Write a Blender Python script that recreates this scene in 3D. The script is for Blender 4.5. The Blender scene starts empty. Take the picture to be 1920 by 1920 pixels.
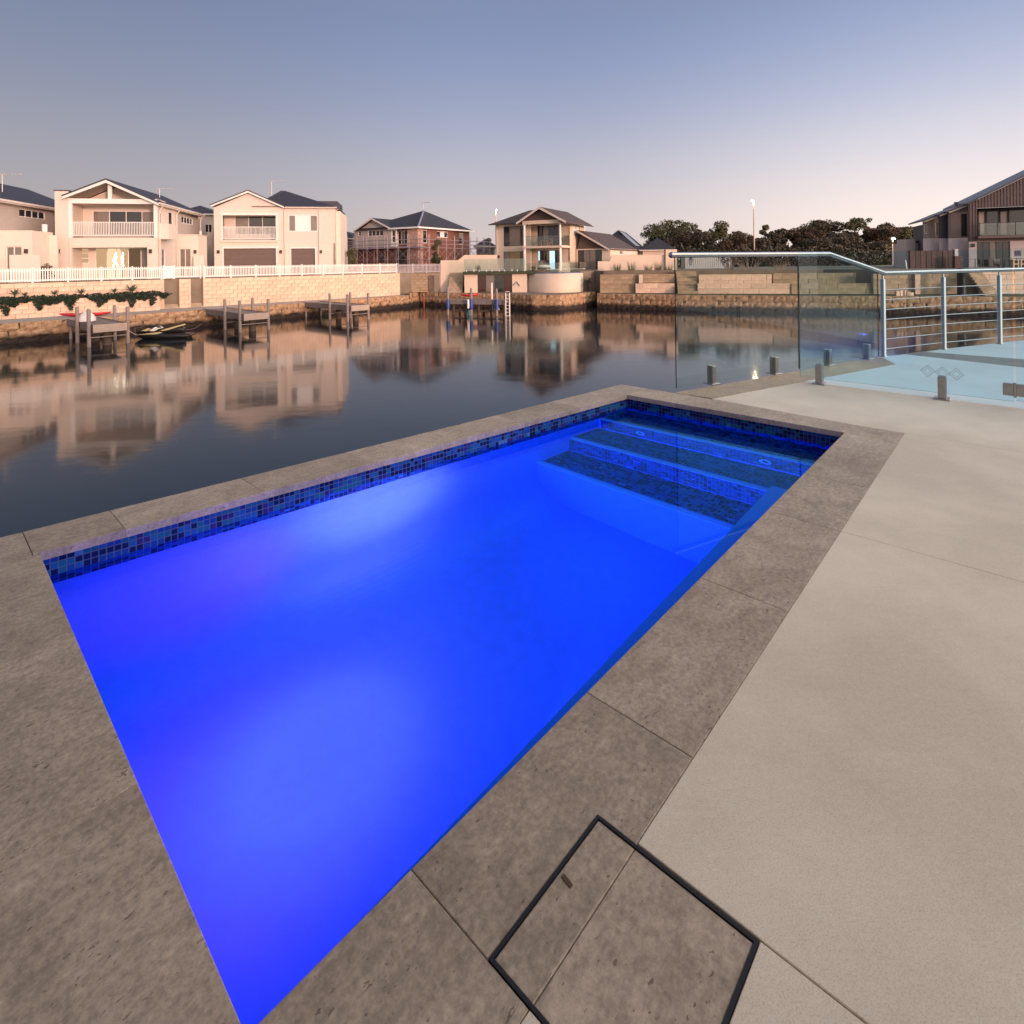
import bpy, bmesh, math, random
from mathutils import Vector, Matrix
random.seed(7)
R = math.radians
S = bpy.context.scene
COL = S.collection

# ------------------------------------------------------------------ camera
FOC, CX, CY, EYE = 1042.0, 960.0, 491.3, 1.15
TH = math.atan(0.0122)                       # the camera is tipped 0.7 degrees
_c, _s = math.cos(TH), math.sin(TH)
cam = bpy.data.cameras.new('camera')
cam.sensor_width = 36.0
cam.lens = 36.0 * FOC / 1920.0
cam.shift_y = -(960.0 - CY) / 1920.0
cam.clip_start = 0.05
cam.clip_end = 6000
camo = bpy.data.objects.new('camera', cam)
COL.objects.link(camo)
camo.matrix_world = Matrix(((_c, _s, 0, 0), (0, 0, -1, 0), (-_s, _c, 0, EYE), (0, 0, 0, 1)))
S.camera = camo

# ------------------------------------------------------------------ sky, sun, exposure
SUN_AZ = R(118)      # clockwise from +Y: behind the camera, to the right
SUN_EL = R(6.0)
w = bpy.data.worlds.new('World'); S.world = w; w.use_nodes = True
nt = w.node_tree; nt.nodes.clear()
def N(tree, t, **kw):
    n = tree.nodes.new(t)
    for k, v in kw.items():
        setattr(n, k, v)
    return n
out = N(nt, 'ShaderNodeOutputWorld'); bg = N(nt, 'ShaderNodeBackground')
sky = N(nt, 'ShaderNodeTexSky'); sky.sky_type = 'NISHITA'; sky.sun_disc = False
sky.sun_elevation = R(3.0); sky.sun_rotation = SUN_AZ; sky.altitude = 0
sky.air_density = 1.0; sky.dust_density = 1.2; sky.ozone_density = 2.0
# dusk tint of the whole dome, by height above the horizon (the mauve belt low down, slate blue above)
tc = N(nt, 'ShaderNodeTexCoord'); sep = N(nt, 'ShaderNodeSeparateXYZ')
nt.links.new(tc.outputs['Generated'], sep.inputs[0])
ramp = N(nt, 'ShaderNodeValToRGB')
cr = ramp.color_ramp; cr.interpolation = 'B_SPLINE'
cr.elements[0].position = 0.0; cr.elements[0].color = (.81, .715, .70, 1)
cr.elements[1].position = 1.0; cr.elements[1].color = (.38, .365, .35, 1)
for pos, colr in ((.06, (.78, .70, .71, 1)), (.14, (.69, .67, .74, 1)), (.25, (.49, .545, .72, 1)), (.40, (.29, .385, .65, 1))):
    e = cr.elements.new(pos); e.color = colr
nt.links.new(sep.outputs['Z'], ramp.inputs[0])
# the afterglow: brighter and creamier towards the side where the sun went down
dot = N(nt, 'ShaderNodeVectorMath', operation='DOT_PRODUCT')
nt.links.new(tc.outputs['Generated'], dot.inputs[0])
dot.inputs[1].default_value = (math.sin(SUN_AZ), math.cos(SUN_AZ), 0.0)
mr = N(nt, 'ShaderNodeMapRange'); mr.inputs[1].default_value = -1.0; mr.inputs[2].default_value = 1.0
nt.links.new(dot.outputs['Value'], mr.inputs[0])
def glow_ramp(stops):
    g_ = N(nt, 'ShaderNodeValToRGB'); c_ = g_.color_ramp; c_.interpolation = 'EASE'
    for i, (p_, col_) in enumerate(stops):
        e_ = c_.elements[i] if i < 2 else c_.elements.new(p_)
        e_.position = p_; e_.color = (*col_, 1)
    nt.links.new(mr.outputs[0], g_.inputs[0]); return g_
# low down and high up: the same glow, weaker aloft on the far side
gl = glow_ramp([(0.0, (.072, .071, .076)), (1.0, (.66, .53, .38)), (.27, (.107, .107, .112)), (.62, (.174, .170, .166)), (.80, (.46, .39, .31))])
gl2 = glow_ramp([(0.0, (.066, .067, .071)), (1.0, (1.0, .78, .52)), (.27, (.084, .089, .104)), (.62, (.094, .099, .111)), (.80, (.92, .77, .575))])
hm = N(nt, 'ShaderNodeMapRange'); hm.inputs[1].default_value = .06; hm.inputs[2].default_value = .46; hm.inputs[3].default_value = 0; hm.inputs[4].default_value = 1
nt.links.new(sep.outputs['Z'], hm.inputs[0])
glh = N(nt, 'ShaderNodeMix', data_type='RGBA'); nt.links.new(gl2.outputs[0], glh.inputs[7])
nt.links.new(hm.outputs[0], glh.inputs[0]); nt.links.new(gl.outputs[0], glh.inputs[6])
mul = N(nt, 'ShaderNodeMix', data_type='RGBA'); mul.blend_type = 'MULTIPLY'; mul.inputs[0].default_value = 1
nt.links.new(ramp.outputs[0], mul.inputs[6]); nt.links.new(glh.outputs[2], mul.inputs[7])
sc = N(nt, 'ShaderNodeMix', data_type='RGBA'); sc.blend_type = 'MULTIPLY'; sc.inputs[0].default_value = 1
sc.inputs[7].default_value = (96, 92, 86.5, 1)
nt.links.new(mul.outputs[2], sc.inputs[6])
mx = N(nt, 'ShaderNodeMix', data_type='RGBA'); mx.inputs[0].default_value = 0.80
nt.links.new(sky.outputs[0], mx.inputs[6]); nt.links.new(sc.outputs[2], mx.inputs[7])
nt.links.new(mx.outputs[2], bg.inputs[0]); bg.inputs[1].default_value = 0.10
nt.links.new(bg.outputs[0], out.inputs[0])

sl = bpy.data.lights.new('sun', 'SUN'); sl.energy = 2.8; sl.angle = R(6); sl.color = (1.0, .60, .47)
so = bpy.data.objects.new('sun', sl); COL.objects.link(so)
sd = Vector((math.sin(SUN_AZ + R(22)) * math.cos(SUN_EL), math.cos(SUN_AZ + R(22)) * math.cos(SUN_EL), math.sin(SUN_EL)))
so.rotation_euler = sd.to_track_quat('Z', 'Y').to_euler()

S.view_settings.view_transform = 'Standard'
S.view_settings.look = 'None'
S.view_settings.exposure = 0.0
S.view_settings.gamma = 1.0
S.render.engine = 'CYCLES'
S.cycles.use_denoising = True
S.cycles.max_bounces = 10; S.cycles.transmission_bounces = 8; S.cycles.glossy_bounces = 5; S.cycles.diffuse_bounces = 4
S.cycles.transparent_max_bounces = 24
S.cycles.sample_clamp_indirect = 6.0
S.cycles.blur_glossy = 0.3

# ------------------------------------------------------------------ measuring helpers (photo pixel -> place in the world)
def ray(px, py):
    dx = (px - CX) / FOC; dy = (py - CY) / FOC
    return Vector((dx * _c - dy * _s, 1.0, -dx * _s - dy * _c))
def G(px, py, z=0.0):
    d = ray(px, py); t = (z - EYE) / d.z
    return Vector((d.x * t, t, z))
def AT(px, py, Y):
    d = ray(px, py)
    return Vector((d.x * Y, Y, EYE + d.z * Y))

class Frame:
    """upright plane at (x, y) facing the canal; u runs right along it, d goes back from it"""
    def __init__(s, x, y, yaw, z=0.0):
        s.o = Vector((x, y, z)); s.a = R(yaw)
        s.ex = Vector((math.cos(s.a), math.sin(s.a), 0)); s.ey = Vector((-math.sin(s.a), math.cos(s.a), 0))
    def uv(s, px, py, d=0.0):
        r = ray(px, py); base = s.o + s.ey * d
        t = (base - Vector((0, 0, EYE))).dot(s.ey) / r.dot(s.ey)
        p = Vector((0, 0, EYE)) + r * t - s.o
        return p.dot(s.ex), p.z
    def side(s, px, py, u):
        """point on the plane u = const (a side wall): returns d, z"""
        r = ray(px, py); base = s.o + s.ex * u
        t = (base - Vector((0, 0, EYE))).dot(s.ex) / r.dot(s.ex)
        p = Vector((0, 0, EYE)) + r * t - s.o
        return p.dot(s.ey), p.z

# ------------------------------------------------------------------ materials
MATS = {}
def mat(name, col, rough=.7, metal=0.0, var=0.0, scale=4.0, bump=0.0, bscale=None, rnd=0.0, spec=.5, stretch=(1, 1, 1), col2=None, detail=6):
    if name in MATS: return MATS[name]
    m = bpy.data.materials.new(name); m.use_nodes = True; MATS[name] = m
    t = m.node_tree; b = t.nodes['Principled BSDF']
    b.inputs['Roughness'].default_value = rough; b.inputs['Metallic'].default_value = metal
    b.inputs['Specular IOR Level'].default_value = spec
    c4 = (*col, 1)
    src = None
    if var or bump:
        tcn = N(t, 'ShaderNodeTexCoord'); mp = N(t, 'ShaderNodeMapping'); mp.inputs['Scale'].default_value = stretch
        t.links.new(tcn.outputs['Object'], mp.inputs[0])
    if var:
        n = N(t, 'ShaderNodeTexNoise'); n.inputs['Scale'].default_value = scale; n.inputs['Detail'].default_value = detail
        t.links.new(mp.outputs[0], n.inputs['Vector'])
        r_ = N(t, 'ShaderNodeValToRGB')
        d2 = col2 or tuple(x * (1 - var) for x in col)
        r_.color_ramp.elements[0].position = .32; r_.color_ramp.elements[0].color = (*d2, 1)
        r_.color_ramp.elements[1].position = .68; r_.color_ramp.elements[1].color = c4
        t.links.new(n.outputs[0], r_.inputs[0]); src = r_.outputs[0]
    if rnd:
        oi = N(t, 'ShaderNodeObjectInfo'); h = N(t, 'ShaderNodeHueSaturation')
        mr_ = N(t, 'ShaderNodeMapRange'); mr_.inputs[3].default_value = 1 - rnd; mr_.inputs[4].default_value = 1 + rnd
        t.links.new(oi.outputs['Random'], mr_.inputs[0]); t.links.new(mr_.outputs[0], h.inputs['Value'])
        if src: t.links.new(src, h.inputs['Color'])
        else: h.inputs['Color'].default_value = c4
        src = h.outputs[0]
    if src: t.links.new(src, b.inputs['Base Color'])
    else: b.inputs['Base Color'].default_value = c4
    if bump:
        n2 = N(t, 'ShaderNodeTexNoise'); n2.inputs['Scale'].default_value = bscale or scale; n2.inputs['Detail'].default_value = 5
        t.links.new(mp.outputs[0], n2.inputs['Vector'])
        bp = N(t, 'ShaderNodeBump'); bp.inputs['Strength'].default_value = bump; bp.inputs['Distance'].default_value = .02
        t.links.new(n2.outputs[0], bp.inputs['Height']); t.links.new(bp.outputs[0], b.inputs['Normal'])
    return m
def emit(name, col, strength):
    if name in MATS: return MATS[name]
    m = bpy.data.materials.new(name); m.use_nodes = True; MATS[name] = m
    t = m.node_tree; t.nodes.remove(t.nodes['Principled BSDF'])
    e = N(t, 'ShaderNodeEmission'); e.inputs[0].default_value = (*col, 1); e.inputs[1].default_value = strength
    t.links.new(e.outputs[0], t.nodes['Material Output'].inputs[0])
    return m

# ------------------------------------------------------------------ mesh builder
class MB:
    def __init__(s): s.v = []; s.f = []; s.m = []; s.smooth = []
    def add(s, vs, fs, mi=0, sm=False):
        k = len(s.v); s.v += [tuple(q) for q in vs]
        for f in fs: s.f.append(tuple(i + k for i in f)); s.m.append(mi); s.smooth.append(sm)
        return s
    def box(s, x0, x1, y0, y1, z0, z1, mi=0):
        x0, x1 = min(x0, x1), max(x0, x1); y0, y1 = min(y0, y1), max(y0, y1); z0, z1 = min(z0, z1), max(z0, z1)
        v = [(x0, y0, z0), (x1, y0, z0), (x1, y1, z0), (x0, y1, z0), (x0, y0, z1), (x1, y0, z1), (x1, y1, z1), (x0, y1, z1)]
        return s.add(v, [(3, 2, 1, 0), (4, 5, 6, 7), (0, 1, 5, 4), (1, 2, 6, 5), (2, 3, 7, 6), (3, 0, 4, 7)], mi)
    def bbox(s, x0, x1, y0, y1, z0, z1, b=.01, mi=0):
        """box with chamfered vertical and top edges"""
        pts = [(x0 + b, y0), (x1 - b, y0), (x1, y0 + b), (x1, y1 - b), (x1 - b, y1), (x0 + b, y1), (x0, y1 - b), (x0, y0 + b)]
        return s.slab(pts, z0, z1, b, mi)
    def prism(s, poly, z0, z1, mi=0):
        n = len(poly); a = sum(poly[i][0] * poly[(i + 1) % n][1] - poly[(i + 1) % n][0] * poly[i][1] for i in range(n))
        if a < 0: poly = poly[::-1]
        v = [(p[0], p[1], z0) for p in poly] + [(p[0], p[1], z1) for p in poly]
        fs = [tuple(range(n - 1, -1, -1)), tuple(range(n, 2 * n))] + [(i, (i + 1) % n, n + (i + 1) % n, n + i) for i in range(n)]
        return s.add(v, fs, mi)
    def slab(s, poly, z0, z1, b=.006, mi=0):
        """prism with a small chamfer round the top"""
        n = len(poly); a = sum(poly[i][0] * poly[(i + 1) % n][1] - poly[(i + 1) % n][0] * poly[i][1] for i in range(n))
        if a < 0: poly = poly[::-1]
        ins = []
        for i in range(n):
            p0 = Vector(poly[i - 1][:2]); p1 = Vector(poly[i][:2]); p2 = Vector(poly[(i + 1) % n][:2])
            d1 = (p1 - p0).normalized(); d2 = (p2 - p1).normalized()
            n1 = Vector((-d1.y, d1.x)); n2 = Vector((-d2.y, d2.x)); h = (n1 + n2)
            h = h / max(.3, h.dot(n1)) if h.length > 1e-6 else n1
            ins.append(p1 + h * b)
        v = [(p[0], p[1], z0) for p in poly] + [(p[0], p[1], z1 - b) for p in poly] + [(p.x, p.y, z1) for p in ins]
        fs = [tuple(range(n - 1, -1, -1)), tuple(range(2 * n, 3 * n))]
        for i in range(n):
            j = (i + 1) % n
            fs += [(i, j, n + j, n + i), (n + i, n + j, 2 * n + j, 2 * n + i)]
        return s.add(v, fs, mi)
    def vpoly(s, pts, y0, y1, mi=0):
        """upright polygon (x, z) extruded from y0 to y1"""
        n = len(pts); a = sum(pts[i][0] * pts[(i + 1) % n][1] - pts[(i + 1) % n][0] * pts[i][1] for i in range(n))
        if a < 0: pts = pts[::-1]
        if y0 > y1: y0, y1 = y1, y0
        v = [(p[0], y0, p[1]) for p in pts] + [(p[0], y1, p[1]) for p in pts]
        fs = [tuple(range(n)), tuple(range(2 * n - 1, n - 1, -1))] + [((i + 1) % n, i, n + i, n + (i + 1) % n) for i in range(n)]
        return s.add(v, fs, mi)
    def xpoly(s, pts, x0, x1, mi=0):
        """upright polygon (y, z) extruded from x0 to x1"""
        n = len(pts); a = sum(pts[i][0] * pts[(i + 1) % n][1] - pts[(i + 1) % n][0] * pts[i][1] for i in range(n))
        if a < 0: pts = pts[::-1]
        if x0 > x1: x0, x1 = x1, x0
        v = [(x0, p[0], p[1]) for p in pts] + [(x1, p[0], p[1]) for p in pts]
        fs = [tuple(range(n - 1, -1, -1)), tuple(range(n, 2 * n))] + [(i, (i + 1) % n, n + (i + 1) % n, n + i) for i in range(n)]
        return s.add(v, fs, mi)
    def tube(s, path, r, n=8, mi=0, closed=False, sm=True, r1=None):
        path = [Vector(p) for p in path]; k = len(path); rings = []; up = None
        for i, p in enumerate(path):
            a = path[max(0, i - 1)]; b = path[min(k - 1, i + 1)]
            d = (b - a).normalized()
            if up is None: up = Vector((0, 0, 1)) if abs(d.z) < .9 else Vector((1, 0, 0))
            x = d.cross(up).normalized(); y = x.cross(d).normalized(); up = y
            rr = r if r1 is None else r + (r1 - r) * i / (k - 1)
            rings.append([p + x * rr * math.cos(2 * math.pi * j / n) + y * rr * math.sin(2 * math.pi * j / n) for j in range(n)])
        v = [q for rg in rings for q in rg]; fs = []
        for i in range(k - 1):
            for j in range(n):
                fs.append((i * n + j, (i + 1) * n + j, (i + 1) * n + (j + 1) % n, i * n + (j + 1) % n))
        s.add(v, fs, mi, sm)
        s.add(rings[0], [tuple(range(n))], mi); s.add(rings[-1], [tuple(range(n - 1, -1, -1))], mi)
        return s
    def lathe(s, prof, c=(0, 0, 0), n=16, mi=0, axis='z', sm=True):
        v = []; fs = []; k = len(prof)
        for r_, h in prof:
            for j in range(n):
                a = 2 * math.pi * j / n; x, y, z = r_ * math.cos(a), r_ * math.sin(a), h
                if axis == 'x': x, y, z = z, x, y
                elif axis == 'y': x, y, z = y, z, x
                v.append((c[0] + x, c[1] + y, c[2] + z))
        for i in range(k - 1):
            for j in range(n): fs.append((i * n + j, i * n + (j + 1) % n, (i + 1) * n + (j + 1) % n, (i + 1) * n + j))
        s.add(v, fs, mi, sm); s.add([v[j] for j in range(n)], [tuple(range(n - 1, -1, -1))], mi)
        s.add([v[(k - 1) * n + j] for j in range(n)], [tuple(range(n))], mi)
        return s
    def wall(s, u0, u1, z0, z1, holes, y0, y1, mi=0):
        """wall plate with rectangular openings and their reveals; holes: (ua, ub, za, zb)"""
        us = sorted({u0, u1, *[min(max(q, u0), u1) for h in holes for q in h[:2]]})
        zs = sorted({z0, z1, *[min(max(q, z0), z1) for h in holes for q in h[2:4]]})
        def full(i, j):
            if i < 0 or j < 0 or i >= len(us) - 1 or j >= len(zs) - 1: return False
            cu = (us[i] + us[i + 1]) / 2; cz = (zs[j] + zs[j + 1]) / 2
            return not any(h[0] < cu < h[1] and h[2] < cz < h[3] for h in holes)
        for i in range(len(us) - 1):
            for j in range(len(zs) - 1):
                if not full(i, j): continue
                a, b, c_, d = us[i], us[i + 1], zs[j], zs[j + 1]
                v = [(a, y0, c_), (b, y0, c_), (b, y0, d), (a, y0, d), (a, y1, c_), (b, y1, c_), (b, y1, d), (a, y1, d)]
                fs = [(0, 1, 2, 3), (7, 6, 5, 4)]
                if not full(i - 1, j): fs.append((4, 0, 3, 7))
                if not full(i + 1, j): fs.append((1, 5, 6, 2))
                if not full(i, j - 1): fs.append((4, 5, 1, 0))
                if not full(i, j + 1): fs.append((3, 2, 6, 7))
                s.add(v, fs, mi)
        return s
    def boards(s, u0, u1, z0, z1, y, holes=(), pitch=.2, out=.025, clip=None, mi=0):
        """overlapping weatherboards on the plane y; clip(z) -> (ua, ub) narrows them under a gable"""
        z = z0
        while z < z1 - .02:
            zt = min(z + pitch, z1)
            spans = [(u0, u1)]
            if clip:
                q = clip(zt); spans = [(max(u0, q[0]), min(u1, q[1]))]
            for h in holes:
                if h[2] < zt - .02 and h[3] > z + .02:
                    ns = []
                    for a, b in spans:
                        if h[1] <= a or h[0] >= b: ns.append((a, b))
                        else:
                            if h[0] > a: ns.append((a, h[0]))
                            if h[1] < b: ns.append((h[1], b))
                    spans = ns
            for a, b in spans:
                if b - a < .03: continue
                v = [(a, y, z), (b, y, z), (b, y, zt), (a, y, zt), (a, y - out, z), (b, y - out, z), (b, y - .006, zt), (a, y - .006, zt)]
                s.add(v, [(4, 5, 6, 7), (0, 4, 7, 3), (5, 1, 2, 6), (0, 1, 5, 4), (3, 7, 6, 2)], mi)
            z = zt
        return s
    def turn(s, fn):
        s.v = [tuple(fn(Vector(p))) for p in s.v]; return s
    def mesh(s, name, mats):
        me = bpy.data.meshes.new(name); me.from_pydata(s.v, [], s.f)
        for m in (mats if isinstance(mats, (list, tuple)) else [mats]): me.materials.append(m)
        me.polygons.foreach_set('material_index', s.m); me.polygons.foreach_set('use_smooth', s.smooth)
        me.update(); return me
    def build(s, name, mats, parent=None, loc=None, rz=0.0, **tags):
        return ob(name, s.mesh(name, mats), parent, loc, rz, **tags)

def ob(name, data, parent=None, loc=None, rz=0.0, **tags):
    o = bpy.data.objects.new(name, data); COL.objects.link(o)
    if parent: o.parent = parent
    if loc is not None: o.location = loc
    if rz: o.rotation_euler = (0, 0, rz)
    for k, v in tags.items(): o[k] = v
    return o
def thing(name, label, cat, loc=(0, 0, 0), rz=0.0, group=None):
    o = ob(name, None, None, loc, rz, label=label, category=cat)
    if group: o['group'] = group
    return o
def tagd(label, cat, group=None):
    d = dict(label=label, category=cat)
    if group: d['group'] = group
    return d
def copy_tree(o, parent=None):
    c_ = o.copy(); COL.objects.link(c_); c_.parent = parent
    for ch in [q for q in KIDS.get(o.name, list(o.children))]: copy_tree(ch, c_)
    return c_
KIDS = {}
# ================================================================== NEAR: pool terrace
# terrace coordinates: u runs along the long right-hand edge of the pool, v across it to the left
PB = Vector((-0.4224, 0.8536)); PA = R(47.57)
UX = Vector((math.cos(PA), math.sin(PA))); VX = Vector((-math.sin(PA), math.cos(PA)))
def L(u, v): p = PB + UX * u + VX * v; return (p.x, p.y)
def L3(u, v, z): p = PB + UX * u + VX * v; return Vector((p.x, p.y, z))
def LP(*pts): return [L(*q) for q in pts]
def loc2(p): d = Vector((p[0], p[1])) - PB; return d.dot(UX), d.dot(VX)
V0 = -.042; EV = V0 + .018          # pool wall on the right-hand side
A, B, C, D = (-.004, 2.066), (-.028, V0), (3.843, V0), (3.86, 1.622)
def vleft(u): return 2.066 + (1.622 - 2.066) * (u + .004) / (3.86 + .004)
WZ = -0.115          # pool water level
FZ = -1.22           # pool floor

def stone_mat(name, c1, c2, c3, pit=.5, rough=.62, sc=1.0):
    m = bpy.data.materials.new(name); m.use_nodes = True; MATS[name] = m
    t = m.node_tree; b = t.nodes['Principled BSDF']; b.inputs['Roughness'].default_value = rough
    g = N(t, 'ShaderNodeNewGeometry'); mp = N(t, 'ShaderNodeMapping'); mp.inputs['Rotation'].default_value = (0, 0, -PA)
    oi = N(t, 'ShaderNodeObjectInfo'); ad = N(t, 'ShaderNodeVectorMath', operation='MULTIPLY_ADD')
    t.links.new(g.outputs['Position'], mp.inputs[0])
    t.links.new(oi.outputs['Random'], ad.inputs[0]); ad.inputs[1].default_value = (19, 23, 7); t.links.new(mp.outputs[0], ad.inputs[2])
    # broad clouding
    n1 = N(t, 'ShaderNodeTexNoise'); n1.inputs['Scale'].default_value = 5.0 * sc; n1.inputs['Detail'].default_value = 9; n1.inputs['Roughness'].default_value = .72; n1.inputs['Distortion'].default_value = .4
    t.links.new(ad.outputs[0], n1.inputs['Vector'])
    r1 = N(t, 'ShaderNodeValToRGB'); e = r1.color_ramp.elements
    e[0].position = .30; e[0].color = (*c2, 1); e[1].position = .70; e[1].color = (*c1, 1)
    q = r1.color_ramp.elements.new(.52); q.color = (*c3, 1)
    t.links.new(n1.outputs[0], r1.inputs[0])
    # cross-bedding streaks
    mp2 = N(t, 'ShaderNodeMapping'); mp2.inputs['Scale'].default_value = (9.0, 26.0, 4); t.links.new(ad.outputs[0], mp2.inputs[0])
    n2 = N(t, 'ShaderNodeTexNoise'); n2.inputs['Scale'].default_value = 1.6 * sc; n2.inputs['Detail'].default_value = 8; n2.inputs['Roughness'].default_value = .7
    t.links.new(mp2.outputs[0], n2.inputs['Vector'])
    m1 = N(t, 'ShaderNodeMix', data_type='RGBA'); m1.blend_type = 'OVERLAY'; m1.inputs[0].default_value = .45
    t.links.new(r1.outputs[0], m1.inputs[6]); t.links.new(n2.outputs[0], m1.inputs[7])
    # pits
    mp3 = N(t, 'ShaderNodeMapping'); mp3.inputs['Scale'].default_value = (52, 105, 60); t.links.new(ad.outputs[0], mp3.inputs[0])
    n3 = N(t, 'ShaderNodeTexNoise'); n3.inputs['Scale'].default_value = 1.0 * sc; n3.inputs['Detail'].default_value = 3; n3.inputs['Roughness'].default_value = .6
    t.links.new(mp3.outputs[0], n3.inputs['Vector'])
    n4 = N(t, 'ShaderNodeTexNoise'); n4.inputs['Scale'].default_value = 9; n4.inputs['Detail'].default_value = 4; t.links.new(ad.outputs[0], n4.inputs['Vector'])
    ml = N(t, 'ShaderNodeMath', operation='MULTIPLY_ADD'); ml.inputs[1].default_value = .35; t.links.new(n4.outputs[0], ml.inputs[0]); t.links.new(n3.outputs[0], ml.inputs[2])
    n5 = N(t, 'ShaderNodeTexNoise'); n5.inputs['Scale'].default_value = 70; n5.inputs['Detail'].default_value = 6; n5.inputs['Roughness'].default_value = .75; t.links.new(ad.outputs[0], n5.inputs['Vector'])
    m5 = N(t, 'ShaderNodeMix', data_type='RGBA'); m5.blend_type = 'OVERLAY'; m5.inputs[0].default_value = .85
    t.links.new(m1.outputs[2], m5.inputs[6]); t.links.new(n5.outputs[0], m5.inputs[7]); m1 = m5
    r3 = N(t, 'ShaderNodeValToRGB'); e = r3.color_ramp.elements; e[0].position = .845; e[0].color = (0, 0, 0, 1); e[1].position = .875; e[1].color = (1, 1, 1, 1)
    t.links.new(ml.outputs[0], r3.inputs[0])
    m2 = N(t, 'ShaderNodeMix', data_type='RGBA'); m2.inputs[7].default_value = (c2[0] * .45, c2[1] * .42, c2[2] * .4, 1)
    pm = N(t, 'ShaderNodeMath', operation='MULTIPLY'); pm.inputs[1].default_value = pit; t.links.new(r3.outputs[0], pm.inputs[0])
    t.links.new(pm.outputs[0], m2.inputs[0]); t.links.new(m1.outputs[2], m2.inputs[6])
    hs = N(t, 'ShaderNodeHueSaturation'); mr_ = N(t, 'ShaderNodeMapRange'); mr_.inputs[3].default_value = .86; mr_.inputs[4].default_value = 1.12
    t.links.new(oi.outputs['Random'], mr_.inputs[0]); t.links.new(mr_.outputs[0], hs.inputs['Value']); t.links.new(m2.outputs[2], hs.inputs['Color'])
    t.links.new(hs.outputs[0], b.inputs['Base Color'])
    iv = N(t, 'ShaderNodeMath', operation='SUBTRACT'); t.links.new(n2.outputs[0], iv.inputs[0]); t.links.new(r3.outputs[0], iv.inputs[1])
    bp = N(t, 'ShaderNodeBump'); bp.inputs['Strength'].default_value = .35; bp.inputs['Distance'].default_value = .004
    t.links.new(iv.outputs[0], bp.inputs['Height']); t.links.new(bp.outputs[0], b.inputs['Normal'])
    return m
M_TRAV = stone_mat('travertine', (.53, .42, .318), (.315, .242, .178), (.43, .338, .252), pit=.8)
M_TRAVTAN = stone_mat('tan_capping_stone', (.44, .335, .22), (.28, .20, .125), (.37, .275, .18), pit=.4, rough=.5)

def deck_mat():
    m = bpy.data.materials.new('blasted_concrete'); m.use_nodes = True
    t = m.node_tree; b = t.nodes['Principled BSDF']; b.inputs['Roughness'].default_value = .8
    g = N(t, 'ShaderNodeNewGeometry')
    n1 = N(t, 'ShaderNodeTexNoise'); n1.inputs['Scale'].default_value = 1.1; n1.inputs['Detail'].default_value = 8; n1.inputs['Roughness'].default_value = .6
    t.links.new(g.outputs['Position'], n1.inputs['Vector'])
    r1 = N(t, 'ShaderNodeValToRGB'); e = r1.color_ramp.elements
    e[0].position = .38; e[0].color = (.67, .57, .45, 1); e[1].position = .64; e[1].color = (.85, .735, .59, 1)
    t.links.new(n1.outputs[0], r1.inputs[0])
    n2 = N(t, 'ShaderNodeTexNoise'); n2.inputs['Scale'].default_value = 330; n2.inputs['Detail'].default_value = 2; t.links.new(g.outputs['Position'], n2.inputs['Vector'])
    r2 = N(t, 'ShaderNodeValToRGB'); e = r2.color_ramp.elements
    e[0].position = .33; e[0].color = (.62, .60, .57, 1); e[1].position = .55; e[1].color = (1, 1, 1, 1)
    t.links.new(n2.outputs[0], r2.inputs[0])
    m1 = N(t, 'ShaderNodeMix', data_type='RGBA'); m1.blend_type = 'MULTIPLY'; m1.inputs[0].default_value = .455
    t.links.new(r1.outputs[0], m1.inputs[6]); t.links.new(r2.outputs[0], m1.inputs[7])
    n6 = N(t, 'ShaderNodeTexNoise'); n6.inputs['Scale'].default_value = 75; n6.inputs['Detail'].default_value = 7; n6.inputs['Roughness'].default_value = .85; t.links.new(g.outputs['Position'], n6.inputs['Vector'])
    m6 = N(t, 'ShaderNodeMix', data_type='RGBA'); m6.blend_type = 'OVERLAY'; m6.inputs[0].default_value = .38
    t.links.new(m1.outputs[2], m6.inputs[6]); t.links.new(n6.outputs[0], m6.inputs[7]); m1 = m6
    # swirl marks of the trowel
    mp = N(t, 'ShaderNodeMapping'); mp.inputs['Scale'].default_value = (5, 22, 1); mp.inputs['Rotation'].default_value = (0, 0, .5)
    t.links.new(g.outputs['Position'], mp.inputs[0])
    n3 = N(t, 'ShaderNodeTexNoise'); n3.inputs['Scale'].default_value = 2.0; n3.inputs['Detail'].default_value = 6; n3.inputs['Distortion'].default_value = 1.2
    t.links.new(mp.outputs[0], n3.inputs['Vector'])
    m2 = N(t, 'ShaderNodeMix', data_type='RGBA'); m2.blend_type = 'OVERLAY'; m2.inputs[0].default_value = .07
    t.links.new(m1.outputs[2], m2.inputs[6]); t.links.new(n3.outputs[0], m2.inputs[7])
    t.links.new(m2.outputs[2], b.inputs['Base Color'])
    bp = N(t, 'ShaderNodeBump'); bp.inputs['Strength'].default_value = .25; bp.inputs['Distance'].default_value = .0012
    t.links.new(n2.outputs[0], bp.inputs['Height']); t.links.new(bp.outputs[0], b.inputs['Normal'])
    return m
M_DECK = deck_mat()
M_BLUELIGHT = mat('deck_blue_light_tint', (.66, .77, .79), .7, var=.16, scale=1.5, bump=.1, bscale=120)  # deck beyond the fence, with blue light put into its base colour
M_DECKGREY = mat('grey_concrete', (.27, .265, .26), .8, var=.25, scale=6, bump=.2, bscale=150)
M_BASE = mat('bedding_concrete', (.42, .345, .27), .9, var=.3, scale=8)
M_BLACK = mat('black_trim', (.012, .013, .016), .45)
M_STEEL = mat('brushed_stainless', (.50, .48, .46), .25, metal=1.0, var=.12, scale=30, stretch=(1, 1, .2))
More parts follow.
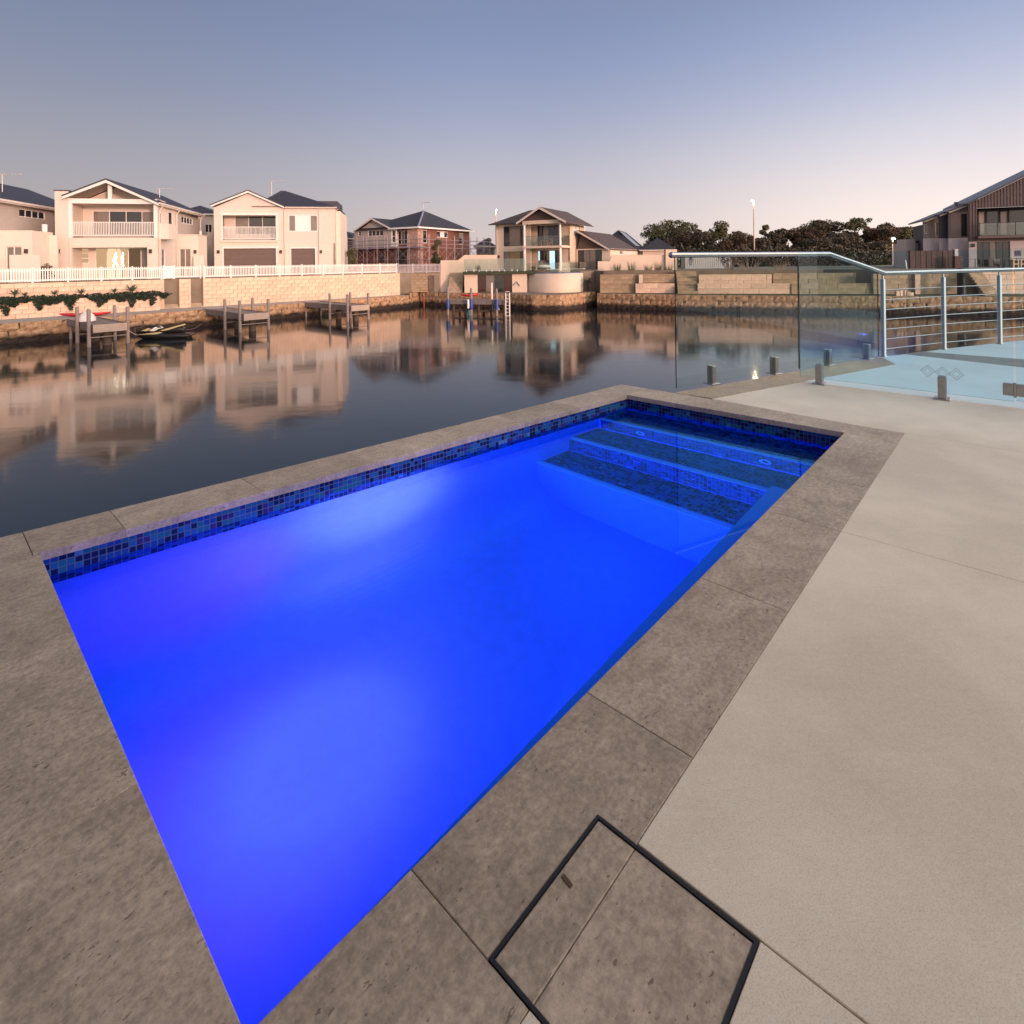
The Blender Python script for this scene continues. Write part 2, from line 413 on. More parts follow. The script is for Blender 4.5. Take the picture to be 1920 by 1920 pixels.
M_SATIN = mat('satin_stainless', (.42, .41, .40), .38, metal=1.0, var=.15, scale=25)

def glass_mat(name, tint, rough=0.0, extra=0.0):
    m = bpy.data.materials.new(name); m.use_nodes = True; MATS[name] = m
    t = m.node_tree; t.nodes.remove(t.nodes['Principled BSDF'])
    lw = N(t, 'ShaderNodeLayerWeight'); lw.inputs[0].default_value = .5
    p5 = N(t, 'ShaderNodeMath', operation='POWER'); p5.inputs[1].default_value = 5; t.links.new(lw.outputs['Facing'], p5.inputs[0])
    ma = N(t, 'ShaderNodeMath', operation='MULTIPLY_ADD'); ma.inputs[1].default_value = .96 - extra; ma.inputs[2].default_value = .04 + extra
    t.links.new(p5.outputs[0], ma.inputs[0])
    tr = N(t, 'ShaderNodeBsdfTransparent'); tr.inputs[0].default_value = (*tint, 1)
    gs = N(t, 'ShaderNodeBsdfGlossy'); gs.inputs['Roughness'].default_value = rough; gs.inputs[0].default_value = (1, 1, 1, 1)
    mx_ = N(t, 'ShaderNodeMixShader'); t.links.new(ma.outputs[0], mx_.inputs[0]); t.links.new(tr.outputs[0], mx_.inputs[1]); t.links.new(gs.outputs[0], mx_.inputs[2])
    t.links.new(mx_.outputs[0], t.nodes['Material Output'].inputs[0])
    return m
M_GLASS = glass_mat('toughened_glass', (.90, .965, .955))
M_GLASSBLUE = glass_mat('blue_tinted_glass', (.86, .97, 1.0))
M_EDGE = mat('glass_edge', (.01, .03, .028), .15)

# ------------------------------------------------------------------ ground under the terrace, held by the near sea wall
gb = MB()
capA = G(1262, 737); canal = [G(1262, 736), G(1380, 717), G(1650, 668.5), G(1770, 653), G(1920, 637)]
GT = -.0055
gb.prism(LP((3.843, V0 - .004), (4.10, V0 - .004), (4.10, -10.5), (-7.5, -10.5), (-7.5, V0 - .004)), -4.7, GT)
gb.prism(LP((-3.2, V0 - .0035), (-.034, V0 - .0035), (-.012, 2.06), (-.16, 2.06), (-.16, 2.33), (-3.2, 2.70)), -4.7, GT)
far_edge = [(p.x, p.y) for p in canal]
gb.prism([L(4.13, 1.40)] + far_edge + [(12.5, 9.6), L(19.5, -10.5), L(4.1005, -10.5), L(4.1005, V0), L(3.866, V0), L(3.88, 1.40)], -4.7, GT - .0005)
gb.build('ground', M_BASE, kind='structure')
# sea wall strip between the pool and the canal
MB().prism([L(-3.2, 2.70), L(-.161, 2.33), L(-.161, 2.21), L(3.9, 1.76), L(3.9, 1.405), L(4.129, 1.405), L(4.129, 1.85)], -4.7, -.008).build('sea_wall', mat('sea_wall_concrete', (.3, .26, .21), .9, var=.4, scale=2), kind='structure')

# ------------------------------------------------------------------ deck slabs
deck = ob('deck', None, kind='structure')
J = .0025; LID = (.296, .617, -.553, -.230)     # u0 u1 v0 v1 of the lid opening
def slab(pts, name='deck_slab', m=M_DECK, z1=0.0, par=deck, b=.0015):
    return MB().slab(pts, z1 - .07, z1, b).build(name, m, par)
slab(LP((-3.2, -.3205), (LID[0] - .001, -.3205), (LID[0] - .001, LID[2] - .001), (.620, LID[2] - .001), (.620, -9), (-3.2, -9)))
slab(LP((.620 + J, -.3205), (2.306, -.3205), (2.306, -9), (.620 + J, -9)))
slab(LP((2.306 + J, -.3205), (4.0605, -.3205), (4.0605, -9), (2.306 + J, -9)))
k1 = loc2(G(1333, 748)); k2 = loc2(G(1680, 683))
fe = 5.30
def capv(u): return k1[1] + (k2[1] - k1[1]) * (u - k1[0]) / (k2[0] - k1[0])
slab(LP((4.0635, -.3205), (4.0635, EV), (4.149, 1.0), (4.150, capv(4.15)), (fe + .02, capv(fe + .02)), (fe + .02, -9), (4.0635, -9)))
e1 = loc2(G(1657, 669)); e2 = loc2(G(1770, 654)); e3 = loc2(G(1920, 637.5)); g1 = loc2(G(1720, 660)); g2 = loc2(G(1920, 690)); g3 = loc2(G(1920, 671)); g0 = loc2(G(1690, 663.5))
slab(LP((fe + .02 + J, capv(fe + .02)), (k2[0], k2[1]), (e1[0] - .02, e1[1] + .02), (e1[0] + .35, e1[1] - .16), (7.36, -1.2), (7.36, -9), (fe + .02 + J, -9)), 'deck_slab', M_BLUELIGHT)
slab(LP((e1[0] + .355, e1[1] - .162), (e1[0] + .70, e1[1] - .325), (8.06, -1.2), (8.06, -9), (7.365, -9), (7.365, -1.2)), 'deck_slab', M_DECKGREY)
slab(LP((e1[0] + .705, e1[1] - .327), (e2[0], e2[1]), (e3[0], e3[1]), (11.5, -1.9), (11.5, -9), (8.065, -9), (8.065, -1.2)), 'deck_slab', M_BLUELIGHT)
# tan capping stones along the canal edge
def wl(px, py): return loc2(G(px, py))
cuts_o = [wl(1263, 737), wl(1380, 717.3), wl(1470, 701), wl(1560, 684.6), wl(1650, 669)]
cuts_i = [(4.152, capv(4.152)), (4.80, capv(4.80)), (5.45, capv(5.45)), (6.1, capv(6.1)), (k2[0], k2[1])]
seawall = ob('canal_edge', None, kind='structure')
for i in range(4):
    a, b_ = cuts_o[i], cuts_o[i + 1]; c_, d_ = cuts_i[i], cuts_i[i + 1]
    du = .003
    slab(LP((a[0] + du, a[1]), (b_[0] - du, b_[1]), (d_[0] - du, d_[1] + .004), (c_[0] + du, c_[1] + .004)), 'capping_stone', M_TRAVTAN, 0.004, seawall)

# ------------------------------------------------------------------ swimming pool
pool = thing('swimming_pool', 'rectangular plunge pool glowing blue, edged in grey travertine with mosaic waterline tiles', 'pool')
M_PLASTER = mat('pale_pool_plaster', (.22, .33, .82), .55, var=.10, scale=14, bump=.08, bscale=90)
def inset(poly, d):
    n = len(poly); r_ = []
    for i in range(n):
        p0 = Vector(poly[i - 1]); p1 = Vector(poly[i]); p2 = Vector(poly[(i + 1) % n])
        d1 = (p1 - p0).normalized(); d2 = (p2 - p1).normalized()
        n1 = Vector((-d1.y, d1.x)); n2 = Vector((-d2.y, d2.x)); h = n1 + n2
        r_.append(tuple(p1 + h / h.dot(n1) * d))
    return r_
base = [B, C, D, A]
CR = .34
rings = [(0, -.03)] + [(CR * (1 - math.cos(k * math.pi / 28)), FZ + CR * (1 - math.sin(k * math.pi / 28))) for k in range(15)]
sh = MB(); vs = []
for d_, z in rings: vs += [(*L(*q), z) for q in inset(base, d_)]
fs = []
for i in range(len(rings) - 1):
    for j in range(4): fs.append((i * 4 + (j + 1) % 4, i * 4 + 4 + (j + 1) % 4, i * 4 + 4 + j, i * 4 + j))
fs.append(tuple(len(vs) - 4 + j for j in range(4)))
sh.add(vs, fs, 0, False)
ovs = [(*L(*q), z) for z in (-.03, -1.45) for q in inset(base, -.13)]      # outer skin of the shell
sh.add(ovs, [(j, (j + 1) % 4, 4 + (j + 1) % 4, 4 + j) for j in range(4)] + [(7, 6, 5, 4)], 0)
sh.build('shell', M_PLASTER, pool)
T1, T2, T3 = -.205, -.445, -.70
def lpr(mb, pts, z0, z1, mi=0): return mb.prism(LP(*pts), z0, z1, mi)
NOSE = .045
d1, d2, d3 = 3.85 - .375, 3.85 - .725, 3.85 - 1.075
def stair(ua, ub, z, name):
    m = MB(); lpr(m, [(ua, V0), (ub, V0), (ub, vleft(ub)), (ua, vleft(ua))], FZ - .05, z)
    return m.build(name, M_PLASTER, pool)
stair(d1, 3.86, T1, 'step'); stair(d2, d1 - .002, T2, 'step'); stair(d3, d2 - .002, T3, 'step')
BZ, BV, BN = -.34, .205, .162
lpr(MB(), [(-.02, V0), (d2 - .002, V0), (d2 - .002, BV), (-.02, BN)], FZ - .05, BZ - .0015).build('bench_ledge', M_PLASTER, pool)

TM = [mat('mosaic_navy', (.006, .012, .075), .3, spec=.12), mat('mosaic_blue', (.010, .058, .29), .3, spec=.12), mat('mosaic_mid_blue', (.015, .10, .35), .3, spec=.12),
      mat('mosaic_teal', (.012, .12, .24), .3, spec=.12), mat('mosaic_indigo', (.035, .022, .17), .3, spec=.12), mat('mosaic_pale_blue', (.06, .2, .46), .3, spec=.15)]
TW = [30, 26, 16, 16, 12, 2]
def pick(r_): return r_.choices(range(6), TW)[0]
rt = random.Random(3)
PT = .0268; TS = .0238; TT = .0022
big = MB(); near_tiles = []
def tiles(org, e1_, e2_, nrm, n1, n2, lim=None, keep=None):
    g0 = org + nrm * .0007; big.add([g0, g0 + e1_ * (PT * n1), g0 + e1_ * (PT * n1) + e2_ * (PT * n2), g0 + e2_ * (PT * n2)], [(0, 1, 2, 3)], 6)
    """grid of small glass tiles; e1_, e2_ unit vectors on the surface, nrm outward"""
    for j in range(n2):
        for i in range(n1):
            c0 = org + e1_ * (PT * (i + .5)) + e2_ * (PT * (j + .5))
            if lim and not lim(c0): continue
            k = pick(rt)
            if rt.random() < .18 and i: k = last
            last = k
            if keep and keep(i, j): near_tiles.append((c0, k)); continue
            h = TS / 2; a = e1_ * h; b_ = e2_ * h; t_ = nrm * TT
            c1 = c0 + nrm * -.001
            v = [c1 - a - b_, c1 + a - b_, c1 + a + b_, c1 - a + b_]
            v += [q + t_ + nrm * .001 for q in (c0 - a * .93 - b_ * .93, c0 + a * .93 - b_ * .93, c0 + a * .93 + b_ * .93, c0 - a * .93 + b_ * .93)]
            big.add(v, [(4, 5, 6, 7), (0, 1, 5, 4), (1, 2, 6, 5), (2, 3, 7, 6), (3, 0, 4, 7)], k)
zv = Vector((0, 0, 1))
pA, pD, pC = L3(*A, 0), L3(*D, 0), L3(*C, 0)
eAD = (pD - pA).normalized(); nAD = Vector((eAD.y, -eAD.x, 0))
nl = int((pD - pA).length / PT)
TOPZ = -.036
tiles(pA + zv * TOPZ, eAD, -zv, nAD, nl, 6, keep=lambda i, j: j < 3 and i < 100)
eDC = (pC - pD).normalized(); nDC = Vector((-UX.x, -UX.y, 0)); nf = int((pC - pD).length / PT)
tiles(pD + zv * TOPZ, eDC, -zv, nDC, nf, 6)
uu = Vector((UX.x, UX.y, 0)); vv = Vector((VX.x, VX.y, 0))
def tread(ua, ub, z):
    n_v = int((vleft(ua) + .01) / PT)
    tiles(L3(ub, V0, z), vv, -uu, zv, n_v + 1, int((ub - ua - NOSE) / PT), lim=lambda c_: loc2(c_)[1] < vleft(loc2(c_)[0]) - .012)
tread(d1, 3.845, T1); tread(d2, d1, T2); tread(d3, d2, T3)
def riser(u, zt, zb, v0=V0):
    tiles(L3(u, v0, zt - .004), vv, -zv, -uu, int((vleft(u) - v0) / PT), int((zt - zb - .004) / PT))
riser(d1, T1, T2); riser(d2 , T2, T3, BV)
tiles(L3(-.02, V0, BZ), uu, vv, zv, int(d2 / PT), 6)
eBC = uu
tiles(L3(-.028, V0, TOPZ), uu, -zv, vv, int(3.86 / PT), 6)
eAB = (L3(*B, 0) - pA).normalized()
tiles(L3(-.028, V0, TOPZ), -eAB, -zv, -Vector((eAB.y, -eAB.x, 0)), int(2.06 / PT), 6)
o = big.build('mosaic_tiling', TM + [mat('blue_grey_grout', (.10, .14, .24), .8)], pool); o['kind'] = 'stuff'
# the nearest waterline tiles, one by one
tm = []
rotT = math.atan2(eAD.y, eAD.x)
for k in range(6):
    m = MB(); h = TS / 2
    v = [(-h, .001, -h), (h, .001, -h), (h, .001, h), (-h, .001, h)] + [(a * .93, -TT, b_ * .93) for a, b_ in ((-h, -h), (h, -h), (h, h), (-h, h))]
    m.add(v, [(4, 5, 6, 7), (0, 1, 5, 4), (1, 2, 6, 5), (2, 3, 7, 6), (3, 0, 4, 7)])
    tm.append(m.mesh('mosaic_tile', TM[k]))
for c0, k in near_tiles: ob('mosaic_tile', tm[k], pool, c0, rotT)
# pale nosing strips on the step edges and along the bench
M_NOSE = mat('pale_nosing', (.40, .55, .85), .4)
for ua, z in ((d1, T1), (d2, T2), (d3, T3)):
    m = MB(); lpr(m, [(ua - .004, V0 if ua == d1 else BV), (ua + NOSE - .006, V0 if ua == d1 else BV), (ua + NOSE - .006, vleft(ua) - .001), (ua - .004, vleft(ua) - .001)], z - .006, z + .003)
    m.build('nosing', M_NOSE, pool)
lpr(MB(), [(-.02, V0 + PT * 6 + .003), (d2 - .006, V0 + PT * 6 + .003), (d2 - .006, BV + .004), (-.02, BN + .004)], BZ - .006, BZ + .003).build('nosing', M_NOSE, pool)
# two round return fittings in the top riser
for px, py, vv_ in ((1203, 817, 1.28), (1448, 878, .36)):
    m = MB(); m.lathe([(.020, 0), (.038, 0), (.041, .004), (.038, .011), (.024, .012), (.020, .005)], n=20, axis='y')
    m.turn(lambda p: Vector((p.x, -p.y, p.z)))
    MB().lathe([(.0005, 0), (.0215, 0), (.0215, .004)], n=16, axis='y').turn(lambda p: Vector((p.x, -p.y - .002, p.z))).build('fitting_eye', TM[0], pool, L3(d1 - .004, vv_, T1 - .115), PA - R(90))
    f = m.build('return_fitting', mat('white_plastic', (.8, .8, .8), .35), pool, L3(d1 - .004, vv_, T1 - .115), PA - R(90))
# coping stones
cop = ob
def cstone(pts): return MB().slab(LP(*pts), -.036, .0, .0015).build('coping_stone', M_TRAV, pool)
OV = .018; EV = V0 + OV; RJ = [-.16, .295, .875, 1.59, 2.306, 2.895, 3.486, 4.061]
g_ = .0007
for i in range(len(RJ) - 1):
    a, b_ = RJ[i] + g_, RJ[i + 1] - g_
    if abs(RJ[i] - .295) < .01:
        cstone([(a, EV), (b_, EV), (b_, -.319), (LID[1] + .001, -.319), (LID[1] + .001, LID[3] + .001), (a, LID[3] + .001)])
    elif i == 0:
        cstone([(a, EV), (b_, EV), (b_, LID[3]), (LID[0] - .0015, -.319), (a, -.319)])
    elif i == len(RJ) - 2:
        cstone([(a, EV), (3.843 - OV, EV), (b_, EV + .0), (b_, -.319), (a, -.319)])
    else:
        cstone([(a, EV), (b_, EV), (b_, -.319), (a, -.319)])
FJ = [EV + .001, .58, 1.17, 1.60]
def fo(v): return 4.056 + .088 * min(1, max(0, (v + .014) / 1.0))
for i in range(3):
    a, b_ = FJ[i] + g_, FJ[i + 1] - g_
    cstone([(3.843 - OV + .002, a), (3.845 - OV + .002, b_), (fo(b_), b_), (fo(a), a)])
def vin(u): return vleft(u) - OV
def vout(u): return 2.338 + (1.863 - 2.338) * (u + .078) / (4.105 + .078)
LJ = [-.006, .30, .875, 1.465, 2.055, 2.645, 3.235, 3.80]
for i in range(len(LJ) - 1):
    a, b_ = LJ[i] + g_, LJ[i + 1] - g_
    cstone([(a, vin(a)), (b_, vin(b_)), (b_, vout(b_)), (a, vout(a))])
cstone([(3.80 + g_, vin(3.8)), (3.825, vin(3.825)), (3.825, 1.60 + g_), (4.146, 1.60 + g_), (4.146, vout(4.146)), (3.80 + g_, vout(3.8))])
# paving at the near end of the pool
pav = ob('paving', None, kind='structure')
def pstone(pts): return MB().slab(LP(*pts), -.036, .0, .0015).build('paving_stone', M_TRAV, pav)
NJ = [EV, .574, 1.30, 2.02]
def aedge(v): return -.028 + .024 * (v - V0) / 2.1 + OV
for i in range(3):
    a, b_ = NJ[i] + g_, NJ[i + 1] - g_
    pstone([(aedge(a), a), (aedge(b_), b_), (-.42, b_), (-.42, a)] if i else [(aedge(a), a), (aedge(b_), b_), (-.42, b_), (-.42, -.319), (-.164, -.319), (-.164, a)])
pstone([(-.008, 2.02 + g_), (-.008, vout(-.008)), (-.42, vout(-.42)), (-.42, 2.02 + g_)])
v0 = -.319; r_ = random.Random(5)
for row in range(4):
    ua, ub = -.424 - row * .60, -.424 - (row + 1) * .60 + .004
    vj = -.319
    step = [.35, .62, .60, .64, .6, .5] if row % 2 else [.66, .62, .63, .6, .6]
    for st in step:
        vb = min(vj + st, vout(ub) - .001)
        last_ = vb > vout(ub) - .01
        if vb - vj > .05: pstone([(ua, vj), (ua, vout(ua) - .001 if last_ else vb - .0025), (ub, vout(ub) - .001 if last_ else vb - .0025), (ub, vj)])
        vj = vb
# skimmer lid: black tray edge with two stone pieces
lid = thing('skimmer_lid', 'square travertine skimmer lid with thin black rim set into the deck', 'lid')
u0, u1, v0, v1 = LID
m = MB()
RM = .006
for a in ([(u0, v0), (u1, v0), (u1, v0 + RM), (u0, v0 + RM)], [(u0, v1 - RM), (u1, v1 - RM), (u1, v1), (u0, v1)], [(u0, v0 + RM), (u0 + RM, v0 + RM), (u0 + RM, v1 - RM), (u0, v1 - RM)], [(u1 - RM, v0 + RM), (u1, v0 + RM), (u1, v1 - RM), (u1 - RM, v1 - RM)]):
    lpr(m, a, -.06, .0015)
m.build('rim', M_BLACK, lid)
for va, vb, nm in ((v0 + RM + .0004, -.3215, 'wide_insert'), (-.3200, v1 - RM - .0004, 'narrow_insert')):
    MB().slab(LP((u0 + RM + .0004, va), (u1 - RM - .0004, va), (u1 - RM - .0004, vb), (u0 + RM + .0004, vb)), -.05, -.0012, .002).build(nm, M_TRAV, lid)
m = MB(); lpr(m, [(.47, -.268), (.474, -.244), (.482, -.2445), (.478, -.2685)], -.004, .0006); m.build('finger_notch', mat('rust_notch', (.10, .055, .03), .7), lid)

# pool water
wm = bpy.data.materials.new('pool_water'); wm.use_nodes = True; t = wm.node_tree; t.nodes.remove(t.nodes['Principled BSDF'])
gl_ = N(t, 'ShaderNodeBsdfGlass'); gl_.inputs['IOR'].default_value = 1.333; gl_.inputs['Roughness'].default_value = 0.0; gl_.inputs[0].default_value = (.19, .60, 1, 1)
t.links.new(gl_.outputs[0], t.nodes['Material Output'].inputs[0])
nz = N(t, 'ShaderNodeTexNoise'); nz.inputs['Scale'].default_value = 2.2; nz.inputs['Detail'].default_value = 2
g4 = N(t, 'ShaderNodeNewGeometry'); t.links.new(g4.outputs['Position'], nz.inputs['Vector'])
bp = N(t, 'ShaderNodeBump'); bp.inputs['Strength'].default_value = .05; bp.inputs['Distance'].default_value = .01
t.links.new(nz.outputs[0], bp.inputs['Height']); t.links.new(bp.outputs[0], gl_.inputs['Normal'])
MB().add([L3(*q, WZ) for q in (B, C, D, A)], [(0, 1, 2, 3)]).build('pool_water', wm, kind='structure')

# underwater lights: round fittings in the face of the bench, each with its lamp
M_LENS = emit('blue_led_lens', (.16, .22, 1.0), 110)
def pool_light(pos, aim, lamps):
    d_ = (aim - pos).normalized()
    f = MB().lathe([(.0005, .0), (.075, 0), (.082, .006), (.080, .016), (.066, .019)], n=24).build('pool_light', mat('light_bezel', (.6, .6, .62), .3), pool, pos)
    nrm = lamps['n']; f.rotation_euler = nrm.to_track_quat('Z', 'Y').to_euler()
    MB().lathe([(.0005, .0), (.062, 0), (.055, .006), (.03, .011), (.0005, .013)], n=20).build('lens', M_LENS, f, (0, 0, .0185))
    for nm, col_, en, size, blend, dv, rad in lamps['l']:
        q = bpy.data.lights.new(nm, 'SPOT'); q.energy = en; q.color = col_; q.spot_size = R(size); q.spot_blend = blend; q.shadow_soft_size = rad
        lo = bpy.data.objects.new(nm, q); COL.objects.link(lo); lo.location = pos + nrm * .045
        lo.rotation_euler = (pos + nrm * .045 - (aim + dv)).to_track_quat('Z', 'Y').to_euler()
PLE = 1.0
Z3 = Vector((0, 0, 0))
BLUE, PALE, PURP = (.0, .125, 1.0), (1.0, .34, .60), (1.0, .0, .8)

# unseen walls added to shade the terrace, behind the pool and along the deck
M_SHADEWALL = mat('added_wall_render', (.30, .26, .22), .9, var=.1, scale=2)
for lab, pw, h_ in (('tall unseen wall added for shade behind the near end of the pool', ((-3.0, -2.2), (-2.8, -2.2), (-2.8, 2.45), (-3.0, 2.5)), 2.6), ('long unseen wall added to block the low sun along the deck', ((-7, -9.6), (18.8, -9.6), (18.8, -9.35), (-7, -9.35)), 2.7)):
    gw = thing('added_shade_wall', lab, 'wall'); MB().prism(LP(*pw), -.5, h_).build('wall', M_SHADEWALL, gw)
    c_ = Vector((sum(q[0] for q in pw) / 4, sum(q[1] for q in pw) / 4))
    MB().prism([L(*(Vector(q) + (Vector(q) - c_).normalized() * .05)) for q in pw], h_ + .002, h_ + .08).build('wall_cap', M_SHADEWALL, gw)

# unseen flat roof on posts, added to shade the near end of the terrace
pr = thing('added_shade_roof', 'unseen flat roof on square posts, added to shade the near end of the deck', 'roof')
MB().prism(LP((-5.2, -8.6), (.15, -8.6), (.15, 2.3), (-5.2, 2.6)), 2.72, 2.90).build('roof_slab', mat('added_roof_soffit', (.22, .19, .17), .9), pr)
for u_, v_ in ((-.1, -8.3), (-.1, -4.6), (-4.9, -8.3), (-4.9, 2.2)):
    MB().prism(LP((u_ - .06, v_ - .06), (u_ + .06, v_ - .06), (u_ + .06, v_ + .06), (u_ - .06, v_ + .06)), 0, 2.718).build('post', mat('added_roof_post', (.25, .22, .2), .6), pr)
w1 = L3(1.38, 1.92, -.46)
pool_light(L3(1.45, BN + (BV - BN) * 1.45 / d2 + .004, -.55), w1, dict(n=vv, l=[
    ('pool_lamp_wide', BLUE, 17, 178, .35, Z3, .06),
    ('pool_lamp_core', PALE, 70, 84, 1.0, Z3, .08), ('pool_lamp_core', PALE, 130, 60, 1.0, Z3, .08), ('pool_lamp_core', PALE, 250, 40, 1.0, L3(1.5, 1.92, -.40) - w1, .08),
    ('pool_lamp_violet', PURP, 240, 34, 1.0, L3(.60, 1.97, -.62) - w1, .08)]))
nE = Vector((UX.x, UX.y, 0))
a2 = L3(.69, 1.14, FZ)
pool_light(L3(-.012, 1.08, -.30), a2, dict(n=nE, l=[
    ('pool_lamp_wide', BLUE, 3.5, 178, .35, L3(3, 1.0, -.5) - a2, .06),
    ('pool_lamp_core', PALE, 34, 84, 1.0, Z3, .08), ('pool_lamp_core', PALE, 70, 58, 1.0, Z3, .08), ('pool_lamp_core', PALE, 170, 38, 1.0, Z3, .08),
    ('pool_lamp_violet', PURP, 84, 80, 1.0, L3(.36, 1.2, FZ) - a2, .08),
    ('pool_lamp_beam', (.02, .13, 1.0), 640, 50, .9, L3(3.4, .78, -.50) - a2, .04)]))

# ------------------------------------------------------------------ glass balustrade along the canal
def pane(par, P, Q, zb0, zt0, zb1, zt1, th=.012, m=M_GLASS, name='glass_panel', zmid=None):
    """upright sheet of glass from P to Q; zmid: extra top points (fraction, z)"""
    e = (Q - P); l_ = e.length; e = e / l_; n_ = Vector((-e.y, e.x, 0)) * th / 2
    tops = [(0, zt0)] + (zmid or []) + [(1, zt1)]
    pr = [(0, zb0)] + [(1, zb1)] + tops[::-1]
    v = []; k = len(pr)
    for s_ in (-1, 1):
        for f_, z in pr: v.append(Vector((P.x, P.y, 0)) + e * (l_ * f_) + n_ * s_ + Vector((0, 0, z)))
    mb = MB(); mb.add(v, [tuple(range(k)), tuple(range(2 * k - 1, k - 1, -1))], 0)
    mb.add(v, [((i + 1) % k, i, k + i, k + (i + 1) % k) for i in range(k)], 1)
    return mb.build(name, [m, M_EDGE], par)
def spigot(par, p, ang, h=.17, w_=.05):
    m = MB(); m.bbox(-w_ / 2, w_ / 2, -.036, -.0075, .012, h, .004); m.bbox(-w_ / 2, w_ / 2, .0075, .036, .012, h, .004)
    m.bbox(-w_ / 2, w_ / 2, -.0065, .0065, .012, .055, .001)
    m.bbox(-.055, .055, -.055, .055, 0, .012, .004)
    for s_ in (-1, 1): m.lathe([(.010, 0), (.010, .004), (.007, .006)], (0, s_ * .036, h * .62), 10, axis='y' )
    return m.build('spigot', M_SATIN, par, p, ang)
bal = thing('glass_balustrade', 'tall clear glass balustrade with sloping stainless top rail at the canal edge', 'balustrade')
p0 = G(1268, 731); p1 = G(1650, 669.5); cd = (p1 - p0); cl = cd.length; cd = cd / cl; ca = math.atan2(cd.y, cd.x)
def alongpx(px, py): q = G(px, py); return max(0, min(cl, (q - p0).dot(cd)))
s1 = alongpx(1500, 694); s2 = alongpx(1556, 684)
ZT = 1.17
pane(bal, p0, p0 + cd * (s1 - .006), .015, ZT, .015, ZT)
fm = (s2 - s1) / (cl - s1)
pane(bal, p0 + cd * (s1 + .006), p1 - cd * .03, .015, ZT, .015, .965, zmid=[(fm, ZT)])
for s_ in (alongpx(1342, 722), alongpx(1455, 702), alongpx(1545, 684), alongpx(1615, 672)):
    spigot(bal, p0 + cd * s_ + Vector((0, 0, .003)), ca)
posts = [G(1657, 668.5), G(1770, 655), G(1875, 645)]; posts.append(posts[2] + (posts[2] - posts[1])); posts.append(posts[3] + (posts[2] - posts[1]))
RZ = .968
def zz(p, z): return Vector((p.x, p.y, z))
railp = [zz(p0 - cd * .03, 1.195), zz(p0 + cd * (s2 - .01), 1.195), zz(p0 + cd * (s2 + .02), 1.188), zz(posts[0] - cd * .03, RZ + .012), zz(posts[0] + Vector((.02, .008, 0)), RZ)] + [zz(q, RZ) for q in posts[1:]]
m = MB(); m.tube(railp[:3] + railp[3:5], .0255, 14); m.build('top_rail', M_STEEL, bal)
rl = thing('wire_railing', 'stainless railing with round posts and horizontal wires beyond the glass', 'railing')
m = MB(); m.tube(railp[4:], .0255, 14); m.build('top_rail', M_STEEL, rl)
MB().lathe([(.0005, -.03), (.02, -.027), (.028, -.012), (.028, .0)], n=14, axis='x').build('end_cap', M_STEEL, bal, zz(p0 - cd * .03, 1.195), ca)
pm = MB(); pm.lathe([(.044, 0), (.044, .008), (.0255, .012), (.0255, .895), (.010, .900), (.010, RZ - .02)], n=18)
pmesh = pm.mesh('post', M_STEEL)
for q in posts: ob('post', pmesh, rl, q)
for k in range(7):
    z = .085 + k * .1145
    for a, b_ in zip(posts[:-1], posts[1:]):
        MB().tube([zz(a, z), zz(b_, z)], .0062, 8).build('wire', M_STEEL, rl)

# ------------------------------------------------------------------ frameless glass pool fence with its gate
fen = thing('glass_pool_fence', 'frameless pool fence panel of blue tinted glass on short steel spigots', 'fence')
fv0, fv1 = capv(fe) + .02, -.845
def FP(v, z=0): return L3(fe, v, z)
pane(fen, FP(fv0), FP(fv1), .05, 1.205, .05, 1.205, m=M_GLASSBLUE)
fa = math.atan2(-VX.y, -VX.x)
for v in (wl(1535, 721)[1], -.415): spigot(fen, FP(v), fa, .185, .055)
M_ETCH = mat('grey_etch', (.30, .36, .38), .6)
for k, (px, py) in enumerate(((1739.5, 695), (1767, 698.5), (1793, 701.5))):
    r = ray(px, py); e = Vector((UX.x, UX.y, 0)); t_ = (L3(fe, 0, 0) - Vector((0, 0, EYE))).dot(e) / r.dot(e)
    c0 = Vector((0, 0, EYE)) + r * t_ - e * .0075
    m = MB()
    for ro, ri in ((.049, .044), (.029, .025)):
        pts = [(ro, 0), (0, ro), (-ro, 0), (0, -ro)]; pin = [(ri, 0), (0, ri), (-ri, 0), (0, -ri)]
        v = [(a, 0, b_) for a, b_ in pts + pin]
        m.add(v, [(i, (i + 1) % 4, 4 + (i + 1) % 4, 4 + i) for i in range(4)])
    m.build('diamond_marker', M_ETCH, fen, c0, fa)
gate = thing('glass_pool_gate', 'blue tinted glass pool gate on steel hinges at the right edge', 'gate')
pane(gate, FP(fv1 - .012), FP(fv1 - .92), .06, 1.205, .06, 1.205, m=M_GLASSBLUE)
for z in (.14, 1.02):
    if z > 1:
        MB().bbox(-.02, .02, -.014, .014, -.02, .02, .004).build('latch', M_SATIN, gate, FP(fv1 - .03, 1.17), fa); continue
    for s_, par in ((-1, gate), (1, fen)):
        m = MB(); m.bbox(-.033, .033, -.018, .018, -.045, .045, .004)
        m.build('hinge_plate', M_SATIN, par, FP(fv1 - .006 + s_ * .036, z), fa)
    MB().lathe([(.009, -.055), (.009, .055)], n=10).build('hinge_pin', M_SATIN, gate, FP(fv1 - .006, z) - Vector((UX.x, UX.y, 0)) * .022)
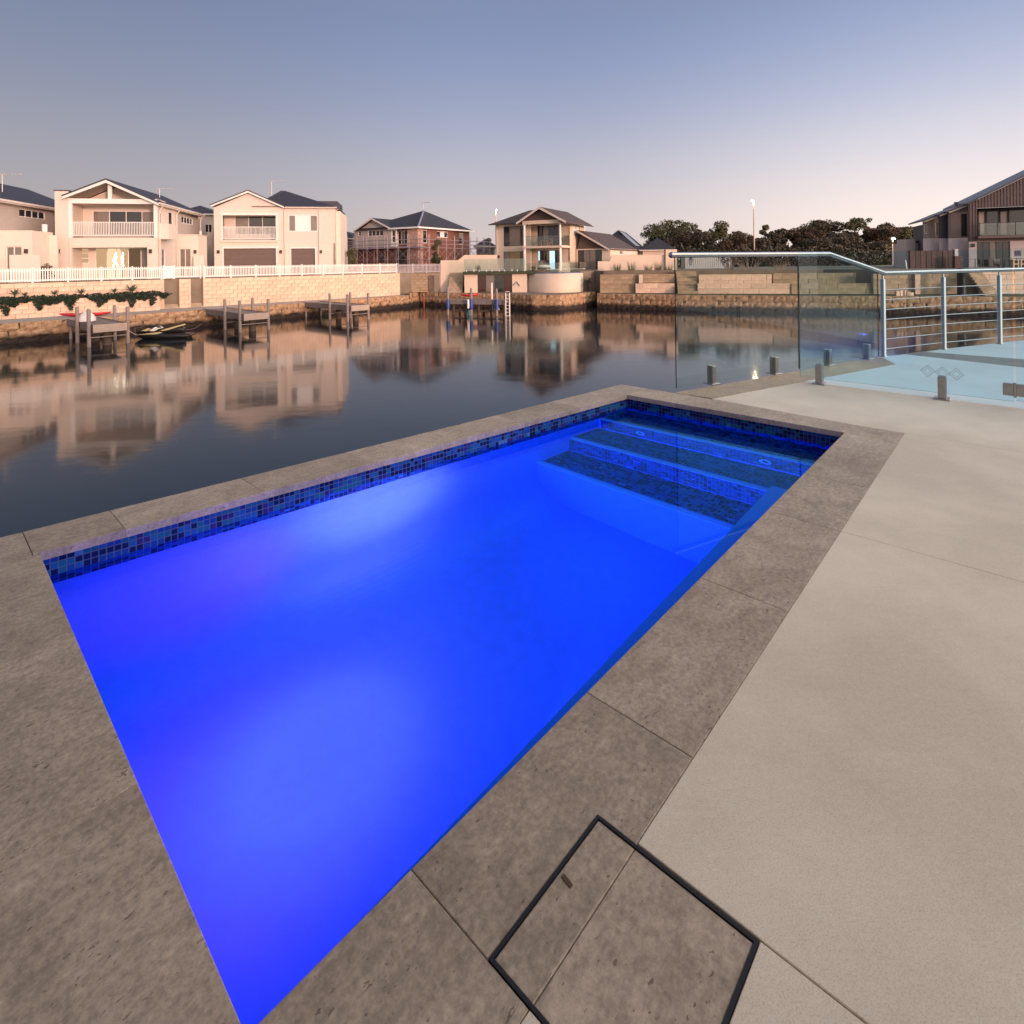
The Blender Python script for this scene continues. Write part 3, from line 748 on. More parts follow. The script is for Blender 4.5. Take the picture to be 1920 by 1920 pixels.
# ================================================================== canal
WATER = -4.05
cm = bpy.data.materials.new('canal_water'); cm.use_nodes = True; t = cm.node_tree; b = t.nodes['Principled BSDF']
b.inputs['Base Color'].default_value = (.010, .014, .018, 1); b.inputs['Roughness'].default_value = .078; b.inputs['IOR'].default_value = 1.42
g4 = N(t, 'ShaderNodeNewGeometry'); mp = N(t, 'ShaderNodeMapping'); mp.inputs['Scale'].default_value = (.5, 1.0, 1); t.links.new(g4.outputs['Position'], mp.inputs[0])
n1 = N(t, 'ShaderNodeTexNoise'); n1.inputs['Scale'].default_value = 1.3; n1.inputs['Detail'].default_value = 4; t.links.new(mp.outputs[0], n1.inputs['Vector'])
bp = N(t, 'ShaderNodeBump'); bp.inputs['Strength'].default_value = .032; bp.inputs['Distance'].default_value = .12
t.links.new(n1.outputs[0], bp.inputs['Height']); t.links.new(bp.outputs[0], b.inputs['Normal'])
MB().add([(-400, -40, WATER), (400, -40, WATER), (400, 300, WATER), (-400, 300, WATER)], [(0, 1, 2, 3)]).build('canal_water', cm, kind='structure')
# ================================================================== far side: materials and builders
M_LIME = mat('limestone_block', (.70, .50, .365), .9, var=.22, scale=2.2, bump=.35, bscale=9, rnd=.10)
M_LIME2 = mat('weathered_limestone', (.46, .33, .21), .92, var=.42, scale=1.3, bump=.5, bscale=7, rnd=.14)
M_RENDER = mat('cream_render', (.68, .575, .49), .85, var=.07, scale=.8)
M_RENDER2 = mat('peach_render', (.68, .53, .41), .85, var=.08, scale=.7)
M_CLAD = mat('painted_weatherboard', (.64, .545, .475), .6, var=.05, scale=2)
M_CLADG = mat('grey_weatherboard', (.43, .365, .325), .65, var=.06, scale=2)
M_WHITE = mat('white_paint', (.72, .69, .65), .5, var=.04, scale=3)
M_FASCIA = mat('pale_fascia', (.62, .54, .48), .5)
M_SLATE = mat('slate_blue_roof', (.040, .040, .058), .55, var=.35, scale=3, bump=.5, bscale=6, stretch=(1, 6, 6))
M_SLATE2 = mat('charcoal_roof_tiles', (.035, .035, .045), .6, var=.3, scale=4, bump=.5, bscale=8)
M_BROWNROOF = mat('brown_roof_tiles', (.085, .058, .052), .7, var=.35, scale=4, bump=.5, bscale=8)
M_DOORBROWN = mat('brown_garage_door', (.135, .092, .078), .6, var=.08, scale=2)
M_PANE = mat('dark_window_glass', (.018, .018, .022), .06, spec=.8)
M_PANE2 = mat('curtained_window_glass', (.20, .165, .14), .12, spec=.6, var=.2, scale=1.4)
M_BLIND = mat('white_blind', (.72, .70, .68), .6)
M_LIT = emit('lit_interior', (1.0, .62, .30), .85)
M_LITCOOL = emit('lit_screen', (.62, .86, .95), 1.3)
M_GRASS = mat('lawn', (.05, .06, .03), .95, var=.4, scale=1.5)
M_SAND = mat('sandy_ground', (.22, .17, .125), .95, var=.3, scale=.8)
M_PATH = mat('grey_path', (.36, .315, .29), .9, var=.12, scale=1.2)
M_TIMBER = mat('grey_jetty_timber', (.215, .17, .15), .85, var=.25, scale=3, stretch=(1, 1, 1))
M_PILE = mat('wet_pile', (.10, .065, .045), .8, var=.5, scale=3)
M_POST = mat('pale_post', (.25, .20, .175), .8, var=.2, scale=4)
M_BRICK = mat('red_face_brick', (.27, .105, .07), .9, var=.5, scale=7, bump=.3, bscale=12)
M_BRICK2 = mat('red_brick_pier', (.30, .11, .07), .9, var=.55, scale=5, bump=.3, bscale=12, col2=(.55, .42, .36))
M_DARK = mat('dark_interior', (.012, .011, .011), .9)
M_BRONZE = mat('dark_bronze_frame', (.05, .042, .038), .5)
M_FARGLASS = glass_mat('balcony_glass', (.80, .86, .84), .0, .03)
M_GALV = mat('galvanised_pole', (.40, .34, .36), .45, metal=.6)

def plate(mb, pts, th=.16, mi=0, mi2=None):
    """roof plane with thickness (pts in 3D, counter-clockwise from above)"""
    n = len(pts); lo = [(p[0], p[1], p[2] - th) for p in pts]
    mb.add(list(pts) + lo, [tuple(range(n)), tuple(range(2 * n - 1, n - 1, -1))], mi)
    mb.add(list(pts) + lo, [((i + 1) % n, i, n + i, n + (i + 1) % n) for i in range(n)], mi if mi2 is None else mi2)
    return mb
def root(name, label, cat, f, group=None): return thing(name, label, cat, f.o, f.a, group)
def rect(f, x0, y0, x1, y1, d=0.0):
    a = f.uv(x0, y0, d); b_ = f.uv(x1, y1, d)
    return min(a[0], b_[0]), max(a[0], b_[0]), min(a[1], b_[1]), max(a[1], b_[1])
def window(par, h, d, cols=2, rows=1, fw=.07, fm=None, pm=None, name='window', bars=None):
    """frame with panes set at depth d in opening h = (u0, u1, z0, z1); panes are sub-parts"""
    u0, u1, z0, z1 = h; fm = fm or M_WHITE; pm = pm or M_PANE
    us = [u0 + (u1 - u0) * i / cols for i in range(cols + 1)] if not bars else [u0] + [u0 + (u1 - u0) * q for q in bars] + [u1]
    zs = [z0 + (z1 - z0) * i / rows for i in range(rows + 1)]
    m = MB(); holes = []; e = fw / 2
    for i in range(len(us) - 1):
        for j in range(rows):
            holes.append((us[i] + (fw if i == 0 else e), us[i + 1] - (fw if i == len(us) - 2 else e), zs[j] + (fw if j == 0 else e), zs[j + 1] - (fw if j == rows - 1 else e)))
    m.wall(u0, u1, z0, z1, holes, d, d + .06)
    w_ = m.build(name, fm, par)
    for k, q in enumerate(holes):
        p_ = pm[k % len(pm)] if isinstance(pm, list) else pm
        MB().box(q[0] - .01, q[1] + .01, d + .03, d + .042, q[2] - .01, q[3] + .01).build('pane', p_, w_)
    return w_
def sconce(par, u, z, d=0.0):
    m = MB(); m.box(u - .07, u + .07, d - .05, d, z - .16, z + .16); m.box(u - .12, u + .12, d - .22, d - .05, z - .18, z - .14); m.box(u - .12, u + .12, d - .22, d - .05, z + .14, z + .18)
    for a in (-.1, .1): m.box(u + a - .015, u + a + .015, d - .2, d - .06, z - .14, z + .14)
    m.box(u - .05, u + .05, d - .17, d - .08, z - .14, z + .08)
    return m.build('wall_lantern', M_BRONZE, par)
def railing(par, u0, u1, z0, z1, d, pitch=.135, m=None):
    """white baluster railing; balusters are too fine to pick apart"""
    g = MB(); g.box(u0, u1, d - .04, d + .04, z1 - .07, z1); g.box(u0, u1, d - .03, d + .03, z0, z0 + .06)
    r_ = g.build('balcony_rail', m or M_WHITE, par)
    q = MB(); n = max(2, int((u1 - u0) / pitch))
    for i in range(n + 1):
        u = u0 + .03 + (u1 - u0 - .06) * i / n; q.box(u - .025, u + .025, d - .02, d + .02, z0 + .06, z1 - .07)
    b_ = q.build('balusters', m or M_WHITE, r_); b_['kind'] = 'stuff'
    return r_
def antenna(par, u, d, z0, z1, l=1.4):
    m = MB(); m.tube([(u, d, z0), (u, d, z1)], .035, 6); m.tube([(u - .2, d, z1 - .05), (u + l, d, z1 - .02)], .03, 6)
    for i in range(5): m.tube([(u + .1 + i * l / 5, d - .25, z1 - .03), (u + .1 + i * l / 5, d + .25, z1 - .03)], .015, 4)
    return m.build('antenna', mat('antenna_metal', (.62, .55, .50), .5, metal=.3), par)
def downpipe(par, pts):
    return MB().tube(pts, .055, 6).build('downpipe', M_FASCIA, par)

BLK = {}
def block_wall(name, label, f, u0, u1, z0, z1, d=0.0, bw=.75, bh=.36, m=None, th=.4, cat='wall', root_=None, wob=.012, kind=None):
    """limestone wall laid block by block on a mortar core; blocks share three meshes"""
    m = m or M_LIME; key = (round(bw, 3), round(bh, 3), m.name)
    if key not in BLK:
        BLK[key] = []
        rr = random.Random(hash(key) % 999)
        for k in range(3):
            q = MB(); a, b_ = bw / 2 - .010, bh / 2 - .009; c_ = .011
            j = lambda: rr.uniform(-.006, .006)
            v = [(-a, .1, -b_), (a, .1, -b_), (a, .1, b_), (-a, .1, b_), (-a, c_, -b_), (a, c_, -b_), (a, c_, b_), (-a, c_, b_),
                 (-a + c_, j(), -b_ + c_), (a - c_, j(), -b_ + c_), (a - c_, j(), b_ - c_), (-a + c_, j(), b_ - c_)]
            q.add(v, [(8, 9, 10, 11), (4, 5, 9, 8), (5, 6, 10, 9), (6, 7, 11, 10), (7, 4, 8, 11), (0, 1, 5, 4), (1, 2, 6, 5), (2, 3, 7, 6), (3, 0, 4, 7)])
            BLK[key].append(q.mesh('block', m))
    rt_ = root_ or (thing(name, label, cat, f.o, f.a) if not kind else ob(name, None, None, f.o, f.a, kind=kind))
    MB().box(u0, u1, d + .05, d + th, z0, z1 - .02).build('mortar_core', mat(m.name + '_mortar', tuple(x * .95 for x in (.50, .37, .27)), .95), rt_)
    nr = max(1, round((z1 - z0) / bh)); hh = (z1 - z0) / nr; r_ = random.Random(int(u0 * 10) + 3)
    for j in range(nr):
        u = u0 - (bw / 2 if j % 2 else 0)
        while u < u1 - .02:
            a, b_ = max(u, u0), min(u + bw, u1)
            if b_ - a > .08:
                o = ob('block', r_.choice(BLK[key]), rt_, ((a + b_) / 2, d + r_.uniform(-wob, wob), z0 + hh * (j + .5)))
                o.scale = ((b_ - a - .004) / bw, 1, hh / bh)
            u += bw
    return rt_

def leaf_cloud(mb, c, rad, n, size, r_, flat=.0, mi=None):
    """leaf-sized faces spread through an uneven ellipsoid"""
    for _ in range(n):
        while True:
            p = Vector((r_.uniform(-1, 1), r_.uniform(-1, 1), r_.uniform(-1, 1)))
            if .12 < p.length < 1: break
        p *= (.55 + .45 * r_.random()) / max(.55, p.length) if r_.random() < .6 else 1
        q = Vector((c[0] + p.x * rad[0], c[1] + p.y * rad[1], c[2] + p.z * rad[2]))
        a = Vector((r_.uniform(-1, 1), r_.uniform(-1, 1), r_.uniform(-1, 1) * (1 - flat))).normalized()
        b_ = a.cross(Vector((r_.uniform(-1, 1), r_.uniform(-1, 1), r_.uniform(-1, 1)))).normalized()
        s_ = size * r_.uniform(.6, 1.3)
        mb.add([q - a * s_, q + b_ * s_ * .5, q + a * s_, q - b_ * s_ * .5], [(0, 1, 2, 3)], r_.randrange(3) if mi is None else mi)
def foliage(name, cols):
    out_ = []
    for i, c_ in enumerate(cols):
        m = mat(name + str(i), c_, .7, var=.25, scale=.5); out_.append(m)
    return out_
FOL_OLIVE = foliage('olive_leaves', [(0.115, 0.108, 0.047), (0.155, 0.142, 0.061), (0.074, 0.074, 0.035)])
FOL_RUST = foliage('rust_leaves', [(.13, .078, .046), (.095, .062, .036), (.065, .048, .029)])
FOL_DARK = foliage('dark_leaves', [(.075, .062, .036), (.10, .075, .045), (.05, .045, .028)])
FOL_GREEN = foliage('deep_green_leaves', [(.018, .034, .020), (.028, .048, .026), (.012, .024, .015)])
FOL_AGAVE = foliage('agave_leaves', [(.10, .125, .085), (.075, .10, .065), (.13, .15, .10)])
M_BARK = mat('bark', (.075, .052, .038), .95, var=.4, scale=3)
def tree(label, px, ytop, wpx, Y, fol, zb=0.0, seed=1, name='tree', group='trees behind the canal', stemfrac=.34, dense=1.0, lean=0.0):
    top = AT(px, ytop, Y); x = top.x; h = top.z - zb; wd = wpx / FOC * Y
    r_ = random.Random(seed); t_ = thing(name, label, 'tree', (x, Y, zb), 0, group)
    tr = MB(); k = h * stemfrac
    tr.tube([(0, 0, -.3), (lean * .3 + r_.uniform(-.1, .1), 0, k * .6), (lean * .6, .1, k * 1.2), (lean, .1, h * .72)], .045 * h ** .6 + .08, 7, r1=.03)
    cr_ = MB(); nb = 7 + int(wd)
    for i in range(nb):
        a = 2 * math.pi * i / nb + r_.uniform(-.4, .4); rr = wd * .5 * r_.uniform(.25, .78); zz_ = h * r_.uniform(stemfrac + .12, .86)
        if i == 0: rr, zz_ = wd * .08, h * .88
        e_ = Vector((lean + rr * math.cos(a), rr * math.sin(a) * .8, zz_))
        s0 = Vector((lean * .5, .05, k * r_.uniform(.8, 1.3)))
        tr.tube([s0, s0.lerp(e_, .5) + Vector((0, 0, r_.uniform(.0, .3))), e_], .05 + .008 * h, 5, r1=.015)
        s_ = wd * r_.uniform(.13, .23); sz = min(s_ * r_.uniform(.6, .9), h - e_.z + .02)
        leaf_cloud(cr_, e_, (s_, s_ * .9, max(.35, sz)), int(430 * dense), .13 + .007 * h, r_)
        for _ in range(3):
            q = e_ + Vector((r_.uniform(-1, 1) * s_, r_.uniform(-1, 1) * s_, r_.uniform(-.4, .6) * s_)); q.z = min(q.z, h - .3)
            leaf_cloud(cr_, q, (s_ * .42, s_ * .42, s_ * .32), int(110 * dense), .12 + .006 * h, r_)
    tr.build('trunk', M_BARK, t_); cr_.build('crown', fol, t_)
    return t_
def bush(label, x, y, z, rad, fol, seed, n=500, size=.12, group='shrubs along the far bank', name='shrub', cat='shrub'):
    r_ = random.Random(seed); t_ = thing(name, label, cat, (x, y, z), 0, group); m = MB(); st = MB()
    for k in range(5):
        c_ = Vector((r_.uniform(-.5, .5) * rad[0], r_.uniform(-.5, .5) * rad[1], rad[2] * r_.uniform(.5, 1.2)))
        st.tube([(0, 0, -.1), c_ * .5, c_], .03, 5, r1=.01)
        leaf_cloud(m, c_, (rad[0] * .55, rad[1] * .55, rad[2] * .6), n // 5, size, r_)
    st.build('stem', M_BARK, t_); m.build('leaves', fol, t_); return t_
# ================================================================== far bank: land, walls, path
WF = Frame(-38.4, 41.7, 45.1)                    # line of the upper retaining wall and fence
BK = [Vector((-46.0, 24.3, 0)), Vector((-16.0, 61.2, 0)), Vector((-12.2, 66.0, 0))]      # canal edge, left bank
CB = [G(786, 572, WATER), G(845, 575, WATER), G(945, 578, WATER), G(1000, 582, WATER), G(1050, 582, WATER), G(1095, 577, WATER), G(1117, 573, WATER)]
RB = [G(1119, 578, WATER), G(1270, 583, WATER), G(1500, 587, WATER), G(1700, 589, WATER), G(1920, 592, WATER), G(2300, 597, WATER)]
PZ = -2.65; PZC = -2.42
def xy(p): return (p.x, p.y)
wl0 = WF.o + WF.ex * -14; wl1 = WF.o + WF.ex * 35.2
hz = 2500
MB().prism([xy(wl0 + WF.ey * .42), xy(wl1 + WF.ey * .42), (-11.2, 69.6), (-6.4, 69.6), (-5.6, 68.6), (2.6, 67.2), (6.0, 63.8), (9.8, 66.2), (10.6, 64.4), (33.0, 58.9), (36.4, 54.75), (43.2, 53.75), (55, 51.9), (90, 46), (hz, 300), (hz, hz), (-hz, hz), (-hz, 0), (-90, 5)], -6, -.03).build('land', M_SAND, kind='structure')
# lower walkway between the retaining wall and the canal
MB().prism([xy(BK[0] + Vector((-.35, .3, 0))), xy(BK[1] + Vector((-.35, .3, 0))), xy(BK[2] + Vector((-.35, .3, 0))), xy(wl1 + WF.ey * .4), xy(wl0 + WF.ey * .4)], -6, PZ).build('path', M_PATH, kind='structure')
cbp = [xy(p + Vector((0, .35, 0))) for p in CB]
MB().prism([(-12.4, 66.6)] + cbp + [(11.2, 68.0), (2, 70), (-12.5, 70.5)], -6, PZC).build('lower_terrace_ground', M_SAND, kind='structure')
rbp = [xy(p + Vector((.1, .35, 0))) for p in RB]
MB().prism(rbp + [(95, 60), (46, 57.8), (10.7, 66.4)], -6, PZC - .006).build('bank_ground', M_GRASS, kind='structure')

# sea walls of rough blocks, dark with weed near the water
wm2 = bpy.data.materials.new('tidal_limestone'); wm2.use_nodes = True; t = wm2.node_tree; b = t.nodes['Principled BSDF']; b.inputs['Roughness'].default_value = .9
g4 = N(t, 'ShaderNodeNewGeometry'); sp = N(t, 'ShaderNodeSeparateXYZ'); t.links.new(g4.outputs['Position'], sp.inputs[0])
nz = N(t, 'ShaderNodeTexNoise'); nz.inputs['Scale'].default_value = 1.6; nz.inputs['Detail'].default_value = 8; t.links.new(g4.outputs['Position'], nz.inputs['Vector'])
ad = N(t, 'ShaderNodeMath', operation='MULTIPLY_ADD'); ad.inputs[1].default_value = .75; t.links.new(nz.outputs[0], ad.inputs[0]); t.links.new(sp.outputs['Z'], ad.inputs[2])
rp = N(t, 'ShaderNodeMapRange'); rp.inputs[1].default_value = WATER + .72; rp.inputs[2].default_value = WATER + 1.05; t.links.new(ad.outputs[0], rp.inputs[0])
cr2 = N(t, 'ShaderNodeValToRGB'); e = cr2.color_ramp.elements; e[0].position = .3; e[0].color = (.25, .135, .07, 1); e[1].position = .7; e[1].color = (.46, .30, .175, 1)
nz2 = N(t, 'ShaderNodeTexNoise'); nz2.inputs['Scale'].default_value = 3.5; nz2.inputs['Detail'].default_value = 9; t.links.new(g4.outputs['Position'], nz2.inputs['Vector']); t.links.new(nz2.outputs[0], cr2.inputs[0])
mxx = N(t, 'ShaderNodeMix', data_type='RGBA'); mxx.inputs[6].default_value = (.028, .016, .011, 1); t.links.new(rp.outputs[0], mxx.inputs[0]); t.links.new(cr2.outputs[0], mxx.inputs[7])
t.links.new(mxx.outputs[2], b.inputs['Base Color'])
bp = N(t, 'ShaderNodeBump'); bp.inputs['Strength'].default_value = .8; bp.inputs['Distance'].default_value = .08; t.links.new(nz2.outputs[0], bp.inputs['Height']); t.links.new(bp.outputs[0], b.inputs['Normal'])
M_TIDE = wm2
SBM = []
rr = random.Random(11)
for k in range(4):
    q = MB(); n = 5; h = .5; c_ = .05
    v = []; fs = []
    for j in range(4):
        for i in range(n):
            edge = i in (0, n - 1) or j in (0, 3)
            v.append((-.5 + i / (n - 1), (.06 if edge else 0) + rr.uniform(-.05, .03), -.25 + j / 3 * .5 + (0 if j in (0, 3) else rr.uniform(-.03, .03))))
    for j in range(3):
        for i in range(n - 1): fs.append((j * n + i, j * n + i + 1, j * n + n + i + 1, j * n + n + i))
    q.add(v, fs); q.add([(-.5, .06, .25), (.5, .06, .25), (.5, .5, .25), (-.5, .5, .25)], [(0, 1, 2, 3)])
    SBM.append(q.mesh('sea_wall_block', M_TIDE))
def sea_wall(name, pts, ztop, bw=1.15, rows=3):
    s_ = ob(name, None, kind='structure'); core = MB()
    hh = (ztop - (WATER - .25)) / rows; r_ = random.Random(len(pts))
    for a, b_ in zip(pts[:-1], pts[1:]):
        e_ = Vector((b_.x - a.x, b_.y - a.y, 0)); l_ = e_.length; e_ /= l_; an = math.atan2(e_.y, e_.x); n_ = Vector((-e_.y, e_.x, 0))
        core.prism([xy(a + n_ * .1), xy(b_ + n_ * .1), xy(b_ + n_ * .7), xy(a + n_ * .7)], -6, ztop - .03)
        for j in range(rows):
            k = max(1, round(l_ / bw)); off = .5 if j % 2 and k > 2 else 0
            cuts = [0] + [(i + off) * l_ / k for i in range(k + 1) if 0.02 < (i + off) * l_ / k < l_ - .02] + [l_]
            for c0, c1 in zip(cuts[:-1], cuts[1:]):
                p = a + e_ * ((c0 + c1) / 2) + n_ * r_.uniform(-.02, .05)
                o = ob('sea_wall_block', r_.choice(SBM), s_, (p.x, p.y, WATER - .25 + hh * (j + .5)), an); o.scale = ((c1 - c0) * .985, 1, hh / .5 * .985)
    core.build('wall_core', mat('weedy_core', (.09, .06, .04), .95), s_)
    return s_
sea_wall('left_sea_wall', BK, PZ)
sea_wall('middle_sea_wall', [BK[2] + Vector((.05, .1, 0))] + CB, PZC)
sea_wall('right_sea_wall', RB, PZC)

# upper retaining wall with stairs, limestone blocks
uS0 = WF.uv(308, 540)[0]; uS1 = WF.uv(336, 540)[0]; uS2 = WF.uv(358, 540)[0]; uS3 = WF.uv(381, 540)[0]; uE = WF.uv(750, 530)[0]
block_wall('retaining_wall', 'peach limestone block wall below the picket fence with trailing green plants', WF, -9, uS0, PZ, -.02, 0)
block_wall('planter_wall', 'low limestone planter wall at the foot of the left retaining wall', WF, -9, uS0 - .6, PZ, -1.30, -1.05, th=.35)
MB().prism([xy(WF.o + WF.ex * a + WF.ey * b_) for a, b_ in ((-9, -.75), (uS0 - .6, -.75), (uS0 - .6, -.02), (-9, -.02))], PZ, -1.38).build('planter_soil', mat('dark_soil', (.05, .035, .025), .95), kind='structure')
block_wall('wall_pier', 'short limestone pier between the two flights of bank steps', WF, uS1, uS2, PZ, -.02, 0)
block_wall('retaining_wall', 'long pale limestone block wall behind the second and third jetties', WF, uS3, uE, PZ, -.02, 0)
M_STEP = mat('step_stone', (.42, .315, .215), .9, var=.3, scale=2)
def stairs(label, f, u0, u1, z0, z1, d0, n=14, run=.24, name='stairs', m=None):
    t_ = thing(name, label, 'stairs', f.o, f.a)
    for i in range(n):
        MB().bbox(u0, u1, d0 + run * i, d0 + run * (i + 1) + .02, z0 - .1 if i == 0 else z0 + (z1 - z0) * i / n - .12, z0 + (z1 - z0) * (i + 1) / n, .015).build('step', m or M_STEP, t_)
    return t_
stairs('limestone steps cut through the bank wall, left flight beside the trailing plants', WF, uS0 + .02, uS1 - .02, PZ, -.04, 0.05)
stairs('limestone steps cut through the bank wall, right flight beside the long pale wall', WF, uS2 + .02, uS3 - .02, PZ, -.04, 0.05)

# white picket fences
def picket_fence(label, u0, u1, d=.12, z0=.02, z1=1.12, bay=2.25, m=None, first=True):
    t_ = thing('picket_fence', label, 'fence', WF.o, WF.a, 'fences on the bank wall')
    n = max(1, round((u1 - u0) / bay)); m = m or M_WHITE
    pm_ = MB().bbox(-.06, .06, -.06, .06, -.1, z1 + .06, .01).mesh('post', m)
    pk = MB(); pk.box(-.036, .036, -.012, .012, z0 + .06, z1); pk = pk.mesh('picket', m)
    for i in range(n + 1): ob('post', pm_, t_, (u0 + (u1 - u0) * i / n, d, 0))
    for i in range(n):
        a, b_ = u0 + (u1 - u0) * i / n + .06, u0 + (u1 - u0) * (i + 1) / n - .06
        for z in (z0 + .16, z1 - .16): MB().box(a, b_, d, d + .05, z - .045, z + .045).build('rail', m, t_)
        k = round((b_ - a) / .152)
        for j in range(k): ob('picket', pk, t_, (a + (b_ - a) * (j + .5) / k, d - .014, 0))
    return t_
u_a = WF.uv(383, 505)[0]; u_b = WF.uv(745, 500)[0]
picket_fence('white picket fence above the trailing plants on the left bank wall', -9, WF.uv(303, 505)[0])
picket_fence('short set back run of white pickets above the bank steps', WF.uv(330, 505)[0], u_a - .08, d=.9, z0=.02, z1=1.12)
picket_fence('long white picket fence in front of the brown garage doors', u_a, u_b)
g = thing('solid_gate', 'solid white gate panel between the picket fences at the bank steps', 'gate', WF.o, WF.a)
ua, ub = WF.uv(303, 505)[0] + .1, WF.uv(329, 505)[0]
m = MB(); m.bbox(ua, ub, .1, .16, .06, 1.16, .01); m.build('gate_panel', M_WHITE, g)
for u in (ua + .08, ub - .08): MB().bbox(u - .06, u + .06, .05, .098, .02, 1.24, .01).build('gate_post', M_WHITE, g)
# plants trailing over the planter wall
r_ = random.Random(21)
PLpx = [(8, 100), (65, 75), (130, 62), (182, 60), (232, 55), (283, 55)]
for k, (px, wpx) in enumerate([(10, 46), (68, 52), (130, 44), (184, 44), (240, 40), (284, 40)]):
    u, z = WF.uv(px, 560, -1.05); p = WF.o + WF.ex * u + WF.ey * -.85; wd = wpx / FOC * p.y / .74
    t_ = thing('trailing_plant', ['dark green plant trailing over the planter wall at the left frame edge', 'dark trailing plant second from the left on the planter wall', 'dark trailing plant above the red kayak, its tip longest', 'dark trailing plant over the planter wall right of the red kayak', 'dark trailing plant under the tall agave', 'dark trailing plant at the steps end of the planter wall'][k], 'plant', (p.x, p.y, -1.30), WF.a, 'plants on the planter wall')
    m = MB(); st = MB()
    leaf_cloud(m, (0, .1, .10), (wd * .52, .42, .26), 420, .10, r_)
    tips = [(r_.uniform(-.15, .15) * wd, r_.uniform(.75, 1.1))] + [(r_.uniform(-.5, .5) * wd, r_.uniform(.15, .5)) for _ in range(6)]
    for x, dep in tips:
        st.tube([(x, .1, .1), (x, -.26, .05), (x, -.30, -dep)], .025, 5, r1=.008)
        for s_ in range(6):
            f_ = s_ / 6; leaf_cloud(m, (x + r_.uniform(-.05, .05), -.27, .05 - dep * f_), ((1 - f_) * wd * .22 + .08, .10, dep / 6 + .05), 60, .085, r_)
    st.build('stem', M_BARK, t_); m.build('leaves', FOL_GREEN, t_)
for k, (px, py, s_, lab) in enumerate([(27, 547, .85, 'small palm-like agave on a stem at the left end of the planter'), (46, 556, .55, 'low agave rosette left of the kayak on the planter'), (102, 552, .7, 'agave rosette above the left end of the kayak'), (152, 549, .75, 'agave rosette above the right end of the kayak'), (214, 546, .65, 'agave rosette just left of the tallest agave'), (247, 540, 1.1, 'tallest agave on the planter wall, near the steps')]):
    u, z = WF.uv(px, py, -.8); p = WF.o + WF.ex * u + WF.ey * -.9
    t_ = thing('agave', lab, 'agave', (p.x, p.y, -1.25), 0, 'plants on the planter wall')
    m = MB(); n = 22; s_ *= 1.35; hb = max(.3, z + 1.25 - .2 * s_)
    for i in range(n):
        a = i * 2.4; el = .25 + .9 * (i / n); l_ = .62 * s_
        d_ = Vector((math.cos(a) * math.cos(el), math.sin(a) * math.cos(el), math.sin(el))); sd_ = Vector((-math.sin(a), math.cos(a), 0)) * .045 * s_
        b0 = Vector((0, 0, hb)); mid = b0 + d_ * l_ * .5; tip = b0 + d_ * l_ + Vector((0, 0, -.08 * s_))
        m.add([b0 - sd_ * .6, b0 + sd_ * .6, mid + sd_, tip, mid - sd_], [(0, 1, 2, 4), (4, 2, 3)], i % 3)
    m.build('leaves', FOL_AGAVE, t_)
    MB().tube([(0, 0, -.2), (0.02, 0, hb + .05)], .05, 6, r1=.035).build('stem', M_BARK, t_)
# ================================================================== houses on the left bank
# ---- house with the open gabled balcony
f = Frame((203 - CX) / FOC * 51.5, 51.5, 13)
h1 = root('gabled_house', 'cream house with open timber gable over a white railed balcony', 'house', f)
ul, _ = f.uv(129, 400); ur, _ = f.uv(294, 400); pl, _ = f.uv(103, 400)
DEP = 13.0
za = f.uv(203.5, 336)[1]; zeL = f.uv(124, 367)[1]; zeR = f.uv(300, 379)[1]; zbeam = f.uv(210, 382)[1]; zbt = f.uv(210, 373)[1]
zfl = f.uv(210, 446)[1]; zsl = f.uv(210, 461)[1]; zgl = -.03; uap = f.uv(203.5, 336)[0]; zr0 = f.uv(210, 442)[1]; zr1 = f.uv(210, 416)[1]
# pier at the left, clad
m = MB(); m.box(pl, ul - .02, 0, 3.2, zgl, f.uv(115, 358)[1]); m.build('pier', M_CLAD, h1)
m = MB(); m.boards(pl, ul - .02, zgl + .3, f.uv(115, 359)[1], 0, pitch=.26); q = m.build('pier_boards', M_CLAD, h1); q['kind'] = 'stuff'
MB().box(pl - .06, ul + .03, -.06, 3.26, f.uv(115, 358)[1], f.uv(115, 358)[1] + .09).build('pier_cap', M_SLATE, h1)
# floor slab / lower fascia, ground floor pillars
MB().box(ul, ur, .0, 2.4, zsl, zfl).build('balcony_slab', M_RENDER, h1)
uo0 = f.uv(134, 470)[0]; uo1 = f.uv(276, 470)[0]
m = MB(); m.wall(ul, ur, zgl, zsl - .003, [(uo0, uo1, zgl - 1, zsl - .15)], .0, .35); m.build('ground_wall', M_RENDER, h1)
for px in (111, 283): sconce(h1, f.uv(px, 471)[0], f.uv(px, 471)[1], -.03 if px < 200 else 0)
# back walls of both verandahs
bd = 2.4
hb = [rect(f, 173, 395, 289, 441, bd), rect(f, 131, 392, 142, 413, bd)]
zc = zbeam
m = MB(); m.wall(ul, ur - .15, zfl, zc, hb, bd, bd + .15); m.build('balcony_back_wall', M_CLAD, h1)
window(h1, hb[0], bd + .05, bars=[.27, .54, .80], pm=[M_PANE2, M_PANE, M_PANE, M_PANE2], name='sliding_door')
window(h1, hb[1], bd + .05, 1, pm=M_PANE2)
MB().box(ul, ur, .05, bd, zbeam + .002, zbeam + .06).build('balcony_ceiling', M_CLAD, h1)
gd = 2.2
hg = [rect(f, 137, 465, 167, 494, gd), rect(f, 178, 465, 278, 503, gd)]
hg[1] = (hg[1][0], hg[1][1], zgl + .05, hg[1][3])
m = MB(); m.wall(ul + .02, ur - .15, zgl, zsl - .004, hg, gd, gd + .15); m.build('ground_back_wall', M_RENDER, h1)
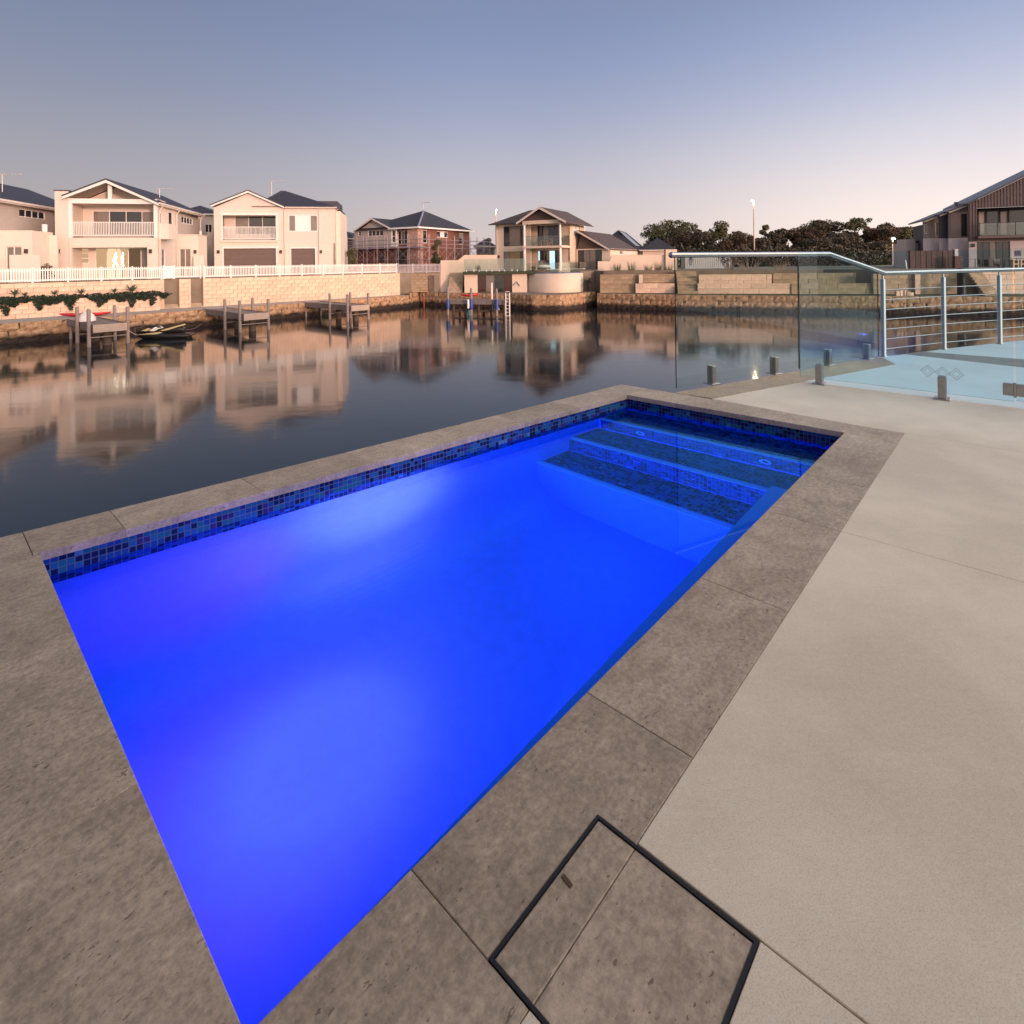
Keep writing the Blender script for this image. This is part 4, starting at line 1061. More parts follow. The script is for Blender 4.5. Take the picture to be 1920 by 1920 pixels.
M_LITW = emit('warm_curtain', (1.0, .62, .34), .62); M_LITB = emit('bright_curtain', (1.0, .70, .42), 1.05); M_LITD = emit('dim_room', (.45, .27, .15), .35)
window(h1, hg[0], gd + .05, 2, 3, pm=M_LITW)
window(h1, hg[1], gd + .05, bars=[.22, .40, .48, .62, .86], pm=[M_LITW, M_LITB, M_LITB, M_LITW, M_LITD, M_PANE2], name='sliding_door')
M_FAIRY = emit('fairy_bulb', (1.0, .88, .66), 14)
for px, y0_, y1_, w_ in ((216, 474, 501, .28), (230, 474, 500, .10)):
    r_ = random.Random(px); m = MB(); st = MB()
    for k in range(46):
        q = k / 45; uu_, zz_ = f.uv(px, y0_ + (y1_ - y0_) * q, gd - .5); rr_ = w_ * (.25 + .75 * q)
        m.lathe([(.004, -.028), (.028, 0), (.004, .028)], (uu_ + r_.uniform(-rr_, rr_), gd - .5 + r_.uniform(-.1, .1), zz_), 5)
    u_, z_ = f.uv(px, y0_, gd - .5); st.tube([(u_, gd - .5, zgl), (u_, gd - .5, z_)], .03, 6); fl = st.build('fairy_light_stand', M_BRONZE, h1); q = m.build('bulbs', M_FAIRY, fl); q['kind'] = 'stuff'
# open gable: barge boards, beam, king post, roof
m = MB(); m.box(ul, ur, -.06, .16, zbeam, zbt); m.build('gable_beam', M_WHITE, h1)
kx = f.uv(206, 360)[0]
MB().box(kx - .16, kx + .16, -.03, .13, zbt + .002, za - .5).build('king_post', M_WHITE, h1)
for u in (ul + .12, ur - .12): MB().box(u - .14, u + .14, -.03, .2, zfl, zbeam - .002).build('balcony_post', M_WHITE, h1)
railing(h1, ul + .26, ur - .26, zr0, zr1, .08)
ue0, ue1 = f.uv(122, 367)[0], f.uv(301, 379)[0]
for a, b_ in (((ue0, zeL - .05), (uap, za)), ((ue1, zeR - .05), (uap, za))):
    m = MB(); m.vpoly([(a[0], a[1]), (b_[0], b_[1] - .02), (b_[0], b_[1] - .40), (a[0], a[1] - .30)], -.55, -.42); m.build('barge_board', M_WHITE, h1)
m = MB()
plate(m, [(ue0, -.6, zeL), (uap, -.6, za), (uap, DEP, za), (ue0, DEP, zeL)][::-1], .13); plate(m, [(uap, -.6, za + .001), (ue1, -.6, zeR), (ue1, DEP, zeR), (uap, DEP, za + .001)][::-1], .13)
rf = m.build('roof', M_SLATE, h1)
MB().vpoly([(ul, zbt), (uap, za - .25), (ur, zbt)], 2.4, 2.5).build('gable_wall', M_CLAD, h1)
m = MB(); plate(m, [(ul - .1, -.4, zeL - .14), (uap, -.4, za - .14), (uap, 2.4, za - .14), (ul - .1, 2.4, zeL - .14)][::-1], .04); plate(m, [(uap, -.4, za - .14), (ur + .1, -.4, zeR - .02), (ur + .1, 2.4, zeR - .02), (uap, 2.4, za - .14)][::-1], .04); m.build('gable_soffit', M_CLAD, h1)
# side wall facing right, with gutter, downpipes and windows
class SideF:
    """maps the right-hand side wall: local x -> depth"""
def side_wall(par, f, u, d0, d1, z0, z1, holes_px, base_m, clad=True, pitch=.26, wins=None, name='side_wall'):
    hs = []
    for x0, y0, x1, y1 in holes_px:
        a = f.side(x0, y0, u); b_ = f.side(x1, y1, u); hs.append((min(a[0], b_[0]), max(a[0], b_[0]), min(a[1], b_[1]), max(a[1], b_[1])))
    fn = lambda p: Vector((u - p.y, p.x, p.z))
    m = MB(); m.wall(d0, d1, z0, z1, hs, 0, .25); m.turn(fn); m.build(name, base_m, par)
    if clad:
        m = MB(); m.boards(d0, d1, z0 + .02, z1, 0, holes=hs, pitch=pitch); m.turn(fn); q = m.build(name + '_boards', base_m, par); q['kind'] = 'stuff'
    for h in hs:
        n = 1 if h[1] - h[0] < 1.2 else (4 if h[1] - h[0] > 2.2 else 2)
        m = MB(); hh = []; w_ = (h[1] - h[0]) / n
        for i in range(n): hh.append((h[0] + w_ * i + .05, h[0] + w_ * (i + 1) - .05, h[2] + .06, h[3] - .06))
        m.wall(h[0], h[1], h[2], h[3], hh, .03, .10); m.turn(fn); wn = m.build('window', M_WHITE, par)
        for q in hh:
            m = MB(); m.box(q[0], q[1], .06, .07, q[2], q[3]); m.turn(fn); m.build('pane', M_PANE, wn)
    return hs
zgs = zeR - .35
side_wall(h1, f, ur, .36, 5.2, zgl, zgs, [(298, 398, 304, 431), (316, 397, 324, 448), (299, 466, 309, 503)], M_CLAD, True)
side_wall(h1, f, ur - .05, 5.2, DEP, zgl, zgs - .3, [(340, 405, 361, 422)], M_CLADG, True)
MB().box(ur - .1, ue1 + .06, .0, DEP, zeR - .34, zeR - .18).build('soffit', M_FASCIA, h1)
MB().box(ue1 + .02, ue1 + .14, -.5, DEP, zeR - .22, zeR - .06).build('gutter', M_FASCIA, h1)
MB().box(ur + .02, ur + .9, .3, 2.2, zfl - .12, zr1 - .12).build('solid_balustrade', M_RENDER, h1)
downpipe(h1, [(ue1 + .05, .6, zeR - .25), (ur + .12, .35, zeR - .75), (ur + .12, .3, zgl)])
downpipe(h1, [(ue1 + .05, 5.0, zeR - .25), (ur + .12, 4.8, zeR - .75), (ur + .12, 4.8, zgl)])
downpipe(h1, [(ue1 + .05, DEP - .6, zeR - .25), (ur + .12, DEP - .7, zeR - .75), (ur + .12, DEP - .7, 3)])
antenna(h1, f.uv(299, 352, 7)[0], 7, zeR + .2, f.uv(300, 353, 7)[1])
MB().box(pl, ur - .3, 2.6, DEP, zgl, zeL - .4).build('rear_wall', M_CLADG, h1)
# single storey annex right of it
fx = Frame(f.o.x, f.o.y, 13); an = root('annex', 'low rendered annex with a glazed door between the two gabled houses', 'building', fx)
dd = 5.6
b0 = rect(f, 327, 441, 372, 505, dd); hd = rect(f, 336, 466, 358, 503, dd); hd = (hd[0], hd[1], zgl + .02, hd[3])
m = MB(); m.wall(b0[0], b0[1], zgl, b0[3], [hd], dd, dd + 3); m.build('wall', M_RENDER, an)
MB().box(b0[0] - .05, b0[1] + .05, dd - .05, dd + 3.05, b0[3], b0[3] + .08).build('parapet_cap', M_FASCIA, an)
window(an, hd, dd + .1, 2, 1, pm=M_PANE2, name='door'); sconce(an, *f.uv(366.5, 472, dd), dd)
b1 = rect(f, 362.5, 479, 382, 505, dd - .8); MB().bbox(b1[0], b1[1], dd - .8, dd - .6, zgl, b1[3], .02).build('screen_wall', M_RENDER, an)
MB().tube([(f.uv(370, 432, dd)[0], dd + 1, b0[3]), (f.uv(370, 432, dd)[0], dd + 1, f.uv(370, 432, dd)[1])], .12, 8).build('flue', M_FASCIA, an)
# ---- house cut by the left edge of the picture
f0 = Frame(-43.1, 46.8, 13)
h0 = root('weatherboard_house', 'grey weatherboard house with dark roof cut off by the left edge', 'house', f0)
zg0 = f0.side(0, 374, 0)[1]
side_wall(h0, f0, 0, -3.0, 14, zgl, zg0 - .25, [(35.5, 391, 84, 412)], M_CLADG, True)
MB().box(-.1, .55, -3.4, 14, zg0 - .30, zg0 - .16).build('soffit', M_FASCIA, h0); MB().box(.5, .64, -3.6, 14, zg0 - .2, zg0 - .02).build('gutter', M_FASCIA, h0)
m = MB(); rx = -5.5; plate(m, [(.55, -3.6, zg0 - .02), (.55, 14.2, zg0 - .02), (rx, 14.2, zg0 + 2.6), (rx, -3.6, zg0 + 2.6)], .13); plate(m, [(rx, -3.6, zg0 + 2.601), (rx, 14.2, zg0 + 2.601), (-11.5, 14.2, zg0), (-11.5, -3.6, zg0)], .13)
m.build('roof', M_SLATE, h0); MB().box(-11, -.3, -2.9, 13.9, zgl, zg0 - .3).build('wall', M_CLADG, h0)
m = MB(); m.vpoly([(-11, zg0 - .3), (-.3, zg0 - .3), (rx, zg0 + 2.3)], -2.9, 13.9); m.build('gable_wall', M_CLADG, h0)
downpipe(h0, [(.55, -1.0, zg0 - .2), (.12, -1.1, zg0 - .7), (.1, -1.1, 2.4)]); downpipe(h0, [(.55, 9.4, zg0 - .2), (.12, 9.3, zg0 - .7), (.1, 9.3, 0)])
antenna(h0, f0.uv(4, 325, 4)[0], 4, zg0 + 1, f0.uv(4, 326, 4)[1], 1.5)
a0 = root('annex', 'low rendered annex with wall lantern at the left edge of the picture', 'building', f0)
d0 = -.8
q0 = rect(f0, -30, 432, 61, 505, d0); qd = rect(f0, 10, 462, 41, 503, d0); qd = (qd[0], qd[1], zgl + .02, qd[3])
m = MB(); m.wall(q0[0], q0[1], zgl, q0[3], [qd], d0, d0 + .25); m.box(q0[0], q0[1], d0 + .26, d0 + 3, zgl, q0[3] - .01); m.build('wall', M_RENDER, a0)
window(a0, qd, d0 + .1, 2, 1, pm=M_PANE2, name='door'); sconce(a0, *f0.uv(50.5, 471, d0), d0)
q1 = rect(f0, 62, 441, 108, 505, d0 + 2.5); MB().box(q1[0], q1[1], d0 + 2.5, d0 + 2.7, zgl, q1[3]).build('courtyard_wall', M_RENDER, a0)
q2 = rect(f0, 17, 478, 74, 505, d0 - 1.2); MB().bbox(q2[0], q2[1], d0 - 1.2, d0 - 1.0, zgl, q2[3], .02).build('screen_wall', M_RENDER, a0)
u_, z_ = f0.uv(76, 420, d0 + 2.6); MB().tube([(u_, d0 + 3.2, 2), (u_, d0 + 3.2, z_)], .2, 10).build('flue', M_WHITE, a0)
p = f0.o + f0.ex * f0.uv(92, 490, d0 + 1)[0] + f0.ey * (d0 + 1); bush('loose olive bush behind the fence left of the gabled house', p.x, p.y, 0, (1.0, .8, 1.0), FOL_OLIVE, 4, 500, .10)
# ---- roofs glimpsed between the houses
def hip_house(label, f, u0, u1, dep, zb, ze, za_, m=None, wallm=None, name='hip_roofed_house', wins=()):
    h = root(name, label, 'house', f); o_ = .5
    MB().box(u0, u1, 0, dep, zb, ze - .05).build('wall', wallm or M_RENDER, h)
    MB().box(u0 - o_, u1 + o_, -o_, dep + o_, ze - .16, ze - .003).build('eaves', M_FASCIA, h)
    w_ = u1 - u0; r0, r1 = (u0 + min(w_, dep) / 2, u1 - min(w_, dep) / 2) if w_ >= dep else ((u0 + u1) / 2,) * 2
    y0, y1 = (dep / 2, dep / 2) if w_ >= dep else (w_ / 2, dep - w_ / 2)
    a, b_, c_, d_ = (u0 - o_, -o_, ze), (u1 + o_, -o_, ze), (u1 + o_, dep + o_, ze), (u0 - o_, dep + o_, ze); e_, g_2 = (r0, y0, za_), (r1, y1, za_)
    mb = MB()
    if w_ >= dep: mb.add([a, b_, c_, d_, e_, g_2], [(0, 1, 5, 4), (1, 2, 5), (2, 3, 4, 5), (3, 0, 4), (3, 2, 1, 0)])
    else: mb.add([a, b_, c_, d_, e_, g_2], [(0, 1, 4), (1, 2, 5, 4), (2, 3, 5), (3, 0, 4, 5), (3, 2, 1, 0)])
    mb.build('roof', m or M_SLATE, h)
    for wx in wins: window(h, rect(f, *wx, 0), -.05, 2)
    return h
fb = Frame((372 - CX) / FOC * 68, 68, 13)
hb_ = hip_house('slate roofed house peeping out between the two gabled houses', fb, fb.uv(330, 400)[0], fb.uv(400, 400)[0], 9, 0, fb.uv(380, 401)[1], fb.uv(360, 382)[1], wins=[(384.5, 420, 398, 436)])
# ---- house with brown garage doors
f = Frame((465 - CX) / FOC * 63, 63, 11)
h2 = root('garage_house', 'pale two storey house with brown garage doors and slate blue hipped roof', 'house', f)
ul = f.uv(401, 420)[0]; ur = f.uv(534, 420)[0]; uw = f.uv(628, 420)[0]; uap, za = f.uv(466.4, 357); zL = f.uv(398, 384.5)[1]; zR = f.uv(533, 387)[1]; ze = min(zL, zR)
hA = rect(f, 416, 403.5, 519, 450, 0); hG = rect(f, 419, 466, 520, 510, 0); hG = (hG[0], hG[1], zgl, hG[3])
m = MB(); m.wall(ul, ur, zgl, ze - .3, [hA, hG], 0, .3); m.build('front_wall', M_RENDER, h2)
m = MB(); m.vpoly([(ul, ze - .3), (ur, ze - .3), (ur, zR - .28), (uap, za - .28), (ul, zL - .28)], 0, .3); m.build('gable_wall', M_CLAD, h2)
sl_ = (za - ze) / (uap - ul)
m = MB(); zb_ = f.uv(466, 386)[1]
m.boards(ul + .1, ur - .1, zb_, za - .45, 0, pitch=.26, clip=lambda z: (uap - (za - .35 - z) / sl_, uap + (za - .35 - z) / sl_)); q = m.build('gable_boards', M_CLAD, h2); q['kind'] = 'stuff'
MB().box(hA[0] - .15, hA[1] + .15, -.08, .0, hA[3], hA[3] + .26).build('lintel', M_WHITE, h2); MB().box(hA[0] - .1, hA[1] + .1, -.14, -.002, hA[2] - .22, hA[2]).build('sill', M_RENDER, h2)
for u in (hA[0], hA[1]): MB().box(u - .08, u + .08, -.05, -.001, hA[2], hA[3] - .003).build('trim', M_WHITE, h2)
for u in (hG[0], hG[1]): MB().box(u - .12, u + .02, -.05, -.001, hG[2], hG[3]).build('trim', M_WHITE, h2)
MB().box(hG[0] - .12, hG[1] + .12, -.06, -.001, hG[3] + .002, hG[3] + .16).build('trim', M_WHITE, h2)
railing(h2, hA[0] + .08, hA[1] - .08, f.uv(467, 448)[1], f.uv(467, 425)[1], .05)
hs = rect(f, 440, 405, 518, 440, 1.8); m = MB(); m.wall(hA[0] - .3, hA[1] + .3, hA[2] - .2, hA[3] + .3, [hs], 1.8, 1.9); m.box(hA[0] - .3, hA[1] + .3, .3, 1.8, hA[2] - .25, hA[2] - .05); m.box(hA[0] - .3, hA[1] + .3, .3, 1.8, hA[3] + .02, hA[3] + .1); m.build('balcony_back_wall', M_CLAD, h2)
window(h2, hs, 1.82, 3, pm=[M_PANE2, M_PANE, M_PANE], name='sliding_door')
m = MB(); n = 5
for i in range(n): m.box(hG[0], hG[1], .12, .16, hG[2] + (hG[3] - hG[2]) * i / n + .012, hG[2] + (hG[3] - hG[2]) * (i + 1) / n)
m.build('garage_door', M_DOORBROWN, h2)
for px in (410, 527): sconce(h2, *f.uv(px, 472))
for a, b_ in (((f.uv(397, 384)[0], zL), (uap, za)), ((f.uv(534, 388)[0], zR), (uap, za))):
    m = MB(); m.vpoly([a, b_, (b_[0], b_[1] - .3), (a[0], a[1] - .24)], -.42, -.32); m.build('barge_board', M_WHITE, h2)
m = MB(); ua_, ub_ = f.uv(396, 385)[0], f.uv(535, 388)[0]
plate(m, [(ua_, -.45, zL + .03), (uap, -.45, za + .03), (uap, 8, za + .03), (ua_, 8, zL + .03)][::-1], .12); plate(m, [(uap, -.45, za + .031), (ub_, -.45, zR + .03), (ub_, 8, zR + .03), (uap, 8, za + .031)][::-1], .12)
m.build('gable_roof', M_SLATE, h2)
# right wing
wd_ = .25
hW = rect(f, 542, 404, 595, 433, wd_); hG2 = rect(f, 545.6, 466, 593, 510, wd_); hG2 = (hG2[0], hG2[1], zgl, hG2[3]); zew = f.uv(590, 390)[1]
m = MB(); m.wall(ur, uw, zgl, zew, [hW, hG2], wd_, wd_ + .3); m.build('wing_wall', M_RENDER, h2)
zc_ = f.uv(580, 456)[1]; m = MB(); m.boards(ur + .12, uw - .02, zc_, zew - .05, wd_, holes=[(hW[0] - .1, hW[1] + .1, hW[2] - .1, hW[3] + .1)], pitch=.26); q = m.build('wing_boards', M_CLAD, h2); q['kind'] = 'stuff'
window(h2, (hW[0] - .08, hW[1] + .08, hW[2] - .08, hW[3] + .08), wd_ - .04, bars=[.24, .74], pm=[M_PANE2, M_BLIND, M_PANE2], fw=.1)
m = MB()
for i in range(5): m.box(hG2[0], hG2[1], wd_ + .12, wd_ + .16, hG2[2] + (hG2[3] - hG2[2]) * i / 5 + .012, hG2[2] + (hG2[3] - hG2[2]) * (i + 1) / 5)
m.build('garage_door', M_DOORBROWN, h2)
MB().box(hG2[0] - .1, hG2[1] + .1, wd_ - .05, wd_ - .001, hG2[3] + .002, hG2[3] + .14).build('trim', M_WHITE, h2)
for u in (hG2[0], hG2[1]): MB().box(u - .1, u + .02, wd_ - .05, wd_ - .001, hG2[2], hG2[3]).build('trim', M_WHITE, h2)
sconce(h2, *f.uv(602, 472, wd_), wd_); downpipe(h2, [(f.uv(598, 400, wd_)[0], wd_ - .1, zew - .1), (f.uv(598, 400, wd_)[0], wd_ - .1, zgl)]); downpipe(h2, [(ur - .02, -.1, zR - .3), (ur - .02, -.1, zgl)])
MB().box(ur - .2, uw + .25, wd_ - .35, wd_ - .2, zew - .02, zew + .14).build('gutter', M_FASCIA, h2)
side_wall(h2, f, uw, wd_, 9, zgl, zew - .05, [], M_RENDER, False)
fr = rect(f, 629, 394, 640, 505, 1.2); MB().box(uw + .003, fr[1] - .05, 1.2, 9, zgl, zew - .25).build('return_wall', M_RENDER, h2)
hz_ = f.uv(528, 356, 4)[1]; hx = f.uv(527, 356, 4.5)[0]; hx2 = f.uv(600, 383, 4.5)[0]
m = MB(); m.add([(ur - 3.5, wd_ - .4, zew + .1), (uw + .3, wd_ - .4, zew + .1), (uw + .3, 9.5, zew + .1), (ur - 3.5, 9.5, zew + .1), (hx, 4.6, hz_), (hx + .4, 4.9, hz_)], [(0, 1, 5, 4), (1, 2, 5), (2, 3, 4, 5), (3, 0, 4), (3, 2, 1, 0)])
m.build('hip_roof', M_SLATE, h2)
u0, z0 = f.uv(598, 383, 6); u1, z1 = f.uv(639, 384, 6); zz2 = f.uv(636, 396, 6)[1]
m = MB(); m.box(u0, u1, 2.2, 8, zz2, z0); m.build('rear_roof', M_SLATE, h2); MB().box(u0, u1 + .15, 2.0, 2.18, zz2 - .2, zz2).build('rear_gutter', M_FASCIA, h2)
antenna(h2, f.uv(509, 338, 3)[0], 3, hz_ - 1.2, f.uv(509, 339, 3)[1])
MB().box(ul + .05, uw - .1, 2.1, 9, zgl, ze - .35).build('rear_wall', M_CLADG, h2)
# ---- brick house behind scaffolding
Yb = 78; f = Frame((784 - CX) / FOC * Yb, Yb, -30)
h3 = root('brick_house', 'red brick house under construction with dark hipped roof behind scaffolding', 'house', f)
zeb = f.uv(784, 426)[1]; zab = f.uv(768, 397, 6)[1]; uL = f.uv(664, 440)[0]; uG = f.uv(733, 430)[0]
dR = f.side(880, 434, 0)[0]
zm = f.uv(720, 466)[1]
# left face: clad gable wing then brick verandah
gz = f.uv(701, 410)[1]; gu = f.uv(701, 410)[0]; g0 = f.uv(672, 431)[0]
hw = [rect(f, 690, 432.5, 718.5, 442), rect(f, 671, 434, 677, 442)]
m = MB(); m.wall(uL, uG, zm, zeb - .1, hw, 0, .25); m.vpoly([(g0, zeb - .1), (uG, zeb - .1), (gu, gz - .1)], 0, .25); m.build('clad_wall', M_CLADG, h3)
m = MB(); m.boards(uL, uG - .02, zm, zeb - .1, 0, holes=hw, pitch=.4); q = m.build('cladding_sheets', M_CLADG, h3); q['kind'] = 'stuff'
window(h3, hw[0], .06, 4); window(h3, hw[1], .06, 1, 2)
m = MB(); m.wall(uL, -2.2, -.03, zm, [rect(f, 708, 474, 720, 492), rect(f, 738, 470, 760, 500)], .3, .5); m.build('lower_brick_wall', M_BRICK, h3)
for q in (rect(f, 708, 474, 720, 492), rect(f, 738, 470, 760, 500)): window(h3, q, .36, 2, fm=M_BRONZE)
hv = rect(f, 746, 433, 776, 458, .6); hn = rect(f, 734.5, 432, 741, 454, 0)
m = MB(); m.wall(uG, -1.0, zm, zeb, [hv], .6, .8); m.build('verandah_wall', M_BRICK, h3); window(h3, hv, .64, 5, pm=[M_PANE, M_PANE2])
m = MB(); m.wall(uG, f.uv(743, 440)[0], zm, zeb - .05, [hn], 0, .25); m.build('bay_wall', M_WHITE, h3); window(h3, hn, .05, 1, 2)
for u0_, u1_, z0_, z1_ in ((-2.0, -.02, -.03, zm), (-1.9, -.02, zm + .25, zeb - .02)): MB().box(u0_, u1_, .0, 1.2, z0_, z1_).build('brick_pier', M_BRICK2, h3)
MB().box(uL - .2, .4, -.9, 1.0, zm, zm + .22).build('floor_band', M_GALV, h3)
# right face
fn3 = lambda p: Vector((-p.y, p.x, p.z))
def hside(x0, y0, x1, y1):
    a = f.side(x0, y0, 0); b_ = f.side(x1, y1, 0); return (min(a[0], b_[0]), max(a[0], b_[0]), min(a[1], b_[1]), max(a[1], b_[1]))
hr = [hside(791, 431, 801, 456), hside(819, 433, 840, 446), hside(861, 437, 869.5, 458)]
m = MB(); m.wall(1.21, dR, -.03, zeb - .1, hr, 0, .25); m.turn(fn3); m.build('right_brick_wall', M_BRICK, h3)
for k, q in enumerate(hr):
    m = MB(); n = 3 if k == 1 else 1; w_ = (q[1] - q[0]) / n; hh = [(q[0] + w_ * i + .06, q[0] + w_ * (i + 1) - .06, q[2] + .08, q[3] - .08) for i in range(n)]
    m.wall(q[0], q[1], q[2], q[3], hh, .05, .12); m.turn(fn3); wn = m.build('window', M_WHITE, h3)
    for i, r2 in enumerate(hh): m = MB(); m.box(r2[0], r2[1], .08, .09, r2[2], r2[3]); m.turn(fn3); m.build('pane', M_BLIND if (k == 1 and i == 1) else M_PANE, wn)
m = MB(); o_ = .6; uB = uG - 1.0; y2 = dR + .5; mid = (-3.8, 6.0, zab)
m.add([(uB - 6, -o_, zeb), (o_, -o_, zeb), (o_, y2, zeb), (uB - 6, y2, zeb), (uB + .5, 6.0, zab - .6), mid, (-3.8, y2 - 6, zab - .2)], [(0, 1, 5, 4), (1, 2, 6, 5), (2, 3, 4, 6), (3, 0, 4), (4, 5, 6), (3, 2, 1, 0)])
m.build('hip_roof', M_SLATE2, h3)
MB().tube([(o_, -o_, zeb + .08), mid], .16, 6).build('hip_capping', mat('blue_hip_capping', (.20, .20, .30), .5), h3)
m = MB(); gl0 = f.uv(671, 432)[0]; gr0 = f.uv(734, 428)[0]; gzz = gz + .1
plate(m, [(gl0 - .4, -.5, zeb - .05), (gu, -.5, gzz), (gu, 6, gzz), (gl0 - .4, 6, zeb - .05)][::-1], .12); plate(m, [(gu, -.5, gzz), (gr0 + .3, -.5, zeb + .05), (gr0 + .3, 6, zeb + .05), (gu, 6, gzz)][::-1], .12); m.build('gable_roof', M_SLATE2, h3)
for a in ((gl0 - .4, zeb - .05), (gr0 + .3, zeb + .05)):
    m = MB(); m.vpoly([a, (gu, gzz), (gu, gzz - .25), (a[0], a[1] - .22)], -.56, -.5); m.build('barge_board', M_FASCIA, h3)
m = MB(); m.box(gr0, o_ + .1, -o_ - .12, -o_, zeb - .16, zeb + .06); m.box(o_, o_ + .12, -o_, y2, zeb - .16, zeb + .06); m.build('gutter', M_WHITE, h3)
MB().box(uL - .02, -.3, .85, 8, -.03, zeb - .15).build('core_wall', M_BRICK, h3); antenna(h3, -3.8, 6, zab - .2, f.uv(768, 382, 6)[1], 1.4)
# scaffolding
sc_ = thing('scaffolding', 'steel scaffold with planks and cross braces around the brick house', 'scaffolding', f.o, f.a)
pl_ = MB(); br = MB(); dk = MB()
zt = zm + 1.4
def bay(p, q):
    n = max(1, round((q - p).length / 2.0)); e_ = (q - p) / n
    for i in range(n + 1):
        a = p + e_ * i; pl_.tube([(a.x, a.y, -.03), (a.x, a.y, zt + .4)], .035, 5)
        if i < n:
            b_ = a + e_
            for z in (zm * .5, zm + .5, zm + 1.1): pl_.tube([(a.x, a.y, z), (b_.x, b_.y, z)], .03, 4)
            br.tube([(a.x, a.y, .1), (b_.x, b_.y, zm * .55)], .025, 4); br.tube([(a.x, a.y, zm * .95), (b_.x, b_.y, zm * .5)], .025, 4); br.tube([(a.x, a.y, zm * .5), (b_.x, b_.y, zm * .95)], .025, 4)
for off in (1.3, 2.3):
    bay(Vector((uL - 1, -off, 0)), Vector((off, -off, 0))); bay(Vector((off, -off, 0)), Vector((off, dR + 2.5, 0)))
dk.box(uL - 1.2, 2.35, -2.3, -1.3, zm - .1, zm - .02); dk.box(1.3, 2.3, -1.28, dR + 2.5, zm - .1, zm - .02)
for mb_, nm in ((pl_, 'standards'), (br, 'cross_braces')):
    q = mb_.build(nm, M_GALV, sc_); q['kind'] = 'stuff'
dk.build('plank_deck', mat('scaffold_plank', (.28, .24, .27), .7, var=.2, scale=3), sc_)
M_RUBBLE = mat('rubble', (.30, .19, .14), .95, var=.4, scale=2)
rb = MB(); r_ = random.Random(2)
for i in range(260):
    px = r_.uniform(640, 830); Y = r_.uniform(70, 75); p = AT(px, 494, Y); s_ = r_.uniform(.15, .5)
    rb.add([(p.x + dx * s_ * r_.uniform(.6, 1.3), p.y + dy * s_, -.05 + (dz + 1) * .5 * s_ * r_.uniform(.8, 1.4)) for dx, dy, dz in ((-1, -1, -1), (1, -1, -1), (1, 1, -1), (-1, 1, -1), (-.6, -.6, 1), (.6, -.6, 1), (.6, .6, 1), (-.6, .6, 1))], [(4, 5, 6, 7), (0, 1, 5, 4), (1, 2, 6, 5), (2, 3, 7, 6), (3, 0, 4, 7)])
rb.build('building_rubble', M_RUBBLE, label='heap of building rubble at the foot of the scaffolding', category='rubble', kind='stuff')
# ================================================================== jetties and what lies on them
JG = 'timber jetties on the canal'
def jetty(label, fl, bl, wd, ztop=-2.66):
    ey = Vector((bl[0] - fl[0], bl[1] - fl[1], 0)); ln = ey.length; ey /= ln; an = math.atan2(-ey.x, ey.y)
    t_ = thing('jetty', label, 'jetty', (fl[0], fl[1], ztop), an, JG)
    pk = MB(); n = int(ln / .145); r_ = random.Random(int(fl[1]))
    for i in range(n): pk.box(.02, wd - .02, .05 + i * .145, .05 + i * .145 + .137, -.04, r_.uniform(-.004, .004))
    q = pk.build('decking_boards', M_TIMBER, t_); q['kind'] = 'stuff'
    MB().bbox(-.06, wd + .06, -.05, .0, -.46, .05, .01).build('front_fascia', mat('pale_fascia_board', (.36, .28, .235), .8, var=.15, scale=3), t_)
    for x in (-.06, wd): MB().bbox(x, x + .06, .003, ln, -.40, .06, .01).build('side_fascia', M_TIMBER, t_)
    for x, y in ((-.2, .35), (wd + .2, .35), (-.2, 3.3), (wd + .2, 3.3)):
        m = MB(); m.lathe([(.115, -2.6), (.115, 1.02), (.07, 1.10)], (x, y, 0), 10); m.build('mooring_post', M_POST, t_)
    for y in (.75, 3.6): MB().lathe([(.27, -2.6), (.26, -.42)], (wd * .5, y, 0), 12).build('pile', M_PILE, t_)
    for y in (.35, 3.3):
        for z in (-.80, -1.45): MB().tube([(-.2, y, z), (wd + .2, y, z)], .045, 6).build('brace_rail', M_POST, t_)
    for x in (.1, wd - .1): MB().lathe([(.1, -1.5), (.1, -.4)], (x, ln - .4, 0), 8).build('stub_pile', M_POST, t_)
    return t_, an
J1, a1 = jetty('leftmost timber jetty with a white dome float and tied watercraft', (-27.2, 36.1), (-32.6, 40.7), 1.75)
J2, a2 = jetty('second timber jetty from the left, in front of the pale garage house', (-20.7, 42.9), (-27.2, 48.8), 1.8)
J3, a3 = jetty('third timber jetty from the left, in front of the brick house', (-14.5, 50.1), (-21.0, 55.7), 1.8)
def boat_hull(sections, mi=0):
    """sections: (x, half width, keel z, deck z)"""
    m = MB(); k = 9; v = []
    for x, hw, zk, zd in sections:
        for j in range(k):
            a = math.pi * (j / (k - 1)); c_ = math.cos(a); s_ = math.sin(a)
            v.append((x, -hw * c_, zd - (zd - zk) * s_ ** .7))
    fs = []
    n = len(sections)
    for i in range(n - 1):
        for j in range(k - 1): fs.append((i * k + j, (i + 1) * k + j, (i + 1) * k + j + 1, i * k + j + 1))
        fs.append((i * k + k - 1, (i + 1) * k + k - 1, (i + 1) * k, i * k))
    m.add(v, fs, mi, True); m.add([v[j] for j in range(k)], [tuple(range(k))], mi); m.add([v[(n - 1) * k + j] for j in range(k)], [tuple(range(k - 1, -1, -1))], mi)
    return m
M_RED = mat('red_plastic', (.52, .018, .03), .35); M_YEL = mat('yellow_gelcoat', (.55, .43, .20), .35); M_JBLK = mat('black_gelcoat', (.016, .014, .014), .3); M_JWHT = mat('white_gelcoat', (.75, .70, .66), .3)
